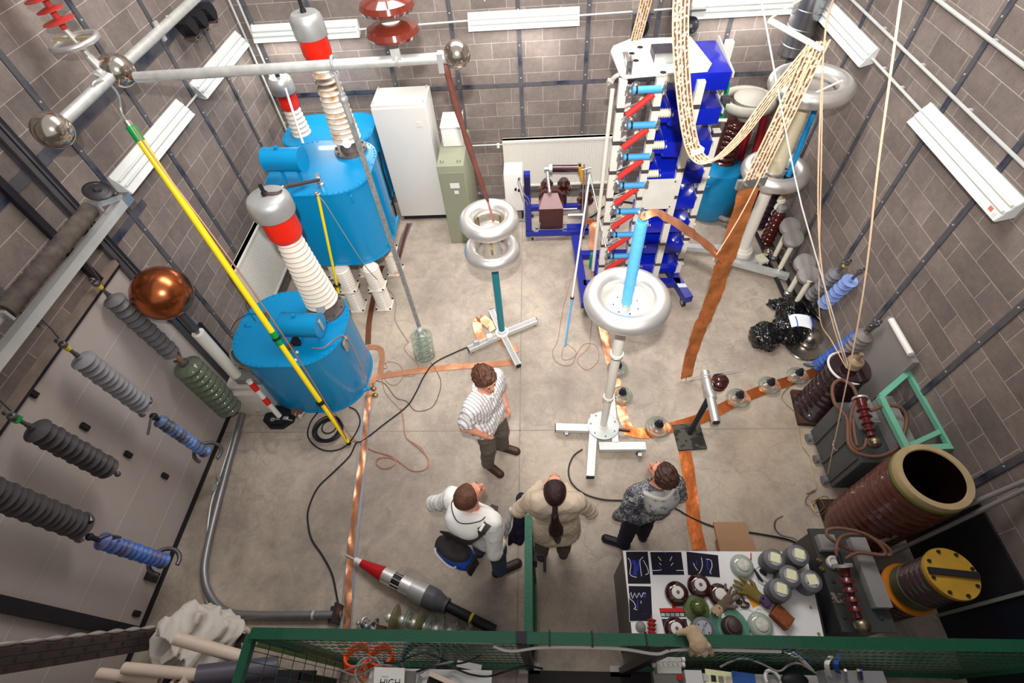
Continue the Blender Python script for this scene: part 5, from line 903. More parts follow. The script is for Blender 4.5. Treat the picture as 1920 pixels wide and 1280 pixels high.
pipe_on_wall('upper long white conduit high on the bushing side wall', [(xr, -.9, 3.37), (xr, 7.0, 3.37)], .016, [(XR - .015, y_, 3.37) for y_ in (2.6, 3.4, 4.2, 5.0, 5.8)])
pipe_on_wall('conduit pipe standing in the far corner, one of two', [(-3.80, 7.05, .2), (-3.80, 7.05, 4.6)], .014, [(-3.8, 7.08, 1.45)]); pipe_on_wall('second standing conduit in the far corner, beside its twin', [(-3.70, 7.06, .2), (-3.70, 7.06, 4.6)], .014, [(-3.7, 7.08, 1.45)])
def radiator(lab, wl, u0, u1, z0, z1):
    c = (u0 + u1) / 2; L = u1 - u0; t = T('radiator', lab, 'radiator', (c, YB - .06, z0) if wl == 'b' else (XL + .06, c, z0)); B_ = (lambda u, d: (u, YB - d)) if wl == 'b' else (lambda u, d: (XL + d, u))
    a, b = B_(u0, .03), B_(u1, .09); P('back_panel', G().lohi((a[0], a[1], z0), (b[0], b[1], z1)), RADW, t); g = G(); n = int(L / .034); v = []; f = []
    for i in range(n * 4 + 1):
        u = u0 + L * i / (n * 4); d = .105 + (.007 if i % 4 in (1, 2) else 0)
        for z in (z0 + .03, z1 - .03): p = B_(u, d); v.append((p[0], p[1], z))
    f = [(2 * i, 2 * i + 2, 2 * i + 3, 2 * i + 1) for i in range(n * 4)]; g.add(v, f); P('front_panel', g, RADW, t, ang=15)
    for z in (z0, z1 - .03): a, b = B_(u0, .02), B_(u1, .12); P('rim', G().lohi((a[0], a[1], z), (b[0], b[1], z + .03)), RADW, t)
    return t
r1 = radiator('long white ribbed radiator under the far wall straps', 'b', -.53, 1.22, .25, 1.06); P('valve', G().cyl((-.6, 7.03, .94), (-.6, 7.03, 1.0), .025, n=14), WHT, r1); P('feed_pipe', G().tube([(-1.0, 7.06, .97), (-.53, 7.06, .97)], .01, 8), CON, r1); P('feed_pipe', G().tube([(-1.0, 7.06, .1), (-.9, 7.06, .06), (2.4, 7.04, .12)], .012, 8), CON, r1)
radiator('white ribbed radiator on the wall behind the front blue tank', 'l', 4.3, 5.45, .2, 1.07)
t = T('air_duct', 'spiral seamed steel air duct standing in the far corner', 'duct', (3.28, 6.86, 2.2)); P('duct', G().cyl((3.28, 6.86, 2.2), (3.28, 6.86, 5.2), .17, n=36), M('duct_steel', '9d9ea3', .25, .9, .2, 3), t)
for k in range(14): P('seam', G().tor((3.28, 6.86, 2.3 + k * .2), .171, .006, (.12, 0, 1), 36, 6), ALU, t)
for lab, x_ in (('black pulley wheel on a wall bracket behind the cords', 1.33), ('black pulley wheel with pale hub on the far wall', 1.95)):
    t = T('wall_pulley', lab, 'pulley', (x_, YB - .1, 2.4)); P('bracket', G().lohi((x_ - .1, YB - .04, 2.38), (x_ + .12, YB, 2.7)).lohi((x_ - .12, YB - .16, 2.70), (x_ + .14, YB, 2.72)), ALU, t); P('wheel', G().lathe([(.02, 0), (.1, 0), (.105, .012), (.095, .02), (.105, .03), (.1, .04), (.02, .04)], (x_, YB - .09, 2.53), (0, -1, 0), 32), BLK_, t)
    P('hub', G().cyl((x_, YB - .13, 2.53), (x_, YB - .14, 2.53), .022, n=14), ALU, t)
    for k in range(4): a = .6 + k * 1.57; P('bolt', G().cyl((x_ + .07 * math.cos(a), YB - .13, 2.53 + .07 * math.sin(a)), (x_ + .07 * math.cos(a), YB - .136, 2.53 + .07 * math.sin(a)), .008, n=6), ALU, t)
for k, w in enumerate(('at the garage door end', 'in the middle', 'at the far corner end')):
    c = atX((350, 368, 386)[k], (50, 36, 22)[k], -3.68); t = T('floodlight', 'black hooded floodlight high on the wall, of three the one ' + w, 'lamp', c, 'three black floodlights')
    P('hood', G().prism([(-.1, -.06), (.1, -.06), (.1, 0), (.07, .06), (0, .085), (-.07, .06), (-.1, 0)], -.075, .075, Matrix.Translation(c) @ Matrix.Rotation(math.pi / 2, 4, 'Y') @ Matrix.Rotation(.5, 4, 'Z')), BLK_, t); P('lens', G().box(c + Vector((.02, -.03, -.085)), (.13, .13, .006)), M('lens_brown', '5a4640', .15, coat=.6), t); P('bracket', G().tube([c + Vector((-.1, 0, .05)), c + Vector((-.14, .02, .1)), c + Vector((-.165, .0, .1))], .01, 6), WHT, t)
# ================================================================ fence and gate
FG = M('fence_green', '0f5238', .35, .1, .06, 8, bump=.2, bscale=120, coat=.3); FZ, FY = 1.93, .37
def wire_panel(t, a, b, z0, z1, sp=.05, axis='x'):
    g = G(); n = int(abs(b - a) / sp)
    for i in range(n + 1):
        u = a + (b - a) * i / n; p = (u, FY) if axis == 'x' else (-1.72, u); g.cyl((p[0], p[1], z0), (p[0], p[1], z1), .0022, n=4)
    z = z0
    while z < z1:
        p, q = ((a, FY), (b, FY)) if axis == 'x' else ((-1.72, a), (-1.72, b)); g.cyl((p[0], p[1] + .004, z), (q[0], q[1] + .004, z), .003, n=4); z += .2
    P('wire_mesh', g, FG, t)
t = T('mesh_fence', 'green mesh fence section before the desk, from the corner to the gate post', 'fence', (-.9, FY, 0)); P('top_rail', G().box((-.93, FY, FZ), (1.58, .06, .04)), FG, t); P('bottom_rail', G().box((-.93, FY, .06), (1.58, .05, .05)), FG, t); P('post', G().lohi((-1.74, FY - .03, 0), (-1.68, FY + .03, FZ)), FG, t); P('post', G().lohi((-.17, FY - .03, 0), (-.11, FY + .03, FZ + .03)), dark, t); wire_panel(t, -1.68, -.17, .08, FZ - .02)
P('post_foot', G().lohi((-.24, FY - .05, 0), (-.06, FY + .03, .012)), ALUD, t)
t = T('mesh_fence', 'short green mesh fence section running from the corner toward the pipes', 'fence', (-1.72, 0, 0)); P('top_rail', G().box((-1.74, -.05, FZ - .03), (.05, .84, .05)), FG, t); wire_panel(t, -.5, .34, .08, FZ - .05, axis='y')
t = T('mesh_fence', 'green mesh fence section beside the display table with cable ties', 'fence', (2.0, FY, 0)); P('top_rail', G().box((1.65, FY, FZ), (3.54, .06, .04)), FG, t); P('post', G().bar((.72, FY - .02, FZ - .03), (.66, FY - .02, 0), .07, .05), dark, t); P('post', G().lohi((3.38, FY - .03, 0), (3.42, FY + .03, FZ)), FG, t); wire_panel(t, .72, 3.38, .08, FZ - .02)
P('post_foot', G().lohi((.55, FY - .06, 0), (.72, FY + .02, .012)), ALUD, t); P('bottom_rail', G().box((2.05, FY, .06), (2.7, .05, .05)), FG, t)
for x_ in (.02, .26, .56): P('cable_tie', G().box((x_, FY, FZ), (.007, .078, .058)), BLK_, t)
P('wiring', G().tube([(-.3, FY - .04, FZ - .02), (-.2, FY - .06, FZ - .05), (0, FY - .04, FZ - .03), (.4, FY - .04, FZ - .035), (.62, FY - .06, FZ - .06), (.75, FY - .04, FZ - .03), (1.3, FY - .04, FZ - .04)], .008, 6, smooth=5), WHT, t)
t = T('gate', 'open green mesh gate leaf pointing into the hall, with a black lever handle', 'gate', (-.1, .7, 0)); gx = -.10; P('top_rail', G().box((gx, .73, FZ), (.048, .66, .045)), FG, t); P('stile', G().box((gx, 1.04, 1.0), (.04, .04, 1.9)), FG, t); P('stile', G().box((gx, .43, 1.0), (.04, .04, 1.9)), FG, t); P('bottom_rail', G().box((gx, .73, .08), (.04, .62, .04)), FG, t)
g = G()
for i in range(13): g.cyl((gx, .43 + i * .05, .1), (gx, .43 + i * .05, FZ), .0022, n=4)
for k in range(10): g.cyl((gx, .43, .15 + k * .19), (gx, 1.04, .15 + k * .19), .003, n=4)
P('wire_mesh', g, FG, t); P('lock_box', G().box((gx + .025, 1.0, 1.05), (.03, .06, .2)), BLK_, t); P('handle', G().tube([(gx + .03, 1.02, 1.12), (gx + .09, 1.02, 1.12), (gx + .1, 1.0, 1.12), (gx + .1, .9, 1.12)], .011, 8), BLK_, t)
P('floor_mat', G().lohi((-.16, -.9, .0), (.95, .345, .012)), M('ribbed_mat', '2e2628', .7, 0, .1), None, 'dark ribbed rubber mat on the floor behind the gate opening', 'mat')
# work glove on the rail: built with the cloth section below
# ================================================================ display table
TZ = .8; WT = M('table_white', 'efeeec', .35, 0, .01, 2); LAM = M('table_edge_grey', '6c6662', .6)
t = T('display_table', 'white topped table of insulator samples beside the fence', 'table', (1.39, .82, 0)); tp = [(.655, .47), (2.06, .47), (2.135, 1.14), (.655, 1.14)]
P('tabletop', G().prism(tp, TZ - .03, TZ), WT, t); P('side_panel', G().lohi((.66, .49, 0), (.675, 1.12, TZ - .03)), LAM, t); P('side_panel', G().prism([(2.03, .49), (2.045, .49), (2.115, 1.12), (2.10, 1.12)], 0, TZ - .03), dark, t); P('back_panel', G().lohi((.675, 1.09, .1), (2.09, 1.11, TZ - .03)), LAM, t)
P('edge_strip', G().prism([(2.06, .47), (2.075, .47), (2.15, 1.14), (2.135, 1.14)], TZ - .03, TZ + .002), dark, t)
for px, py in ((1520, 1138), (1535, 1188)): P('screw', G().cyl(at(px, py, TZ), at(px, py, TZ + .006), .011, n=12), BRS, t)
def tab(px, py, z=TZ): return at(px, py, z + .0008)
VB = M('photo_violet_black', '120820', .8); BOLT = M('photo_spark', 'e8ecff', .4); BLG = M('photo_blue_glow', '1c2ca0', .7)
def photo(lab, quad, lines, glows):
    q = [tab(*p, TZ + .002) for p in quad]; t = T('photo_print', lab, 'photo', (q[0] + q[2]) / 2); P('print', G().prism([(p.x, p.y) for p in q], TZ, TZ + .003), WT, t)
    c = (q[0] + q[1] + q[2] + q[3]) / 4; P('image', G().prism([(c.x + (p.x - c.x) * .97, c.y + (p.y - c.y) * .97) for p in q], TZ + .003, TZ + .0036), VB, t)
    for g_ in glows: P('glow', G().ribbon([tab(a, b, TZ + .0042) for a, b in g_[0]], (1, .1, 0) if g_[2] else (0, 1, 0), g_[1], .0004, smooth=3), BLG, t)
    for l_ in lines: P('spark', G().tube([tab(a, b, TZ + .0052) for a, b in l_], .003, 5, smooth=2), BOLT, t)
photo('photograph of sparks round an insulator at the table corner', ((1173, 1033), (1215, 1033), (1221, 1095), (1177, 1095)), [[(1177, 1046), (1181, 1050), (1183, 1060), (1181, 1075), (1186, 1080), (1194, 1082)], [(1206, 1044), (1200, 1050), (1201, 1065), (1203, 1080)], [(1206, 1050), (1213, 1062), (1216, 1074), (1210, 1077)]], [([(1187, 1050), (1192, 1062), (1190, 1078)], .03, 1), ([(1198, 1048), (1196, 1070)], .012, 1)])
photo('photograph of blue flashes fanned like a spider on the table', ((1218, 1034), (1278, 1034), (1284, 1078), (1223, 1078)), [[(1222, 1069), (1232, 1069), (1240, 1068)], [(1268, 1069), (1282, 1069)], [(1234, 1043), (1240, 1051)], [(1260, 1043), (1256, 1051)], [(1236, 1055), (1240, 1059)], [(1262, 1055), (1258, 1060)]], [([(1243, 1035), (1249, 1037)], .012, 0), ([(1232, 1060), (1242, 1067)], .008, 0)])
photo('slightly turned photograph of two arcs along the table back edge', ((1286, 1033), (1347, 1040), (1351, 1083), (1289, 1078)), [[(1300, 1055), (1303, 1062), (1308, 1069)], [(1315, 1045), (1317, 1058), (1314, 1070), (1309, 1076)], [(1324, 1048), (1333, 1050), (1335, 1062), (1331, 1073), (1334, 1075)]], [([(1326, 1047), (1326, 1060), (1328, 1068)], .012, 1), ([(1306, 1049), (1306, 1060)], .006, 1)])
photo('photograph of curly white discharges at the fence end', ((1178, 1097), (1221, 1098), (1224, 1165), (1180, 1165)), [[(1180, 1112), (1181, 1122), (1188, 1128), (1192, 1138), (1188, 1141), (1195, 1143)], [(1183, 1110), (1186, 1122), (1190, 1111), (1194, 1121), (1198, 1111), (1203, 1120), (1206, 1111), (1211, 1113)], [(1202, 1126), (1202, 1131)]], [([(1205, 1112), (1210, 1120)], .02, 1), ([(1195, 1125), (1196, 1140)], .01, 1), ([(1205, 1150), (1214, 1150)], .004, 0)])
def cap_disc(lab, px, py, k, mats, tilt=(0, 0, 1), name='insulator_disc', grp=None, hole=True):
    c = tab(px, py, TZ); t = T(name, lab, 'insulator', c, grp); P('body', G().lathe([(r * k, z * k) for r, z in ((.03, .0), (.085, .0), (.092, .012), (.09, .026), (.078, .042), (.06, .052), (.042, .055))], c, tilt, 40), mats[0], t); P('cap', G().lathe([(.046 * k, .05 * k), (.046 * k, .062 * k), (.04 * k, .066 * k), (.014 * k, .067 * k)], c, tilt, 28), mats[1], t)
    if hole: P('hole', G().lathe([(.014 * k, .0675 * k), (.014 * k, .069 * k), (.001, .0695 * k)], c, tilt, 14), steel, t)
    return t
BD = MC['brown_disc_glaze']; BDK = M('dark_brown_glaze', '3a100e', .1, 0, .1, 4, coat=1.0); PLW = MC['plaster_cap']; CEL = M('celadon_glaze', 'a9b3a6', .12, 0, .03, coat=.8); DRG = M('drum_dark_grey', '68666a', .5); GV = M('glove_leather', '7d6a52', .85, 0, .15, 9, bump=.3, bscale=30); GV2 = M('glove_tan', 'b39a7e', .85, 0, .1, 9, bump=.3, bscale=30); GV3 = M('glove_olive', '7a6a30', .85, 0, .2, 9, bump=.3, bscale=30)
cap_disc('dark brown disc with white centre, by the red booklet', 1268, 1113, 1.0, (BDK, PLW), grp=None); cap_disc('dark brown disc with chipped white centre behind the olive glass', 1310, 1099, 1.0, (BDK, PLW)); cap_disc('dark brown disc partly under a grey glove', 1348, 1116, .95, (BDK, PLW), hole=False); cap_disc('dark brown disc lying on the booklet by the fence', 1266, 1180, .95, (BDK, PLW))
cap_disc('pale celadon glazed disc with broken cap near the back edge', 1390, 1062, 1.0, (CEL, M('broken_cap', 'd8d4c8', .7, 0, .1, 20, bump=.6)), hole=False); cap_disc('grey celadon disc with broken cap toward the fence', 1424, 1173, 1.0, (CEL, MC['broken_cap']), hole=False); cap_disc('small flat grey button disc at the table corner', 1201, 1175, .42, (M('button_grey', '8b8c80', .5), MC['button_grey']), hole=False)
c = tab(1305, 1141); t = T('glass_insulator', 'olive glass dome insulator beside the red booklet', 'insulator', c); P('body', G().lathe([(r, z) for r, z in ((.02, 0), (.095, 0), (.1, .01), (.09, .03), (.07, .045), (.06, .06), (.055, .065))], c, n=40), GLSG, t); P('dome', G().lathe([(.06, .06), (.055, .085), (.035, .105), (.012, .112)], c, n=30), M('olive_dark_glass', '4f5a1c', .1, coat=.8), t)
c = tab(1366, 1178); t = T('glass_insulator', 'large teal glass insulator with dark rusty cap, largest glass on the table', 'insulator', c); P('body', G().lathe([(.03, .0), (.145, .0), (.152, .012), (.14, .03), (.13, .028), (.12, .045), (.11, .043), (.1, .06), (.07, .07), (.05, .075)], c, n=48), GLST, t); P('cap', G().lathe([(.075, .06), (.075, .10), (.06, .125), (.045, .13), (.043, .15), (.02, .16)], c, (.0, .0, 1), n=30), M('dark_cap', '4a3c38', .5, .2, .15, 12), t)
for px, py, w in ((1449, 1047, 'at the back edge, second from the dark transformer'), (1493, 1040, 'at the back corner by the dark transformer'), (1478, 1078, 'in the middle of the five'), (1516, 1087, 'hanging over the edge beside the transformer'), (1460, 1103, 'beside the cuff of the olive glove')):
    c = tab(px - 9, py + 9); c.x = min(c.x, 2.06); t = T('drum_capacitor', 'grey drum sample with a yellow note, ' + w, 'capacitor', c, 'five grey drums with notes'); P('body', G().lathe([(.06, 0), (.08, .006), (.083, .025), (.074, .035), (.083, .045), (.084, .075), (.075, .085), (.083, .095), (.08, .14), (.06, .152), (.05, .154)], c, n=36), DRG, t)
    P('face', G().cyl(c + Vector((0, 0, .153)), c + Vector((0, 0, .156)), .052, n=30), M('face_grey', 'a9aab0', .5), t)
    for k in range(4): a = .5 + k * 1.57; P('screw', G().cyl(c + Vector((.041 * math.cos(a), .041 * math.sin(a), .156)), c + Vector((.041 * math.cos(a), .041 * math.sin(a), .158)), .005, n=6), BLK_, t)
    P('note', G().box(c + Vector((.004, .006, .159)), (.07, .07, .001), rz=-.3 if px != 1516 else .1), M('note_yellow', 'eeeec0', .7), t)
c = tab(1313, 1182); t = T('drum_capacitor', 'grey drum sample with a handwritten resistance value by the glove on the rail', 'capacitor', c); P('body', G().lathe([(.06, 0), (.08, .006), (.083, .02), (.076, .028), (.083, .036), (.084, .06), (.077, .068), (.082, .078), (.08, .095), (.06, .105), (.05, .106)], c, n=36), DRG, t); P('face', G().cyl(c + Vector((0, 0, .105)), c + Vector((0, 0, .108)), .055, n=30), MC['face_grey'], t)
text('marking', '35 k\u03a9', .028, BLK_, t, c + Vector((0, 0, .1086)), Matrix.Rotation(-2.0, 3, 'Z'))
for k in range(4): a = .9 + k * 1.57; P('screw', G().cyl(c + Vector((.043 * math.cos(a), .043 * math.sin(a), .108)), c + Vector((.043 * math.cos(a), .043 * math.sin(a), .11)), .006, n=6), BLK_, t)
t = T('booklet', 'red and black booklet with a row of small pictures, under a brown disc', 'book', tab(1258, 1165)); bq = [tab(*p) for p in ((1236, 1140), (1282, 1140), (1296, 1205), (1250, 1205))]
P('cover', G().prism([(p.x, max(p.y, .48)) for p in bq], TZ, TZ + .006), M('cover_violet', '241a2e', .3), t); bq2 = [tab(*p) for p in ((1236, 1140), (1282, 1140), (1284, 1147), (1238, 1147))]; P('red_band', G().prism([(p.x, p.y) for p in bq2], TZ + .006, TZ + .007), M('print_red', 'd4141c', .35), t)
bq3 = [tab(*p) for p in ((1238, 1157), (1287, 1157), (1288, 1160), (1239, 1160))]; P('white_band', G().prism([(p.x, p.y) for p in bq3], TZ + .006, TZ + .007), WT, t)
for k in range(5): q = tab(1243 + k * 9, 1152, TZ + .008); P('picture', G().box(q, (.03, .022, .001)), M('picture_%s' % 'abcde'[k], ('b7c4c0', '9aa6a0', '7d9ab0', 'b0a898', 'c8c0c0')[k], .4), t)
P('sheet', G().prism([(p.x, max(p.y, .48)) for p in [tab(*p) for p in ((1228, 1150), (1237, 1147), (1250, 1200), (1240, 1200))]], TZ, TZ + .004), WT, None, 'white paper sheet sticking out under the booklet', 'paper')
P('sheet', G().prism([(p.x, p.y) for p in [tab(*p) for p in ((1260, 1132), (1267, 1131), (1268, 1140), (1260, 1141))]], TZ, TZ + .003), MC['print_red'], None, 'bright red card tab poking out between disc and booklet', 'card')
a, b = tab(1222, 1160, TZ + .035), tab(1222, 1200, TZ + .035); t = T('small_insulator', 'small red ribbed insulator lying by the fence end of the table', 'insulator', (a + b) / 2 - Vector((0, 0, .035))); P('body', G().lathe(sheds(.0, (b - a).length, 5, .02, .034), a, b - a, 22), M('brick_red_rubber', 'a8322a', .45), t); P('pin', G().cyl(a, a + (a - b) * .18, .006, n=8), BRS, t)
t = T('rusty_block', 'lump of rusty brown casting near the bare end of the table', 'block', tab(1462, 1158)); P('body', mesh_sdf(lambda X, Y, Z: smax(np.maximum(np.maximum(np.abs((X - .0) * .8 + Y * .6) - .052, np.abs(-X * .6 + Y * .8) - .075), np.abs(Z - .035) - .035) - .004 + folds(X, Y, Z, 60, .0015), (np.abs(X) + np.abs(Y)) * .72 - .072, .01), (-.12, -.12, -.02), (.12, .12, .1), .006), M('rust_lump', '8a4a28', .8, 0, .2, 30, bump=.5), t)
o = bpy.data.objects['body'] if False else t.children[0]; o.location = (0, 0, 0)
def sdf_part(name, fn, lo, hi, h, mat, parent=None, at_=None, **kw):
    """a distance-field solid in local coordinates, moved to at_"""
    v, f = mesh_sdf(fn, lo, hi, h); d = Vector(at_) if at_ is not None else Vector((0, 0, 0)); return P(name, ([(p[0] + d.x, p[1] + d.y, p[2] + d.z) for p in v], f), mat, parent, ang=80, **kw)
for ch in list(t.children): bpy.data.objects.remove(ch)
sdf_part('body', lambda X, Y, Z: smax(np.maximum(np.maximum(np.abs(X * .75 + Y * .66) - .05, np.abs(-X * .66 + Y * .75) - .078), np.abs(Z - .035) - .035) - .004 + folds(X, Y, Z, 60, .0015), (np.abs(X) + np.abs(Y)) * .72 - .072, .01), (-.12, -.12, -.02), (.12, .12, .1), .006, MC['rust_lump'], t, tab(1462, 1158))
def glove(lab, c, ang, mat, cuffmat, s=1.0, drape=None):
    """a limp work glove lying palm down: palm, four fingers, thumb and open cuff"""
    t = T('work_glove', lab, 'glove', c); ca, sa = math.cos(ang), math.sin(ang)
    def fn(X, Y, Z):
        x = (X * ca + Y * sa) / s; y = (-X * sa + Y * ca) / s; z = Z / s
        if drape: z = z + drape * np.clip(x - .0, 0, 1) ** 2 * 9
        d = cap_(x, y, z, (-.05, 0, .022), (.03, 0, .02), .042, .045, (1, 1, 2.0)) * .6
        for k, (yy, L, bd) in enumerate(((-.036, .085, -.01), (-.012, .105, .0), (.012, .1, .004), (.036, .08, .012))):
            d = smin(d, cap_(x, y, z, (.04, yy, .018), (.04 + L * .55, yy * 1.25 + bd, .026), .013, .0125), .008); d = smin(d, cap_(x, y, z, (.04 + L * .55, yy * 1.25 + bd, .026), (.04 + L, yy * 1.35 + bd * 2, .014), .0125, .010), .004)
        d = smin(d, cap_(x, y, z, (-.03, -.03, .02), (.01, -.075, .022), .018, .013), .01); d = smin(d, cap_(x, y, z, (.01, -.075, .022), (.04, -.088, .014), .013, .011), .005)
        return (d + folds(x, y, z, 70, .0012)) * s
    def cf(X, Y, Z):
        x = (X * ca + Y * sa) / s; y = (-X * sa + Y * ca) / s; z = Z / s
        d = cap_(x, y, z, (-.07, 0, .022), (-.13, 0, .024), .036, .05, (1, 1, 1.7)) * .7; i = cap_(x, y, z, (-.08, 0, .022), (-.2, 0, .024), .03, .047, (1, 1, 1.7)) * .7
        return np.maximum(np.maximum(d, -i), np.abs(x + .11) - .05) * s + folds(x, y, z, 60, .001)
    sdf_part('palm', fn, (-.2 * s,) * 2 + (-.06 * s,), (.2 * s, .2 * s, .08 * s), .0055 * s, mat, t, c); sdf_part('cuff', cf, (-.2 * s,) * 2 + (-.05 * s,), (.2 * s, .2 * s, .1 * s), .006 * s, cuffmat, t, c); return t
glove('olive leather work glove lying on an orange card', tab(1408, 1112, TZ + .004), 2.55, GV3, M('glove_cuff_purple', '4f3f5e', .8), .95); glove('grey brown glove slumped over a brown disc', tab(1358, 1128, TZ + .03), .75, M('glove_grey_brown', '6c5a4c', .85, 0, .1, 9, bump=.3), GV2, .9); glove('brown work glove on the grey junction box', at(466, 690, .66), 2.6, GV, GV, .85)
P('card', G().prism([(p.x, p.y) for p in [tab(*p) for p in ((1392, 1103), (1413, 1092), (1428, 1132), (1412, 1139))]], TZ, TZ + .002), M('card_orange', 'e89a20', .6), None, 'orange card under the olive glove', 'card')
t = T('bracket_casting', 'brown forged bracket with tangled wire by the olive glove', 'fitting', tab(1392, 1128)); P('arm', G().tube([tab(1381, 1106, TZ + .01), tab(1392, 1118, TZ + .015), tab(1396, 1128, TZ + .02), tab(1404, 1132, TZ + .012), tab(1400, 1138, TZ + .01), tab(1390, 1137, TZ + .01)], .009, 8, smooth=3), M('forged_brown', '4e3a34', .6, .2), t); P('lump', G().sph(tab(1386, 1128, TZ + .018), .022, (1.2, .9, .7), 14, 9), MC['forged_brown'], t); P('wire', G().tube([tab(a_, b_, TZ + .006) for a_, b_ in ((1378, 1140), (1374, 1132), (1384, 1120), (1396, 1135), (1386, 1142), (1380, 1128), (1400, 1140), (1415, 1146), (1420, 1140), (1428, 1142))], .002, 5, smooth=4), WHT, t)
t = T('probe_set', 'black probe clips and white lead coil behind the olive glove', 'tool', tab(1422, 1080)); P('clip', G().cyl(tab(1412, 1064, TZ + .012), tab(1430, 1090, TZ + .012), .008, n=10), BLK_, t); P('clip', G().cyl(tab(1424, 1068, TZ + .012), tab(1437, 1078, TZ + .012), .012, n=10), BLK_, t); P('clip', G().cyl(tab(1418, 1072, TZ + .01), tab(1424, 1086, TZ + .01), .01, n=10), BLK_, t); P('lead', G().tor(tab(1432, 1078, TZ + .006), .07, .004, n=30, m=6), WHT, t); P('lead', G().tor(tab(1440, 1075, TZ + .012), .065, .004, n=30, m=6), WHT, t)
t = T('pen', 'red capped pen standing out behind the celadon disc', 'pen', tab(1407, 1050)); P('barrel', G().cyl(tab(1408, 1047, TZ + .008), tab(1406, 1075, TZ + .008), .004, n=8), BLK_, t); P('cap', G().cyl(tab(1408, 1036, TZ + .008), tab(1408, 1047, TZ + .008), .005, n=8), RED, t)
t = T('pliers', 'small pliers with red handle beside the celadon disc', 'tool', tab(1395, 1083)); P('handle', G().cyl(tab(1387, 1076, TZ + .006), tab(1393, 1083, TZ + .006), .005, n=8), RED, t); P('jaw', G().tor(tab(1399, 1085, TZ + .006), .014, .004, n=18, m=6).box(tab(1402, 1078, TZ + .005), (.03, .02, .006)), ALUD, t)
# ---- glove hanging over the fence rail
t = T('work_glove', 'tan work glove draped over the green fence rail', 'glove', (.83, FY, FZ + .03))
def gl(X, Y, Z):
    d = cap_(X, Y, Z, (-.02, .03, .035), (.0, -.02, .04), .04, .05, (1, 1, 1.5)) * .7
    d = smin(d, cap_(X, Y, Z, (-.05, .04, .03), (-.1, .03, .02), .018, .014), .012)
    for k, (xx, L) in enumerate(((-.035, .085), (-.008, .105), (.022, .1), (.05, .08))): d = smin(d, cap_(X, Y, Z, (xx, -.03, .04), (xx * 1.2 + .01, -.055, .0), .016, .015), .01); d = smin(d, cap_(X, Y, Z, (xx * 1.2 + .01, -.055, .0), (xx * 1.35 + .02, -.062, -L + .02), .015, .012), .006)
    return d + folds(X, Y, Z, 70, .0015)
sdf_part('palm', gl, (-.14, -.1, -.12), (.12, .12, .11), .005, GV2, t, (.83, FY, FZ + .03)); sdf_part('patch', lambda X, Y, Z: np.maximum(gl(X, Y, Z) - .0025, cap_(X, Y, Z, (.02, -.06, .02), (.03, -.08, -.03), .03, .03)), (-.14, -.12, -.12), (.12, .12, .11), .005, M('glove_patch', 'd8c8b0', .85), t, (.83, FY, FZ + .03))
# ---- cardboard on the floor
t = T('carton', 'open flattened brown cardboard box behind the display table', 'box', at(1372, 1003, 0)); P('flap', G().lohi((1.70, 1.44, .0), (2.02, 1.62, .03)), M('cardboard', 'b08a68', .8, 0, .04, 5), t); P('panel', G().box((1.85, 1.34, .05), (.34, .2, .1)), MC['cardboard'], t); P('tape', G().box((1.86, 1.445, .032), (.32, .006, .003)), M('tape', '9a7a5c', .6), t)
# ---- cable termination on the floor
t = T('cable_termination', 'cutaway high voltage cable joint with red cone lying on the floor', 'cable', at(790, 1125, 0)); A0 = at(650, 1042, .05); A1 = at(930, 1183, .05); A0.z = .085; A1.z = .085; u = (A1 - A0); Lc = u.length; u.normalize(); q = lambda s: A0 + u * (s * Lc)
seg = [('tip_rod', .0, .075, .011, .012, ALUB), ('collar', .07, .12, .028, .03, WHT), ('red_cone', .115, .275, .035, .072, M('crimson', 'b8101c', .35)), ('sleeve', .275, .345, .072, .078, ALUB), ('core', .345, .40, .066, .068, BLK_), ('sleeve', .40, .47, .078, .08, ALUB), ('housing', .465, .56, .09, .098, ALUD), ('boot', .56, .62, .102, .1, M('boot_grey', '57545a', .5)), ('boot_neck', .62, .69, .1, .062, MC['boot_grey']), ('boot_rim', .685, .70, .072, .072, MC['boot_grey']), ('cable', .69, .86, .045, .046, BLK_), ('yellow_band', .845, .86, .048, .048, M('tape_yellow', 'e6d21a', .4)), ('cable_end', .86, .995, .045, .045, BLK_)]
for nm, s0, s1, r0, r1_, m_ in seg: P(nm, G().cyl(q(s0), q(s1), r0, r1_, n=28), m_, t)
for k in range(8): a = k * .785; f_ = frame(u); o_ = (f_[1] * math.cos(a) + f_[2] * math.sin(a)) * .067; P('finger_strip', G().cyl(q(.345) + o_, q(.40) + o_, .006, n=6), ALU, t)
for k in range(6): P('ridge', G().tor(q(.012 + k * .011), .012, .003, u, 14, 5), ALU, t)
# ---- glass string lying on the floor
t = T('glass_insulator', 'string of seven greenish glass discs lying on the floor before the fence', 'insulator', at(810, 1170, 0)); dp = [(740, 1160), (764, 1165), (786, 1171), (804, 1177), (828, 1183), (853, 1188), (877, 1193)]
ds = [at(x_, y_, .125) for x_, y_ in dp]; ux = (ds[-1] - ds[0]).normalized()
for i, c in enumerate(ds): c.z = .128; P('glass_disc', G().lathe([(r * .98, z * .9) for r, z in DISC], c, ux, 32), (M('smoke_yellow_glass', 'b9b98a', .08, trans=.7, ior=1.35) if i in (0, 2) else GLS), t); P('cap', G().lathe([(.015, -.03), (.03, .0), (.036, .03), (.045, .05), (.04, .07), (.02, .085), (.012, .1)], c, -ux, 18), GALV, t)
t = T('hardware_pile', 'heap of cast shackles and clevises on the floor by the copper strip', 'hardware', at(690, 1172, 0)); rr = random.Random(3)
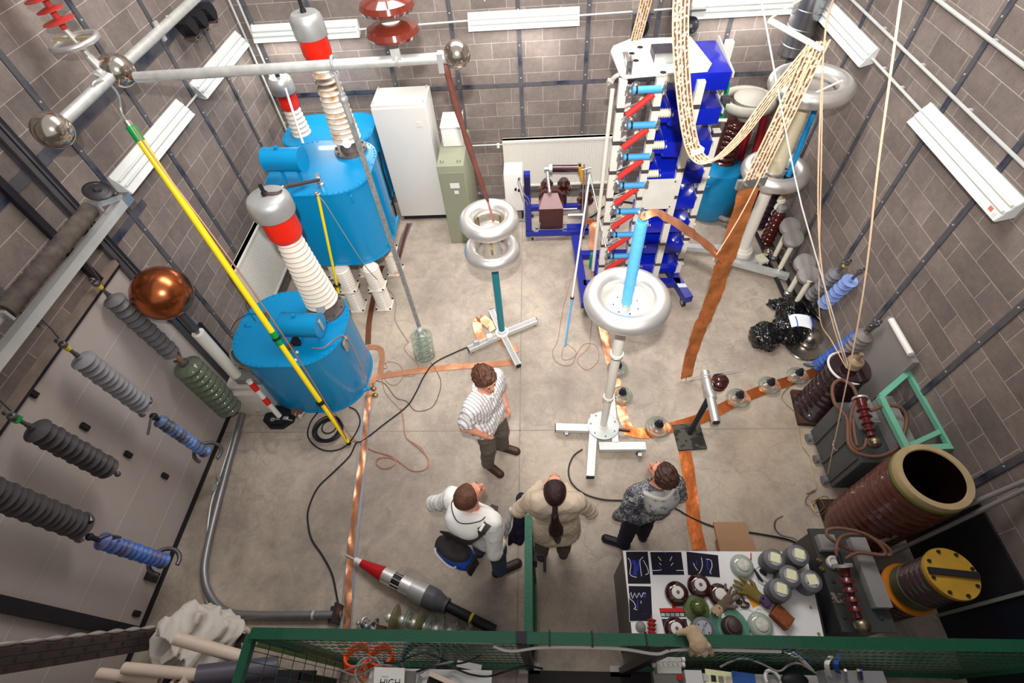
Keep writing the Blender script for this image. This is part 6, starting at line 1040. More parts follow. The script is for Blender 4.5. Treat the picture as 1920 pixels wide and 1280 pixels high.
for i in range(9): c = at(676 + rr.random() * 30, 1163 + rr.random() * 20, .03 + rr.random() * .06); v_ = Vector((rr.random() - .5, rr.random() - .5, rr.random() * .5)).normalized() * .06; P('shackle', G().cyl(c - v_, c + v_, .014, n=10).sph(c + v_, .022, n=10, m=7) if i % 2 else G().tor(c, .035, .011, v_, 18, 8, 0, 4.8), (ALUD, steel)[i % 3 == 0], t)
P('rust_plate', G().box(at(713, 1180, .03), (.1, .07, .02), rz=-.2), MC['rusty_steel'], None, 'small rusty plate beside the cast shackles', 'plate')
# ---- cable coil and cables
t = T('cable_coil', 'coil of black cable on the floor under the yellow pole foot', 'cable', at(612, 805, 0))
for k in range(7): c = at(613 + (k % 3) * 2, 806 - (k % 2) * 3, .015 + .012 * (k % 4)); P('turn', G().tor(c, .135 + .012 * (k % 4), .0085, (.04 * (k % 3 - 1), .03, 1), 40, 6), WIRB, t)
P('turn', G().tor(at(617, 800, .015), .085, .008, n=34, m=6), WIRB, t)
P('loose_loop', G().tube([at(a_, b_, .012) for a_, b_ in ((600, 768), (583, 790), (577, 815), (590, 835), (615, 845), (645, 838), (665, 815), (675, 790), (668, 770), (655, 763))], .0085, 6, smooth=6), WIRB, t)
cord('long black cable snaking from the X-shaped foot to the bent pipe end', [at(a_, b_, .014) for a_, b_ in ((878, 650), (850, 662), (815, 680), (795, 705), (780, 735), (762, 762), (720, 795), (680, 826), (668, 830), (655, 855), (625, 885), (595, 915), (578, 955), (578, 985), (585, 1012), (605, 1042), (622, 1075), (630, 1110), (635, 1140))], .009, WIRB, 6, 'power_cable', 'cable')
cord('black cable curving behind the group from the big ring base to the table', [at(a_, b_, .014) for a_, b_ in ((1092, 842), (1075, 855), (1066, 880), (1072, 905), (1095, 925), (1130, 936), (1170, 938), (1210, 938), (1260, 950), (1300, 972), (1350, 990), (1420, 1000), (1480, 1012), (1500, 1025), (1510, 1040))], .009, WIRB, 6, 'power_cable', 'cable')
cord('grey bent cable end rising behind the drum samples', [at(1468, 967, .3), at(1455, 975, .2), at(1453, 990, .1), at(1465, 1003, .05), at(1490, 1010, .04), at(1510, 1030, .04)], .009, WIRG, 5, 'power_cable', 'cable')
cord('thin copper wire looping from the front tank to the mid floor', [at(a_, b_, .008) for a_, b_ in ((692, 712), (720, 718), (742, 745), (762, 752), (780, 770), (810, 763), (824, 735), (826, 712), (815, 690), (808, 680))], .0045, M('dark_copper_wire', '5a4038', .5), 6, 'copper_wire', 'wire')
cord('pinkish copper wire curls beside the glass string', [at(a_, b_, .008) for a_, b_ in ((715, 692), (712, 683), (722, 681), (725, 690), (712, 688), (730, 678), (750, 685), (756, 705), (740, 722), (722, 712), (728, 695), (748, 703), (775, 704), (784, 685), (765, 664), (758, 650), (768, 640))], .004, COPW, 6, 'copper_wire', 'wire')
cord('copper wire drawn in a big open loop over the mid floor', [at(a_, b_, .008) for a_, b_ in ((716, 706), (722, 735), (745, 762), (755, 775), (757, 800), (762, 820), (790, 840), (803, 865), (795, 880), (775, 882), (740, 862), (720, 857), (706, 866), (712, 876), (730, 878), (740, 868), (736, 855), (700, 845), (660, 820), (640, 790), (610, 750))], .004, COPW, 6, 'copper_wire', 'wire')
t = T('brass_clamp', 'pair of brass earth clamps on the floor beside the front tank', 'clamp', at(702, 734, 0)); P('body', G().sph(at(700, 728, .03), .035, (1.1, .8, .6), 16, 10), BRS, t); P('body', G().sph(at(703, 740, .03), .035, (1.1, .8, .6), 16, 10), BRS, t); P('pin', G().cyl(at(700, 724, .05), at(698, 718, .09), .008), ALU, t)
# ================================================================ behind the fence
CRM = M('pvc_cream', 'd9c6b4', .5, 0, .05, 6); DGR = M('pvc_dark_grey', '4f4b57', .45)
def tube_open(lab, a, b, r, mat, cat='pipe', name='plastic_pipe'):
    a, b = Vector(a), Vector(b); t = T(name, lab, cat, (a + b) / 2); L = (b - a).length; P('tube', G().lathe([(r, 0), (r, L), (r * .86, L), (r * .86, L * .5), (r * .86, .0)], a, b - a, 26, cap=False).lathe([(r, 0), (r * .86, 0)], a, b - a, 26, cap=False), mat, t); P('bore', G().lathe([(r * .86, .02), (.001, .021)], a, b - a, 22, cap=False), M('bore_brown', '5a4630', .8), t); return t
tube_open('cream plastic pipe leaning over the bundled white cloth', at(328, 1196, 1.05), at(455, 1232, .85), .045, CRM); tube_open('upper cream pipe lying in the rack of pipes', at(233, 1252, 1.0), at(385, 1266, .95), .04, CRM); tube_open('lower cream pipe poking out most from the rack', at(186, 1262, .95), at(300, 1276, .9), .038, CRM); tube_open('fat dark grey pipe in the pipe rack by the fence corner', at(368, 1268, 1.0), at(520, 1250, .8), .075, DGR)
tube_open('short cream pipe cut by the picture edge under the others', at(330, 1276, 1.0), at(350, 1300, .9), .06, CRM)
t = T('pipe_rack', 'dark rack frame holding the plastic pipes', 'rack', (-2.6, .1, 0)); P('shelf', G().lohi((-3.1, -.4, .5), (-1.85, .28, .54)), dark, t)
for x_ in (-3.05, -1.9): P('leg', G().lohi((x_, .2, 0), (x_ + .05, .25, .82)), dark, t); P('cross_bar', G().lohi((x_, -.3, .80), (x_ + .05, .25, .84)), dark, t)
t = T('cloth_bundle', 'crumpled white dust cloth heaped over things by the ladder', 'cloth', (-3.05, .62, 0))
def cb(X, Y, Z): return smin(smin(ell_(X, Y, Z, (0, 0, .2), (.30, .24, .34)), ell_(X, Y, Z, (.24, -.05, .12), (.2, .2, .26)), .1), ell_(X, Y, Z, (-.02, -.22, .1), (.26, .2, .3)), .1) + folds(X, Y, Z, 9, .02) + crumple(X, Y, Z, 8, .045, 4, 3) + crumple(X, Y, Z, 17, .014, 9, 4)
sdf_part('cloth', cb, (-.42, -.5, .0), (.52, .34, .62), .009, M('dust_sheet', 'd8d0c6', .85, 0, .05, 5), t, (-3.17, .55, 0.0))
t = T('aluminium_ladder', 'folded aluminium ladder lying along the garage door wall', 'ladder', (-3.5, .2, .9)); la, lb = Vector((-3.72, -.2, 1.9)), Vector((-3.20, .75, .12)); ld = (lb - la); s_ = Vector((.0, .0, 0)); nn = ld.normalized().cross(Vector((0, 0, 1))).normalized(); up = nn.cross(ld.normalized())
la, lb = atX(-90, 1232, -3.6), at(312, 1182, .08)
AD = M('ladder_alu', '6f6564', .4, .6, .15, 4); nn = Vector((-.2, -.9, .25)).normalized()
for k in range(3): P('rail', G().bar(la + nn * (.062 * k), lb + nn * (.062 * k), .055, .052, up=nn), AD, t)
for k in range(10):
    c = la + (lb - la) * (k + .5) / 10; P('rung', G().lathe([(.004, -.09), (.018, -.03), (.02, 0), (.018, .03), (.004, .09)], c - nn * .05, lb - la, 12), ALUB, t)
    for j in range(3): P('rung_end', G().cyl(c + nn * (.062 * j) + Vector((.01, 0, .01)), c + nn * (.062 * j) + Vector((.035, -.005, .035)), .011, n=10), BLK_, t)
t = T('clamp_ring', 'worn half ring fitting standing by the fence corner', 'fitting', at(440, 1195, .1)); P('ring', G().tor(at(440, 1200, .25), .13, .022, (.3, -.6, .5), 30, 8, 0, 3.6), CRM, t); P('plate', G().box(at(450, 1200, .2), (.16, .1, .06)), MC['rusty_steel'], t); P('tag', G().box(at(458, 1212, .35), (.05, .06, .004), rot=Matrix.Rotation(.7, 3, 'X')), WHT, t)
t = T('red_strap', 'red webbing strap on the floor beside the bent steel pipe', 'strap', at(418, 1160, 0)); P('strap', G().ribbon([at(405, 1172, .02), at(415, 1155, .08), at(423, 1150, .1), at(430, 1165, .06), at(420, 1175, .02)], (0, 0, 1), .03, .003, smooth=4), M('webbing_red', 'b01c30', .7), t)
P('green_post', G().lohi((-1.83, .33, 0), (-1.77, .39, 1.75)), M('lime_paint', '7f9a5a', .5), None, 'short lime green post by the fence corner', 'post')
# desks
DW = M('desk_white', 'd6d6d4', .4, 0, .02); t = T('control_desk', 'pale desk with a printer just behind the fence', 'desk', (-.9, 0, 0)); P('desktop', G().lohi((-1.34, -.5, .72), (-.41, .29, .75)), DW, t); P('side_panel', G().lohi((-1.32, -.48, 0), (-1.3, .27, .72)), DW, t); P('side_panel', G().lohi((-.45, -.48, 0), (-.43, .27, .72)), DW, t)
t = T('printer', 'light grey printer on the desk with a paper sheet', 'printer', (-1.1, .18, .75)); P('body', G().rbox((-1.1, .15, .84), (.34, .2, .18), .02), M('printer_grey', 'b9bab4', .5), t); P('tray', G().box((-.98, .16, .945), (.08, .2, .02)), M('tray_dark', '6c6a66', .5), t); P('top_edge', G().box((-1.17, .245, .935), (.16, .012, .02)), M('printer_edge_grey', '87867e', .5), t)  # strip along the top edge, darker grey than the body
t = T('folder', 'white folder printed HIGH standing up at the desk edge', 'folder', at(730, 1268, 1.0)); fz = 1.0; fq = [at(*p, fz) for p in ((702, 1250), (759, 1252), (757, 1292), (700, 1290))]; P('cover', G().prism([(p.x, p.y) for p in fq], fz - .015, fz), WHT, t)
text('print', 'HIGH', .062, BLK_, t, at(731, 1280, fz + .001), Matrix.Identity(3)); P('caption', G().box(at(722, 1268, fz + .001), (.05, .006, .001)), ALUD, t)
t = T('monitor', 'pale flat screen monitor lying tilted on the desk', 'monitor', at(830, 1275, .95)); P('bezel', G().bar(at(806, 1262, .98), at(868, 1290, 1.0), .03, .03), CRM, t); P('screen', G().bar(at(803, 1272, .95), at(850, 1292, .97), .08, .01), BLK_, t)
P('power_strip', G().box(at(880, 1248, .5), (.2, .045, .03), rz=-.15), WHT, None, 'white power strip hung behind the desk', 'power strip')
for i, (px, py, r_, m_, w) in enumerate(((670, 1227, .11, 'ff5a1e', 'orange cable coil hanging low inside the fence, one nearer the corner'), (715, 1227, .1, 'f05018', 'orange cable coil hanging inside the fence, toward the gate'), (790, 1230, .2, '4a4858', 'wide dark cable coil hanging inside the fence'))):
    c = at(px, py, .55); t = T('cable_coil', w, 'cable', c)
    for k in range(3): P('turn', G().tor(c + Vector((0, -.02 * k, -.02 * k)), r_ * (.9 if i < 2 else .8), .012, (0, .5, .85), 36, 6), M('coil_' + 'abc'[i], m_, .5), t)
rr = random.Random(5)
for i, w in enumerate(('light grey cable arching over the desk back edge', 'black cable sagging along the desk back edge', 'dark cable tangle near the printer', 'thin black cable loop beside the monitor')):
    p0 = [(640, 1262), (720, 1240), (640, 1250), (780, 1258)][i]; pts = []
    for k in range(8): pts.append(at(p0[0] + k * (22 + 4 * i) , p0[1] + 10 * math.sin(k * 1.3 + i) - (6 if i < 2 else 0), .85 + .05 * math.sin(k * 2.1)))
    cord(w, pts, .007, (WIRG, WIRB)[i % 2], 6, 'desk_cable', 'cable')
t = T('desk_tape', 'roll of copper foil and grey hose coil behind the printer', 'coil', at(700, 1262, .8)); P('foil', G().tor(at(678, 1262, .8), .05, .02, (1, .2, .4), 24, 8), COP, t); P('hose', G().tor(at(690, 1258, .86), .09, .009, (.3, .2, 1), 30, 6), WIRG, t)
t = T('junction_box', 'pale grey junction box with round knockouts mounted inside the fence', 'box', (.83, .36, 1.1)); jz = 1.2; jq = [at(*p, jz) for p in ((1230, 1230), (1277, 1232), (1278, 1262), (1233, 1262))]; P('body', G().prism([(p.x, p.y) for p in jq], jz - .12, jz), M('jbox', 'b8b8b0', .5, 0, .06, 9), t)
for k in range(5): P('knockout', G().tor(at(1238 + k * 9, 1244, jz + .001), .014, .002, n=18, m=5), ALUD, t)
for s_ in (1226, 1281):
    for y_ in (1236, 1246): P('gland', G().cyl(at(s_ - 3, y_, jz - .05), at(s_ + 3, y_, jz - .05), .015, n=12), WHT, t)
t = T('control_desk', 'pale desk behind the fence with brochures, under the table side', 'desk', (1.8, 0, 0)); P('desktop', G().lohi((1.12, -.6, .72), (2.1, .30, .75)), M('desk_grey', 'aaa9a2', .45), t); P('side_panel', G().lohi((1.14, -.58, 0), (1.16, .28, .72)), dark, t); P('side_panel', G().lohi((2.06, -.58, 0), (2.08, .28, .72)), dark, t)
t = T('brochure', 'brochure with a grid of small photographs on the desk', 'paper', at(1352, 1275, .755)); P('sheet', G().box(at(1350, 1275, .752), (.2, .12, .003), rz=-.1), MC['note_yellow'], t)
for k in range(5): P('picture', G().box(at(1324 + k * 14, 1270 + k * 1.5, .755), (.035, .04, .002), rz=-.1), (DW, dark, OLV, CRM, ALUD)[k], t)
P('booklet', G().box(at(1395, 1277, .76), (.16, .11, .012), rz=-.1), M('booklet_blue', '2a5aa8', .4, 0, c2='b05050', mix=(.66, .7), scale=12), None, 'blue booklet on the desk behind the fence', 'book')
t = T('control_unit', 'grey control unit with red button under the junction box', 'box', at(1270, 1272, .8)); P('body', G().box(at(1258, 1275, .8), (.26, .1, .1)), M('unit_grey', '6d6a64', .5), t); P('button', G().cyl(at(1275, 1268, .85), at(1275, 1268, .87), .022, n=18), MC['crimson'], t); P('cradle', G().box(at(1300, 1272, .86), (.12, .1, .05)), DW, t)
for i, (pts, m_, w) in enumerate(([[(1468, 1222), (1492, 1228), (1515, 1248), (1522, 1256)], WHT, 'white bent strip arching over the desk'], [[(1472, 1219), (1500, 1226), (1520, 1244)], M('strip_blue', '1d4fa8', .4), 'blue bent strip arching beside the white one'], [[(1560, 1228), (1550, 1245), (1556, 1268)], WHT, 'white curved strip standing by the instrument'], [[(1575, 1224), (1567, 1245), (1572, 1262)], MC['strip_blue'], 'blue curved strip standing by the instrument'])):
    t = T('plastic_strip', w, 'strip', at(*pts[-1], .9)); P('strip', G().ribbon([at(a_, b_, .9 + .1 * math.sin(math.pi * k / (len(pts) - 1))) for k, (a_, b_) in enumerate(pts)], (.5, -.2, .8), .035, .003, smooth=5), m_, t)
t = T('instrument', 'grey instrument box with jacks on its top, near the curved strips', 'instrument', at(1595, 1272, .85)); P('body', G().box(at(1598, 1280, .82), (.4, .14, .14)), M('inst_grey', '8f8f92', .5), t)
for k, (px, m_) in enumerate(((1587, ALU), (1611, BRS), (1616, MC['strip_blue']))): P('jack', G().cyl(at(px, 1272, .9), at(px - 2, 1256, .98), .01, n=10), m_, t)
t = T('headphones', 'white and black headset on the desk edge', 'headset', at(1452, 1272, .8)); P('band', G().tor(at(1450, 1275, .8), .06, .012, (.3, .2, 1), 24, 8, .5, 4.4), WHT, t); P('pad', G().sph(at(1490, 1275, .82), .06, (1.6, .8, .5), 18, 10), BLK_, t)
cord('pale cables looping over the desk behind the table', [at(a_, b_, .85) for a_, b_ in ((1350, 1250), (1375, 1238), (1400, 1235), (1430, 1245), (1460, 1258), (1480, 1246), (1500, 1244), (1530, 1262))], .007, WIRG, 6, 'desk_cable', 'cable')
# ================================================================ the four visitors
SKIN = M('skin', 'd9977a', .5, 0, .05, 14); EYEW = M('eye_dark', '2a1c18', .3)
def person(lab, base, face, mats, S_, group=None):
    """S_ describes the pose in metres: x to the person's own right, y ahead, z up"""
    fx, fy = Vector(face).normalized().to_tuple(); R = Matrix(((fy, fx, 0), (-fx, fy, 0), (0, 0, 1))); base = Vector((base[0], base[1], 0)); k = S_.get('k', 1.0)
    t = T('person', lab, 'person', base, group)
    def emit(name, fn, lo, hi, h, mat, par):
        v, f = mesh_sdf(fn, lo, hi, h); return P(name, ([tuple(base + (R @ Vector(p)) * k) for p in v], f), mat, par, ang=80)
    hc = np.array(S_['head']); pt, yw, rl = S_.get('pitch', 0), S_.get('yaw', 0), 0
    HR = Matrix.Rotation(-yw, 3, 'Z') @ Matrix.Rotation(pt, 3, 'X')            # pitch > 0 looks up, yaw > 0 turns to the own right
    def hl(X, Y, Z): x, y, z = X - hc[0], Y - hc[1], Z - hc[2]; return [HR[0][i] * x + HR[1][i] * y + HR[2][i] * z for i in range(3)]
    L = S_['legs']; A = S_['arms']; ch = S_.get('chest', (0, 0, 1.28)); pv = S_.get('pelvis', (0, 0, .95)); w = S_.get('w', 1.0)
    def torso(X, Y, Z, e=0.):
        c = np.array(ch); p = np.array(pv); s = (1, 1.45, 1)
        d = cap_(X, Y, Z, (c[0] - .095 * w, c[1], c[2] + .03), (c[0] + .095 * w, c[1], c[2] + .03), .115 * w + e, .115 * w + e, s) * .8
        d = smin(d, cap_(X, Y, Z, (c[0] - .13 * w, c[1] - .01, c[2] + .13), (c[0] + .13 * w, c[1] - .01, c[2] + .13), .058 + e, .058 + e, (1, 1.1, 1)), .05)
        d = smin(d, cap_(X, Y, Z, (c[0] - .06, c[1], c[2] - .05), (p[0] - .06, p[1], p[2] + .08), .105 * w + e, .1 * w + e, s) * .8, .05); d = smin(d, cap_(X, Y, Z, (c[0] + .06, c[1], c[2] - .05), (p[0] + .06, p[1], p[2] + .08), .105 * w + e, .1 * w + e, s) * .8, .05)
        return d
    def pelv(X, Y, Z, e=0.): p = pv; return cap_(X, Y, Z, (p[0] - .065, p[1] - .01, p[2]), (p[0] + .065, p[1] - .01, p[2]), .115 + e, .115 + e, (1, 1.15, 1)) * .9
    def leg(X, Y, Z, l, e=0., cuff=0.): return smin(cap_(X, Y, Z, l[0], l[1], .085 + e, .058 + e + cuff * .4), cap_(X, Y, Z, l[1], l[2], .056 + e + cuff * .4, .04 + e + cuff), .03)
    def arm(X, Y, Z, a, e=0.): return smin(cap_(X, Y, Z, a[0], a[1], .052 + e, .040 + e), cap_(X, Y, Z, a[1], a[2], .040 + e, .028 + e), .02)
    def body(X, Y, Z):
        d = smin(torso(X, Y, Z), pelv(X, Y, Z), .05)
        n0 = (ch[0], ch[1] - .01, ch[2] + .12); d = smin(d, cap_(X, Y, Z, n0, (hc[0] * .8 + n0[0] * .2, hc[1] * .7 + n0[1] * .3, hc[2] - .06), .06, .052), .04)
        x, y, z = hl(X, Y, Z)
        h_ = smin(ell_(x, y, z, (0, -.012, .025), (.077, .098, .095)), ell_(x, y, z, (0, .02, -.035), (.058, .075, .075)), .035)
        h_ = smin(h_, cap_(x, y, z, (0, .078, -.092), (0, .07, -.085), .024, .024), .03)                                   # chin
        h_ = smin(h_, cap_(x, y, z, (0, .092, .018), (0, .112, -.022), .010, .014), .012)                                   # nose
        h_ = smin(h_, cap_(x, y, z, (-.035, .085, .03), (.035, .085, .03), .010, .010), .012)                               # brow
        h_ = smin(h_, cap_(x, y, z, (-.018, .094, -.055), (.018, .094, -.055), .008, .008), .008)                           # lips
        for sx in (-1, 1):
            h_ = smax(h_, -ell_(x, y, z, (sx * .032, .098, .012), (.016, .012, .010)), .008); h_ = smin(h_, ell_(x, y, z, (sx * .078, -.005, -.005), (.010, .02, .032)), .008)
        d = smin(d, h_, .015)
        for a in A: d = smin(d, arm(X, Y, Z, a), .03)
        for a in A:                                                                                                       # hands: palm, four fingers, thumb
            wv = np.array(a[2]); dr = np.array(a[3], float); dr /= np.linalg.norm(dr); pn = np.array(a[4], float); pn -= dr * (pn @ dr); pn /= np.linalg.norm(pn); sd = np.cross(dr, pn)
            pc = wv + dr * .05; d = smin(d, cap_(X, Y, Z, wv, wv + dr * .03, .027, .028), .01)
            for j in (-1.5, -.5, .5, 1.5): d = smin(d, cap_(X, Y, Z, wv + dr * .02 + sd * j * .012, wv + dr * .085 + sd * j * .018, .014, .013), .012)
            for j, Lf in ((-1.5, .05), (-.5, .07), (.5, .075), (1.5, .065)):
                b0 = wv + dr * .085 + sd * j * .018; b1 = b0 + dr * Lf * .5 + pn * .012; b2 = b1 + dr * Lf * .25 + pn * Lf * .42; d = smin(d, cap_(X, Y, Z, b0, b1, .0095, .009), .004); d = smin(d, cap_(X, Y, Z, b1, b2, .009, .0075), .003)
            b0 = wv + dr * .03 + sd * .026 * a[5]; b1 = b0 + dr * .03 + sd * .022 * a[5] + pn * .012; b2 = b1 + dr * .03 + pn * .012; d = smin(d, cap_(X, Y, Z, b0, b1, .013, .011), .008); d = smin(d, cap_(X, Y, Z, b1, b2, .011, .009), .004)
        for l in L: d = smin(d, leg(X, Y, Z, l), .03); d = smin(d, cap_(X, Y, Z, np.array(l[2]) + (0, 0, -.03), np.array(l[3]) + (0, 0, -.0), .032, .022, (1, 1, 1.2)), .02)
        return d
    bd = emit('body', body, (-.62, -.42, .0), (.62, .45, 1.9), .0088, SKIN, t)
    # trousers
    emit('trousers', lambda X, Y, Z: np.maximum(smin(pelv(X, Y, Z, .016), np.minimum(leg(X, Y, Z, L[0], .018, .012), leg(X, Y, Z, L[1], .018, .012)), .03) + folds(X, Y, Z, 28, .003) + crumple(X, Y, Z, 30, .004, 3), .055 - Z), (-.5, -.4, .02), (.5, .42, 1.12), .0095, mats['trousers'], t)
    for l in L:
        a, b = np.array(l[2]), np.array(l[3]); dv = (b - a); dv[2] = 0; dv /= np.linalg.norm(dv); hb = a - dv * .035; q0 = (hb[0], hb[1], a[2] - .035 + .0); lift = a[2] - .085
        s_ = emit('shoe', lambda X, Y, Z: smax(smin(cap_(X, Y, Z, (hb[0], hb[1], .045 + lift), (b[0], b[1], .035 + lift), .042, .040, (1, 1, 1.05)), cap_(X, Y, Z, (a[0], a[1], .05 + lift), (a[0], a[1], .09 + lift), .04, .038), .02), (.012 + lift) - Z, .004), (a[0] - .25, a[1] - .25, -.01 + lift), (a[0] + .25, a[1] + .25, .16 + lift), .0065, mats['shoe'], t)
        emit('sole', lambda X, Y, Z: np.maximum(cap_(X, Y, Z, (hb[0], hb[1], .02 + lift), (b[0], b[1], .02 + lift), .047, .046, (1, 1, .3)), np.maximum(lift - Z, Z - .024 - lift)), (a[0] - .25, a[1] - .25, -.01 + lift), (a[0] + .25, a[1] + .25, .05 + lift), .0065, mats['sole'], s_)
    # upper garment
    cut = S_.get('sleeve', 1.0); hem = S_['hem']; e = S_.get('loose', .022)
    def top(X, Y, Z):
        d = smin(torso(X, Y, Z, e), pelv(X, Y, Z, e + .004), .07); fl = S_.get('flare', 0)
        if fl: d = smin(d, cap_(X, Y, Z, (pv[0] - .07, pv[1] - .02, hem + .03), (pv[0] + .07, pv[1] - .02, hem + .03), .1 + fl, .1 + fl, (1, 1.2, 1)) * .9, .09)
        d = np.maximum(d, hem + .012 * np.sin(X * 14) - Z)
        for a in A:
            s0, s1, s2 = [np.array(v_, float) for v_ in a[:3]]
            if cut >= 1: q = smin(cap_(X, Y, Z, s0, s1, .055 + e * .6, .046 + e * .45), cap_(X, Y, Z, s1, s2, .046 + e * .45, .033 + e * .45), .02)
            else: q = np.maximum(cap_(X, Y, Z, s0, s1, .056 + e, .055 + e), ((X - s0[0]) * (s1 - s0)[0] + (Y - s0[1]) * (s1 - s0)[1] + (Z - s0[2]) * (s1 - s0)[2]) / ((s1 - s0) @ (s1 - s0)) * np.linalg.norm(s1 - s0) - cut * np.linalg.norm(s1 - s0))
            d = smin(d, q, .028)
        nk = cap_(X, Y, Z, (ch[0], ch[1] + .01, ch[2] + .13), (hc[0], hc[1] + .02, hc[2] - .02), .062, .075); d = smax(d, -nk, .008)
        return d + folds(X, Y, Z, S_.get('ff', 20), S_.get('fa', .005)) + crumple(X, Y, Z, 24, .0055, int(ch[2] * 100) + len(lab)) + .002
    tp_ = emit(S_.get('topname', 'shirt'), top, (-.62, -.42, max(hem - .08, .3)), (.62, .45, 1.62), .0088, mats['top'], t)
    # hair
    hm = S_.get('hair', {}); hl_ = hm.get('t', .014)
    def hair(X, Y, Z):
        x, y, z = hl(X, Y, Z); sh = ell_(x, y, z, (0, -.016, .027), (.080 + hl_, .101 + hl_, .098 + hl_)) + hm.get('curl', .003) * (np.sin(95 * x + 3 * np.sin(60 * z)) * np.sin(90 * y + 2 * np.sin(70 * x)) + .6 * np.sin(150 * z + 90 * x))
        fr = y * .75 + (-z) * .66 - hm.get('line', .012); lowb = -(z + .055 + .25 * y); return smax(smax(sh, fr, .012), lowb, .012)
    hr = emit('hair', hair, (hc[0] - .17, hc[1] - .19, hc[2] - .19), (hc[0] + .17, hc[1] + .19, hc[2] + .19), .0055, mats['hair'], t)
    for sx in (-1, 1):
        e_ = HR @ Vector((sx * .032, .089, .012)); c_ = base + (R @ (Vector(tuple(hc)) + e_)) * k; P('eye', G().sph(c_, .0085, n=12, m=8), EYEW, bd)
    return t, lambda p: base + (R @ Vector(p)) * k, emit, torso
def stripe_mat(name, face, c0, c1, freq=62):
    m = M(name, c0, .7); nt = m.node_tree; b = nt.nodes['Principled BSDF']; fx, fy = Vector(face).normalized().to_tuple(); tc = nt.nodes.new('ShaderNodeTexCoord'); dt = nt.nodes.new('ShaderNodeVectorMath'); dt.operation = 'DOT_PRODUCT'
    dt.inputs[1].default_value = (fy, -fx, 0); nt.links.new(tc.outputs['Object'], dt.inputs[0]); mu = nt.nodes.new('ShaderNodeMath'); mu.operation = 'MULTIPLY'; mu.inputs[1].default_value = freq * 6.283; nt.links.new(dt.outputs['Value'], mu.inputs[0])
    si = nt.nodes.new('ShaderNodeMath'); si.operation = 'SINE'; nt.links.new(mu.outputs[0], si.inputs[0]); nt.links.new(ramp(nt, si.outputs[0], .35, .8, lin(c0), lin(c1)), b.inputs['Base Color']); return m
def print_mat(name):
    m = M(name, '4a4a52', .8); nt = m.node_tree; b = nt.nodes['Principled BSDF']; tc = nt.nodes.new('ShaderNodeTexCoord'); v = nt.nodes.new('ShaderNodeTexVoronoi'); v.feature = 'DISTANCE_TO_EDGE'; v.inputs['Scale'].default_value = 9; nz = nt.nodes.new('ShaderNodeTexNoise'); nz.inputs['Scale'].default_value = 6; nt.links.new(tc.outputs['Object'], nz.inputs['Vector'])
    mx = nt.nodes.new('ShaderNodeVectorMath'); mx.operation = 'ADD'; nt.links.new(tc.outputs['Object'], mx.inputs[0]); nt.links.new(nz.outputs['Color'], mx.inputs[1]); nt.links.new(mx.outputs[0], v.inputs['Vector'])
    k = nt.nodes.new('ShaderNodeTexVoronoi'); k.distance = 'CHEBYCHEV'; k.inputs['Scale'].default_value = 22; nt.links.new(mx.outputs[0], k.inputs['Vector'])
    c = mix_node(nt, lin('3c3d48'), lin('a6a4a2'), ramp(nt, v.outputs['Distance'], .05, .09, (1, 1, 1, 1), (0, 0, 0, 1))); c = mix_node(nt, c, lin('8a8a8c'), ramp(nt, k.outputs['Distance'], .35, .4, (.6, .6, .6, 1), (0, 0, 0, 1))); c = mix_node(nt, c, lin('2e3040'), ramp(nt, noisy(nt, tc.outputs['Object'], 11, 3), .55, .6, (0, 0, 0, 1), (.75, .75, .75, 1)))
    nt.links.new(c, b.inputs['Base Color']); return m
# --- man in the striped shirt, hands in his pockets, looking down
F1 = (.85, -.52); mts = dict(trousers=M('olive_trousers', '6a6258', .85, 0, .08, 10), shoe=M('brown_leather', '4a2c22', .5, 0, .15, 10), sole=M('shoe_sole', '241a18', .7), top=stripe_mat('striped_cotton', F1, 'f1efec', 'b0aaaa', 34), hair=M('curly_brown_hair', '4d2c1a', .6, 0, .3, 40))
t, W_, em, _ = person('man with curly brown hair in a striped white short-sleeved shirt, hands in pockets', (-.52, 2.34), F1, mts, dict(head=(.0, .045, 1.64), pitch=-.22, yaw=.3, chest=(0, .01, 1.29), legs=[((.09, 0, .92), (.12, .03, .5), (.13, -.02, .085), (.15, .15, .04)), ((-.09, 0, .92), (-.11, .04, .5), (-.13, .0, .085), (-.17, .16, .04))],
    arms=[((.19, 0, 1.41), (.285, -.05, 1.13), (.19, .09, .95), (-.3, .15, -1), (-1, 0, 0), 1), ((-.19, 0, 1.41), (-.275, -.05, 1.13), (-.19, .08, .95), (.3, .15, -1), (1, 0, 0), -1)], hem=.80, sleeve=.82, loose=.026, w=1.08, flare=.045, fa=.006, hair=dict(t=.018, curl=.007, line=.03)))
P('collar', G().tube([W_((.07, .03, 1.47)), W_((.075, -.04, 1.50)), W_((0, -.075, 1.505)), W_((-.075, -.04, 1.50)), W_((-.07, .03, 1.47))], .014, 8, smooth=4).tube([W_((.07, .03, 1.47)), W_((.02, .12, 1.43))], [.016, .012], 8).tube([W_((-.07, .03, 1.47)), W_((-.02, .12, 1.43))], [.016, .012], 8), mts['top'], t)
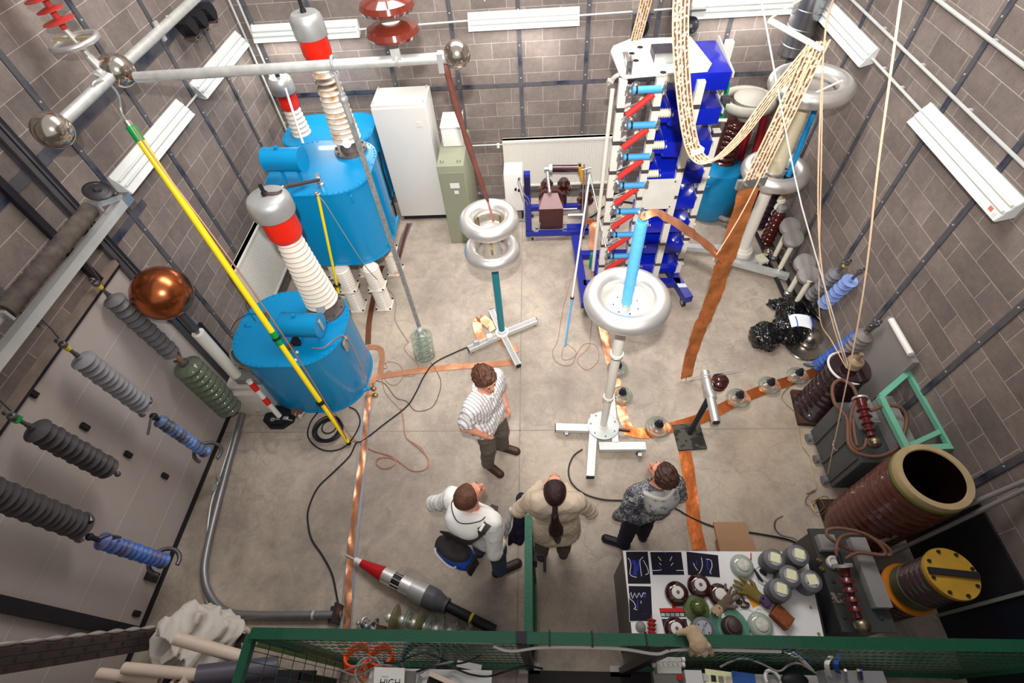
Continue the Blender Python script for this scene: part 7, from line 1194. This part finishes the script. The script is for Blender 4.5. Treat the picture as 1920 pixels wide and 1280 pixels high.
# --- man in the white hooded jacket with the blue bag
F2 = (.5, .86); HD = M('white_fleece', 'eceae4', .8, 0, .03, 8); mts = dict(trousers=M('blue_denim', '46566f', .85, 0, .12, 12), shoe=M('dark_brown_shoe', '3a2a24', .5), sole=MC['shoe_sole'], top=HD, hair=M('short_brown_hair', '5a3826', .7, 0, .25, 30))
t, W_, em, _ = person('person in white hooded jacket and jeans with a shoulder bag, seen from behind', (-.55, 1.27), F2, mts, dict(head=(.0, .03, 1.66), pitch=.35, yaw=.35, legs=[((.09, 0, .92), (.13, .02, .5), (.16, -.05, .085), (.27, .1, .04)), ((-.09, 0, .92), (-.1, .06, .5), (-.11, .02, .085), (-.13, .18, .04))],
    arms=[((.19, 0, 1.43), (.26, -.12, 1.15), (.22, .0, .93), (0, .3, -1), (-1, 0, 0), 1), ((-.19, 0, 1.43), (-.37, -.07, 1.18), (-.22, .08, 1.02), (1, .3, -.3), (0, .2, -1), 1)], hem=.86, loose=.034, w=1.06, ff=16, fa=.007, topname='jacket', hair=dict(t=.008, curl=.0015, line=.002)))
em('hood', lambda X, Y, Z: smax(smin(cap_(X, Y, Z, (-.1, -.06, 1.47), (.1, -.06, 1.47), .06, .06, (1, 1, 1.1)), ell_(X, Y, Z, (0, -.12, 1.42), (.16, .1, .1)), .04) + folds(X, Y, Z, 22, .004), -ell_(X, Y, Z, (0, .02, 1.62), (.1, .13, .14)), .01), (-.26, -.32, 1.25), (.26, .12, 1.62), .0085, HD, t)
for p in ([(.13, .05, 1.47), (.13, -.06, 1.525), (0, -.15, 1.535), (-.13, -.06, 1.525), (-.13, .05, 1.47)],): P('hood_seam', G().tube([W_(q) for q in p], .004, 6, smooth=5), BLK_, t)
t2 = T('shoulder_bag', 'black and royal blue shoulder bag slung across the white jacket', 'bag', W_((-.08, -.25, .8)))
def bag(X, Y, Z): return smax(ell_(X, Y, Z, (0, 0, 0), (.21, .10, .17)), np.maximum(np.abs(X) - .175, np.abs(Z) - .135), .03) + folds(X, Y, Z, 26, .005)
R2 = Matrix(((F2[1], F2[0], 0), (-F2[0], F2[1], 0), (0, 0, 1))).normalized(); bc = W_((-.06, -.255, .93))
v, f = mesh_sdf(bag, (-.24, -.14, -.2), (.24, .14, .2), .009); sw = [(R2 @ (Matrix.Rotation(-.25, 3, 'Y') @ Vector(p))) + bc for p in v]; vv = [v[i] for i in range(len(v))]
top_f = [q for q in f if sum(v[i][2] for i in q) / 4 + .25 * sum(v[i][1] for i in q) / 4 > .075]; low_f = [q for q in f if sum(v[i][2] for i in q) / 4 + .25 * sum(v[i][1] for i in q) / 4 <= .075]
def sub(fs): ids = sorted({i for q in fs for i in q}); mp = {i: n for n, i in enumerate(ids)}; return [tuple(sw[i]) for i in ids], [tuple(mp[i] for i in q) for q in fs]
P('flap', sub(top_f), M('bag_charcoal', '3a3636', .7, 0, .06, 20), t2, ang=80); P('pocket', sub(low_f), M('bag_blue', '1f62d8', .55, 0, .12, 9), t2, ang=80)
P('handle', G().tube([bc + R2 @ Vector(q) for q in ((-.13, -.07, .13), (-.1, -.10, .115), (0, -.12, .075), (.06, -.115, .06), (.08, -.09, .06))], .009, 8, smooth=4), WHT, t2); P('side_panel', G().box(bc + R2 @ Vector((.17, -.01, -.02)), (.03, .12, .2), rot=R2), BLK_, t2)
P('strap', G().ribbon([W_(q) for q in ((-.17, -.20, 1.02), (-.06, -.195, 1.16), (.06, -.19, 1.32), (.155, -.10, 1.475), (.17, .02, 1.47), (.13, .12, 1.40))], [R2 @ Vector(q) for q in ((-.5, 0, .8), (-.6, 0, .7), (-.75, -.1, .55), (-.9, -.3, .3), (-1, 0, .1), (-1, 0, 0))], [.16, .12, .095, .08, .06], .012, smooth=6), MC['bag_charcoal'], t2)
P('buckle', G().box(W_((.16, -.085, 1.495)), (.02, .06, .02), rot=R2), WHT, t2)
# --- woman with the ponytail
F3 = (.02, 1.0); JK = M('beige_linen', 'c4b29c', .85, 0, .04, 9); mts = dict(trousers=M('taupe_trousers', '5e564e', .85, 0, .05, 9), shoe=M('flat_shoe', '554c44', .6), sole=MC['shoe_sole'], top=JK, hair=M('dark_straight_hair', '2a1210', .42, 0, .3, 70, bump=.5, bscale=140))
t, W_, em, _ = person('woman with a long dark ponytail in a loose beige jacket, back turned', (.085, 1.36), F3, mts, dict(k=.975, head=(.0, .015, 1.62), pitch=.45, yaw=0, legs=[((.085, 0, .9), (.1, .02, .5), (.105, -.02, .085), (.11, .13, .04)), ((-.085, 0, .9), (-.11, .0, .5), (-.115, -.05, .085), (-.12, .1, .04))],
    arms=[((.17, 0, 1.38), (.31, .0, 1.14), (.1, .22, 1.12), (-1, .4, 0), (0, -1, -.3), 1), ((-.17, 0, 1.38), (-.3, .02, 1.12), (-.12, .24, 1.1), (1, .3, 0), (0, -1, -.3), -1)], hem=.72, loose=.034, w=.98, flare=.085, ff=15, fa=.008, topname='jacket', hair=dict(t=.008, curl=.0005, line=.01)))
em('ponytail', lambda X, Y, Z: smin(smin(cap_(X, Y, Z, (0, -.10, 1.56), (0, -.16, 1.50), .022, .02), cap_(X, Y, Z, (0, -.16, 1.50), (.01, -.205, 1.33), .026, .055), .02), cap_(X, Y, Z, (.01, -.205, 1.33), (.03, -.21, 1.05), .055, .022), .02) + .002 * np.sin(260 * X + 20 * Z), (-.1, -.3, 1.0), (.12, -.03, 1.62), .0055, mts['hair'], t)
P('hair_tie', G().tor(W_((0, -.155, 1.505)), .024, .006, (0, -.7, -.6), 18, 8), BLK_, t)
t3 = T('folded_coat', 'dark navy coat with pale lining carried over the beige jacket arm', 'coat', W_((-.26, .1, .55)))
em('coat', lambda X, Y, Z: smin(cap_(X, Y, Z, (-.29, .1, 1.08), (-.31, -.02, .62), .06, .10, (1.5, .8, 1)), cap_(X, Y, Z, (-.3, -.0, .75), (-.42, -.1, .5), .06, .02), .05) * .8 + folds(X, Y, Z, 26, .008), (-.55, -.3, .4), (-.1, .36, 1.2), .01, M('navy_cloth', '17122c', .85), t3)
em('lining', lambda X, Y, Z: cap_(X, Y, Z, (-.37, .06, 1.0), (-.44, -.04, .62), .025, .03, (1.2, 1, 1)) + folds(X, Y, Z, 40, .006), (-.55, -.2, .5), (-.25, .2, 1.1), .01, M('lining_grey', 'c8c4c4', .7), t3)
# --- boy in the printed hoodie
F4 = (-.27, .96); PM = print_mat('printed_hoodie'); mts = dict(trousers=M('dark_jeans', '1c1c30', .85, 0, .1, 12), shoe=M('black_shoe', '15131a', .5), sole=M('black_sole', '2a282c', .7), top=PM, hair=M('tousled_brown_hair', '3c2218', .6, 0, .3, 35))
t, W_, em, _ = person('boy with tousled brown hair in a grey printed hoodie and dark jeans', (.885, 1.475), F4, mts, dict(k=.95, head=(.03, .03, 1.60), pitch=.3, yaw=-.5, legs=[((.085, 0, .9), (.11, .05, .5), (.1, .0, .085), (.12, .16, .04)), ((-.085, 0, .9), (-.1, .0, .5), (-.13, -.04, .085), (-.28, .06, .04))],
    arms=[((.18, 0, 1.39), (.26, -.04, 1.12), (.15, .11, .95), (-1, .0, -.2), (0, -1, 0), 1), ((-.18, 0, 1.39), (-.27, -.05, 1.12), (-.27, .02, .86), (.0, .3, -1), (1, 0, 0), -1)], hem=.80, loose=.034, w=1.0, ff=18, fa=.006, topname='hoodie', hair=dict(t=.016, curl=.005, line=.006)))
em('hood', lambda X, Y, Z: smax(smin(cap_(X, Y, Z, (-.09, -.06, 1.44), (.09, -.06, 1.44), .055, .055), ell_(X, Y, Z, (0, -.12, 1.38), (.15, .09, .12)), .04) + folds(X, Y, Z, 24, .004), -ell_(X, Y, Z, (.02, .02, 1.58), (.095, .12, .13)), .01), (-.24, -.3, 1.2), (.24, .1, 1.58), .0085, M('hood_grey', '97958f', .85, 0, c2='5a5a66', mix=(.52, .6), scale=22), t)
P('hood_lining', G().tube([W_(q) for q in ((.12, .05, 1.44), (.125, -.05, 1.49), (0, -.13, 1.50), (-.125, -.05, 1.49), (-.12, .05, 1.44))], .018, 8, smooth=5), M('lining_pale', 'b9b3ac', .8), t)
# ================================================================ bin bags
BAG = M('bin_bag', '0f0e10', .18, 0, .2, 6, coat=.6)
t = T('bin_bag', 'shiny black rubbish bag slumped on the floor, the smaller one', 'bag', (2.86, 3.92, 0))
def bb(r, s_): return lambda X, Y, Z: np.maximum(ell_(X, Y, Z, (0, 0, .1), r) + folds(X, Y, Z, 24, .010, s_) + crumple(X, Y, Z, 34, .016, int(s_ * 10)), -Z)
sdf_part('body', bb((.19, .19, .17), .3), (-.28, -.28, -.02), (.28, .28, .34), .0085, BAG, t, (2.83, 3.9, 0)); sdf_part('neck', bb((.07, .07, .1), 1.1), (-.12, -.12, -.02), (.12, .12, .26), .008, BAG, t, at(1462, 588, .1))
t = T('bin_bag', 'larger black rubbish bag against the wall with a white wrapper on it', 'bag', (3.2, 4.05, 0)); sdf_part('body', lambda X, Y, Z: np.maximum(smin(ell_(X, Y, Z, (0, 0, .12), (.2, .2, .2)), ell_(X, Y, Z, (.05, .22, .14), (.14, .16, .22)), .06) + folds(X, Y, Z, 22, .012, 2.) + crumple(X, Y, Z, 32, .016, 8), -Z), (-.27, -.28, -.02), (.24, .46, .42), .009, BAG, t, (3.14, 3.98, 0))
c = at(1505, 603, .36); P('wrapper', G().ribbon([c + Vector((-.13, .03, -.03)), c + Vector((-.05, .02, .01)), c + Vector((.06, -.01, .01)), c + Vector((.11, -.03, -.03))], (.15, 1, .1), .18, .004, .01, smooth=4), M('wrapper_white', 'eeeef2', .35), t)
for dx in (-.085, .09): P('blue_stripe', G().ribbon([c + Vector((dx, -.09, .01)), c + Vector((dx + .01, 0, .022)), c + Vector((dx + .02, .09, .01))], (1, 0, 0), .012, .002, .006, smooth=4), M('stripe_blue', '1c5ac0', .4), t)
t = T('bin_bag', 'flat folded black plastic sheet spread behind the rubbish bags', 'bag', (3.35, 4.3, 0)); sdf_part('sheet', lambda X, Y, Z: np.maximum(smin(cap_(X, Y, Z, (-.22, .2, .04), (.1, .1, .2), .05, .06, (1, .6, 1.2)), cap_(X, Y, Z, (.1, .1, .2), (.14, -.32, .3), .06, .015, (1.3, 1, 1)), .1) + crumple(X, Y, Z, 22, .018, 12), -Z), (-.4, -.42, -.01), (.19, .4, .4), .01, BAG, t, (3.3, 4.28, 0))
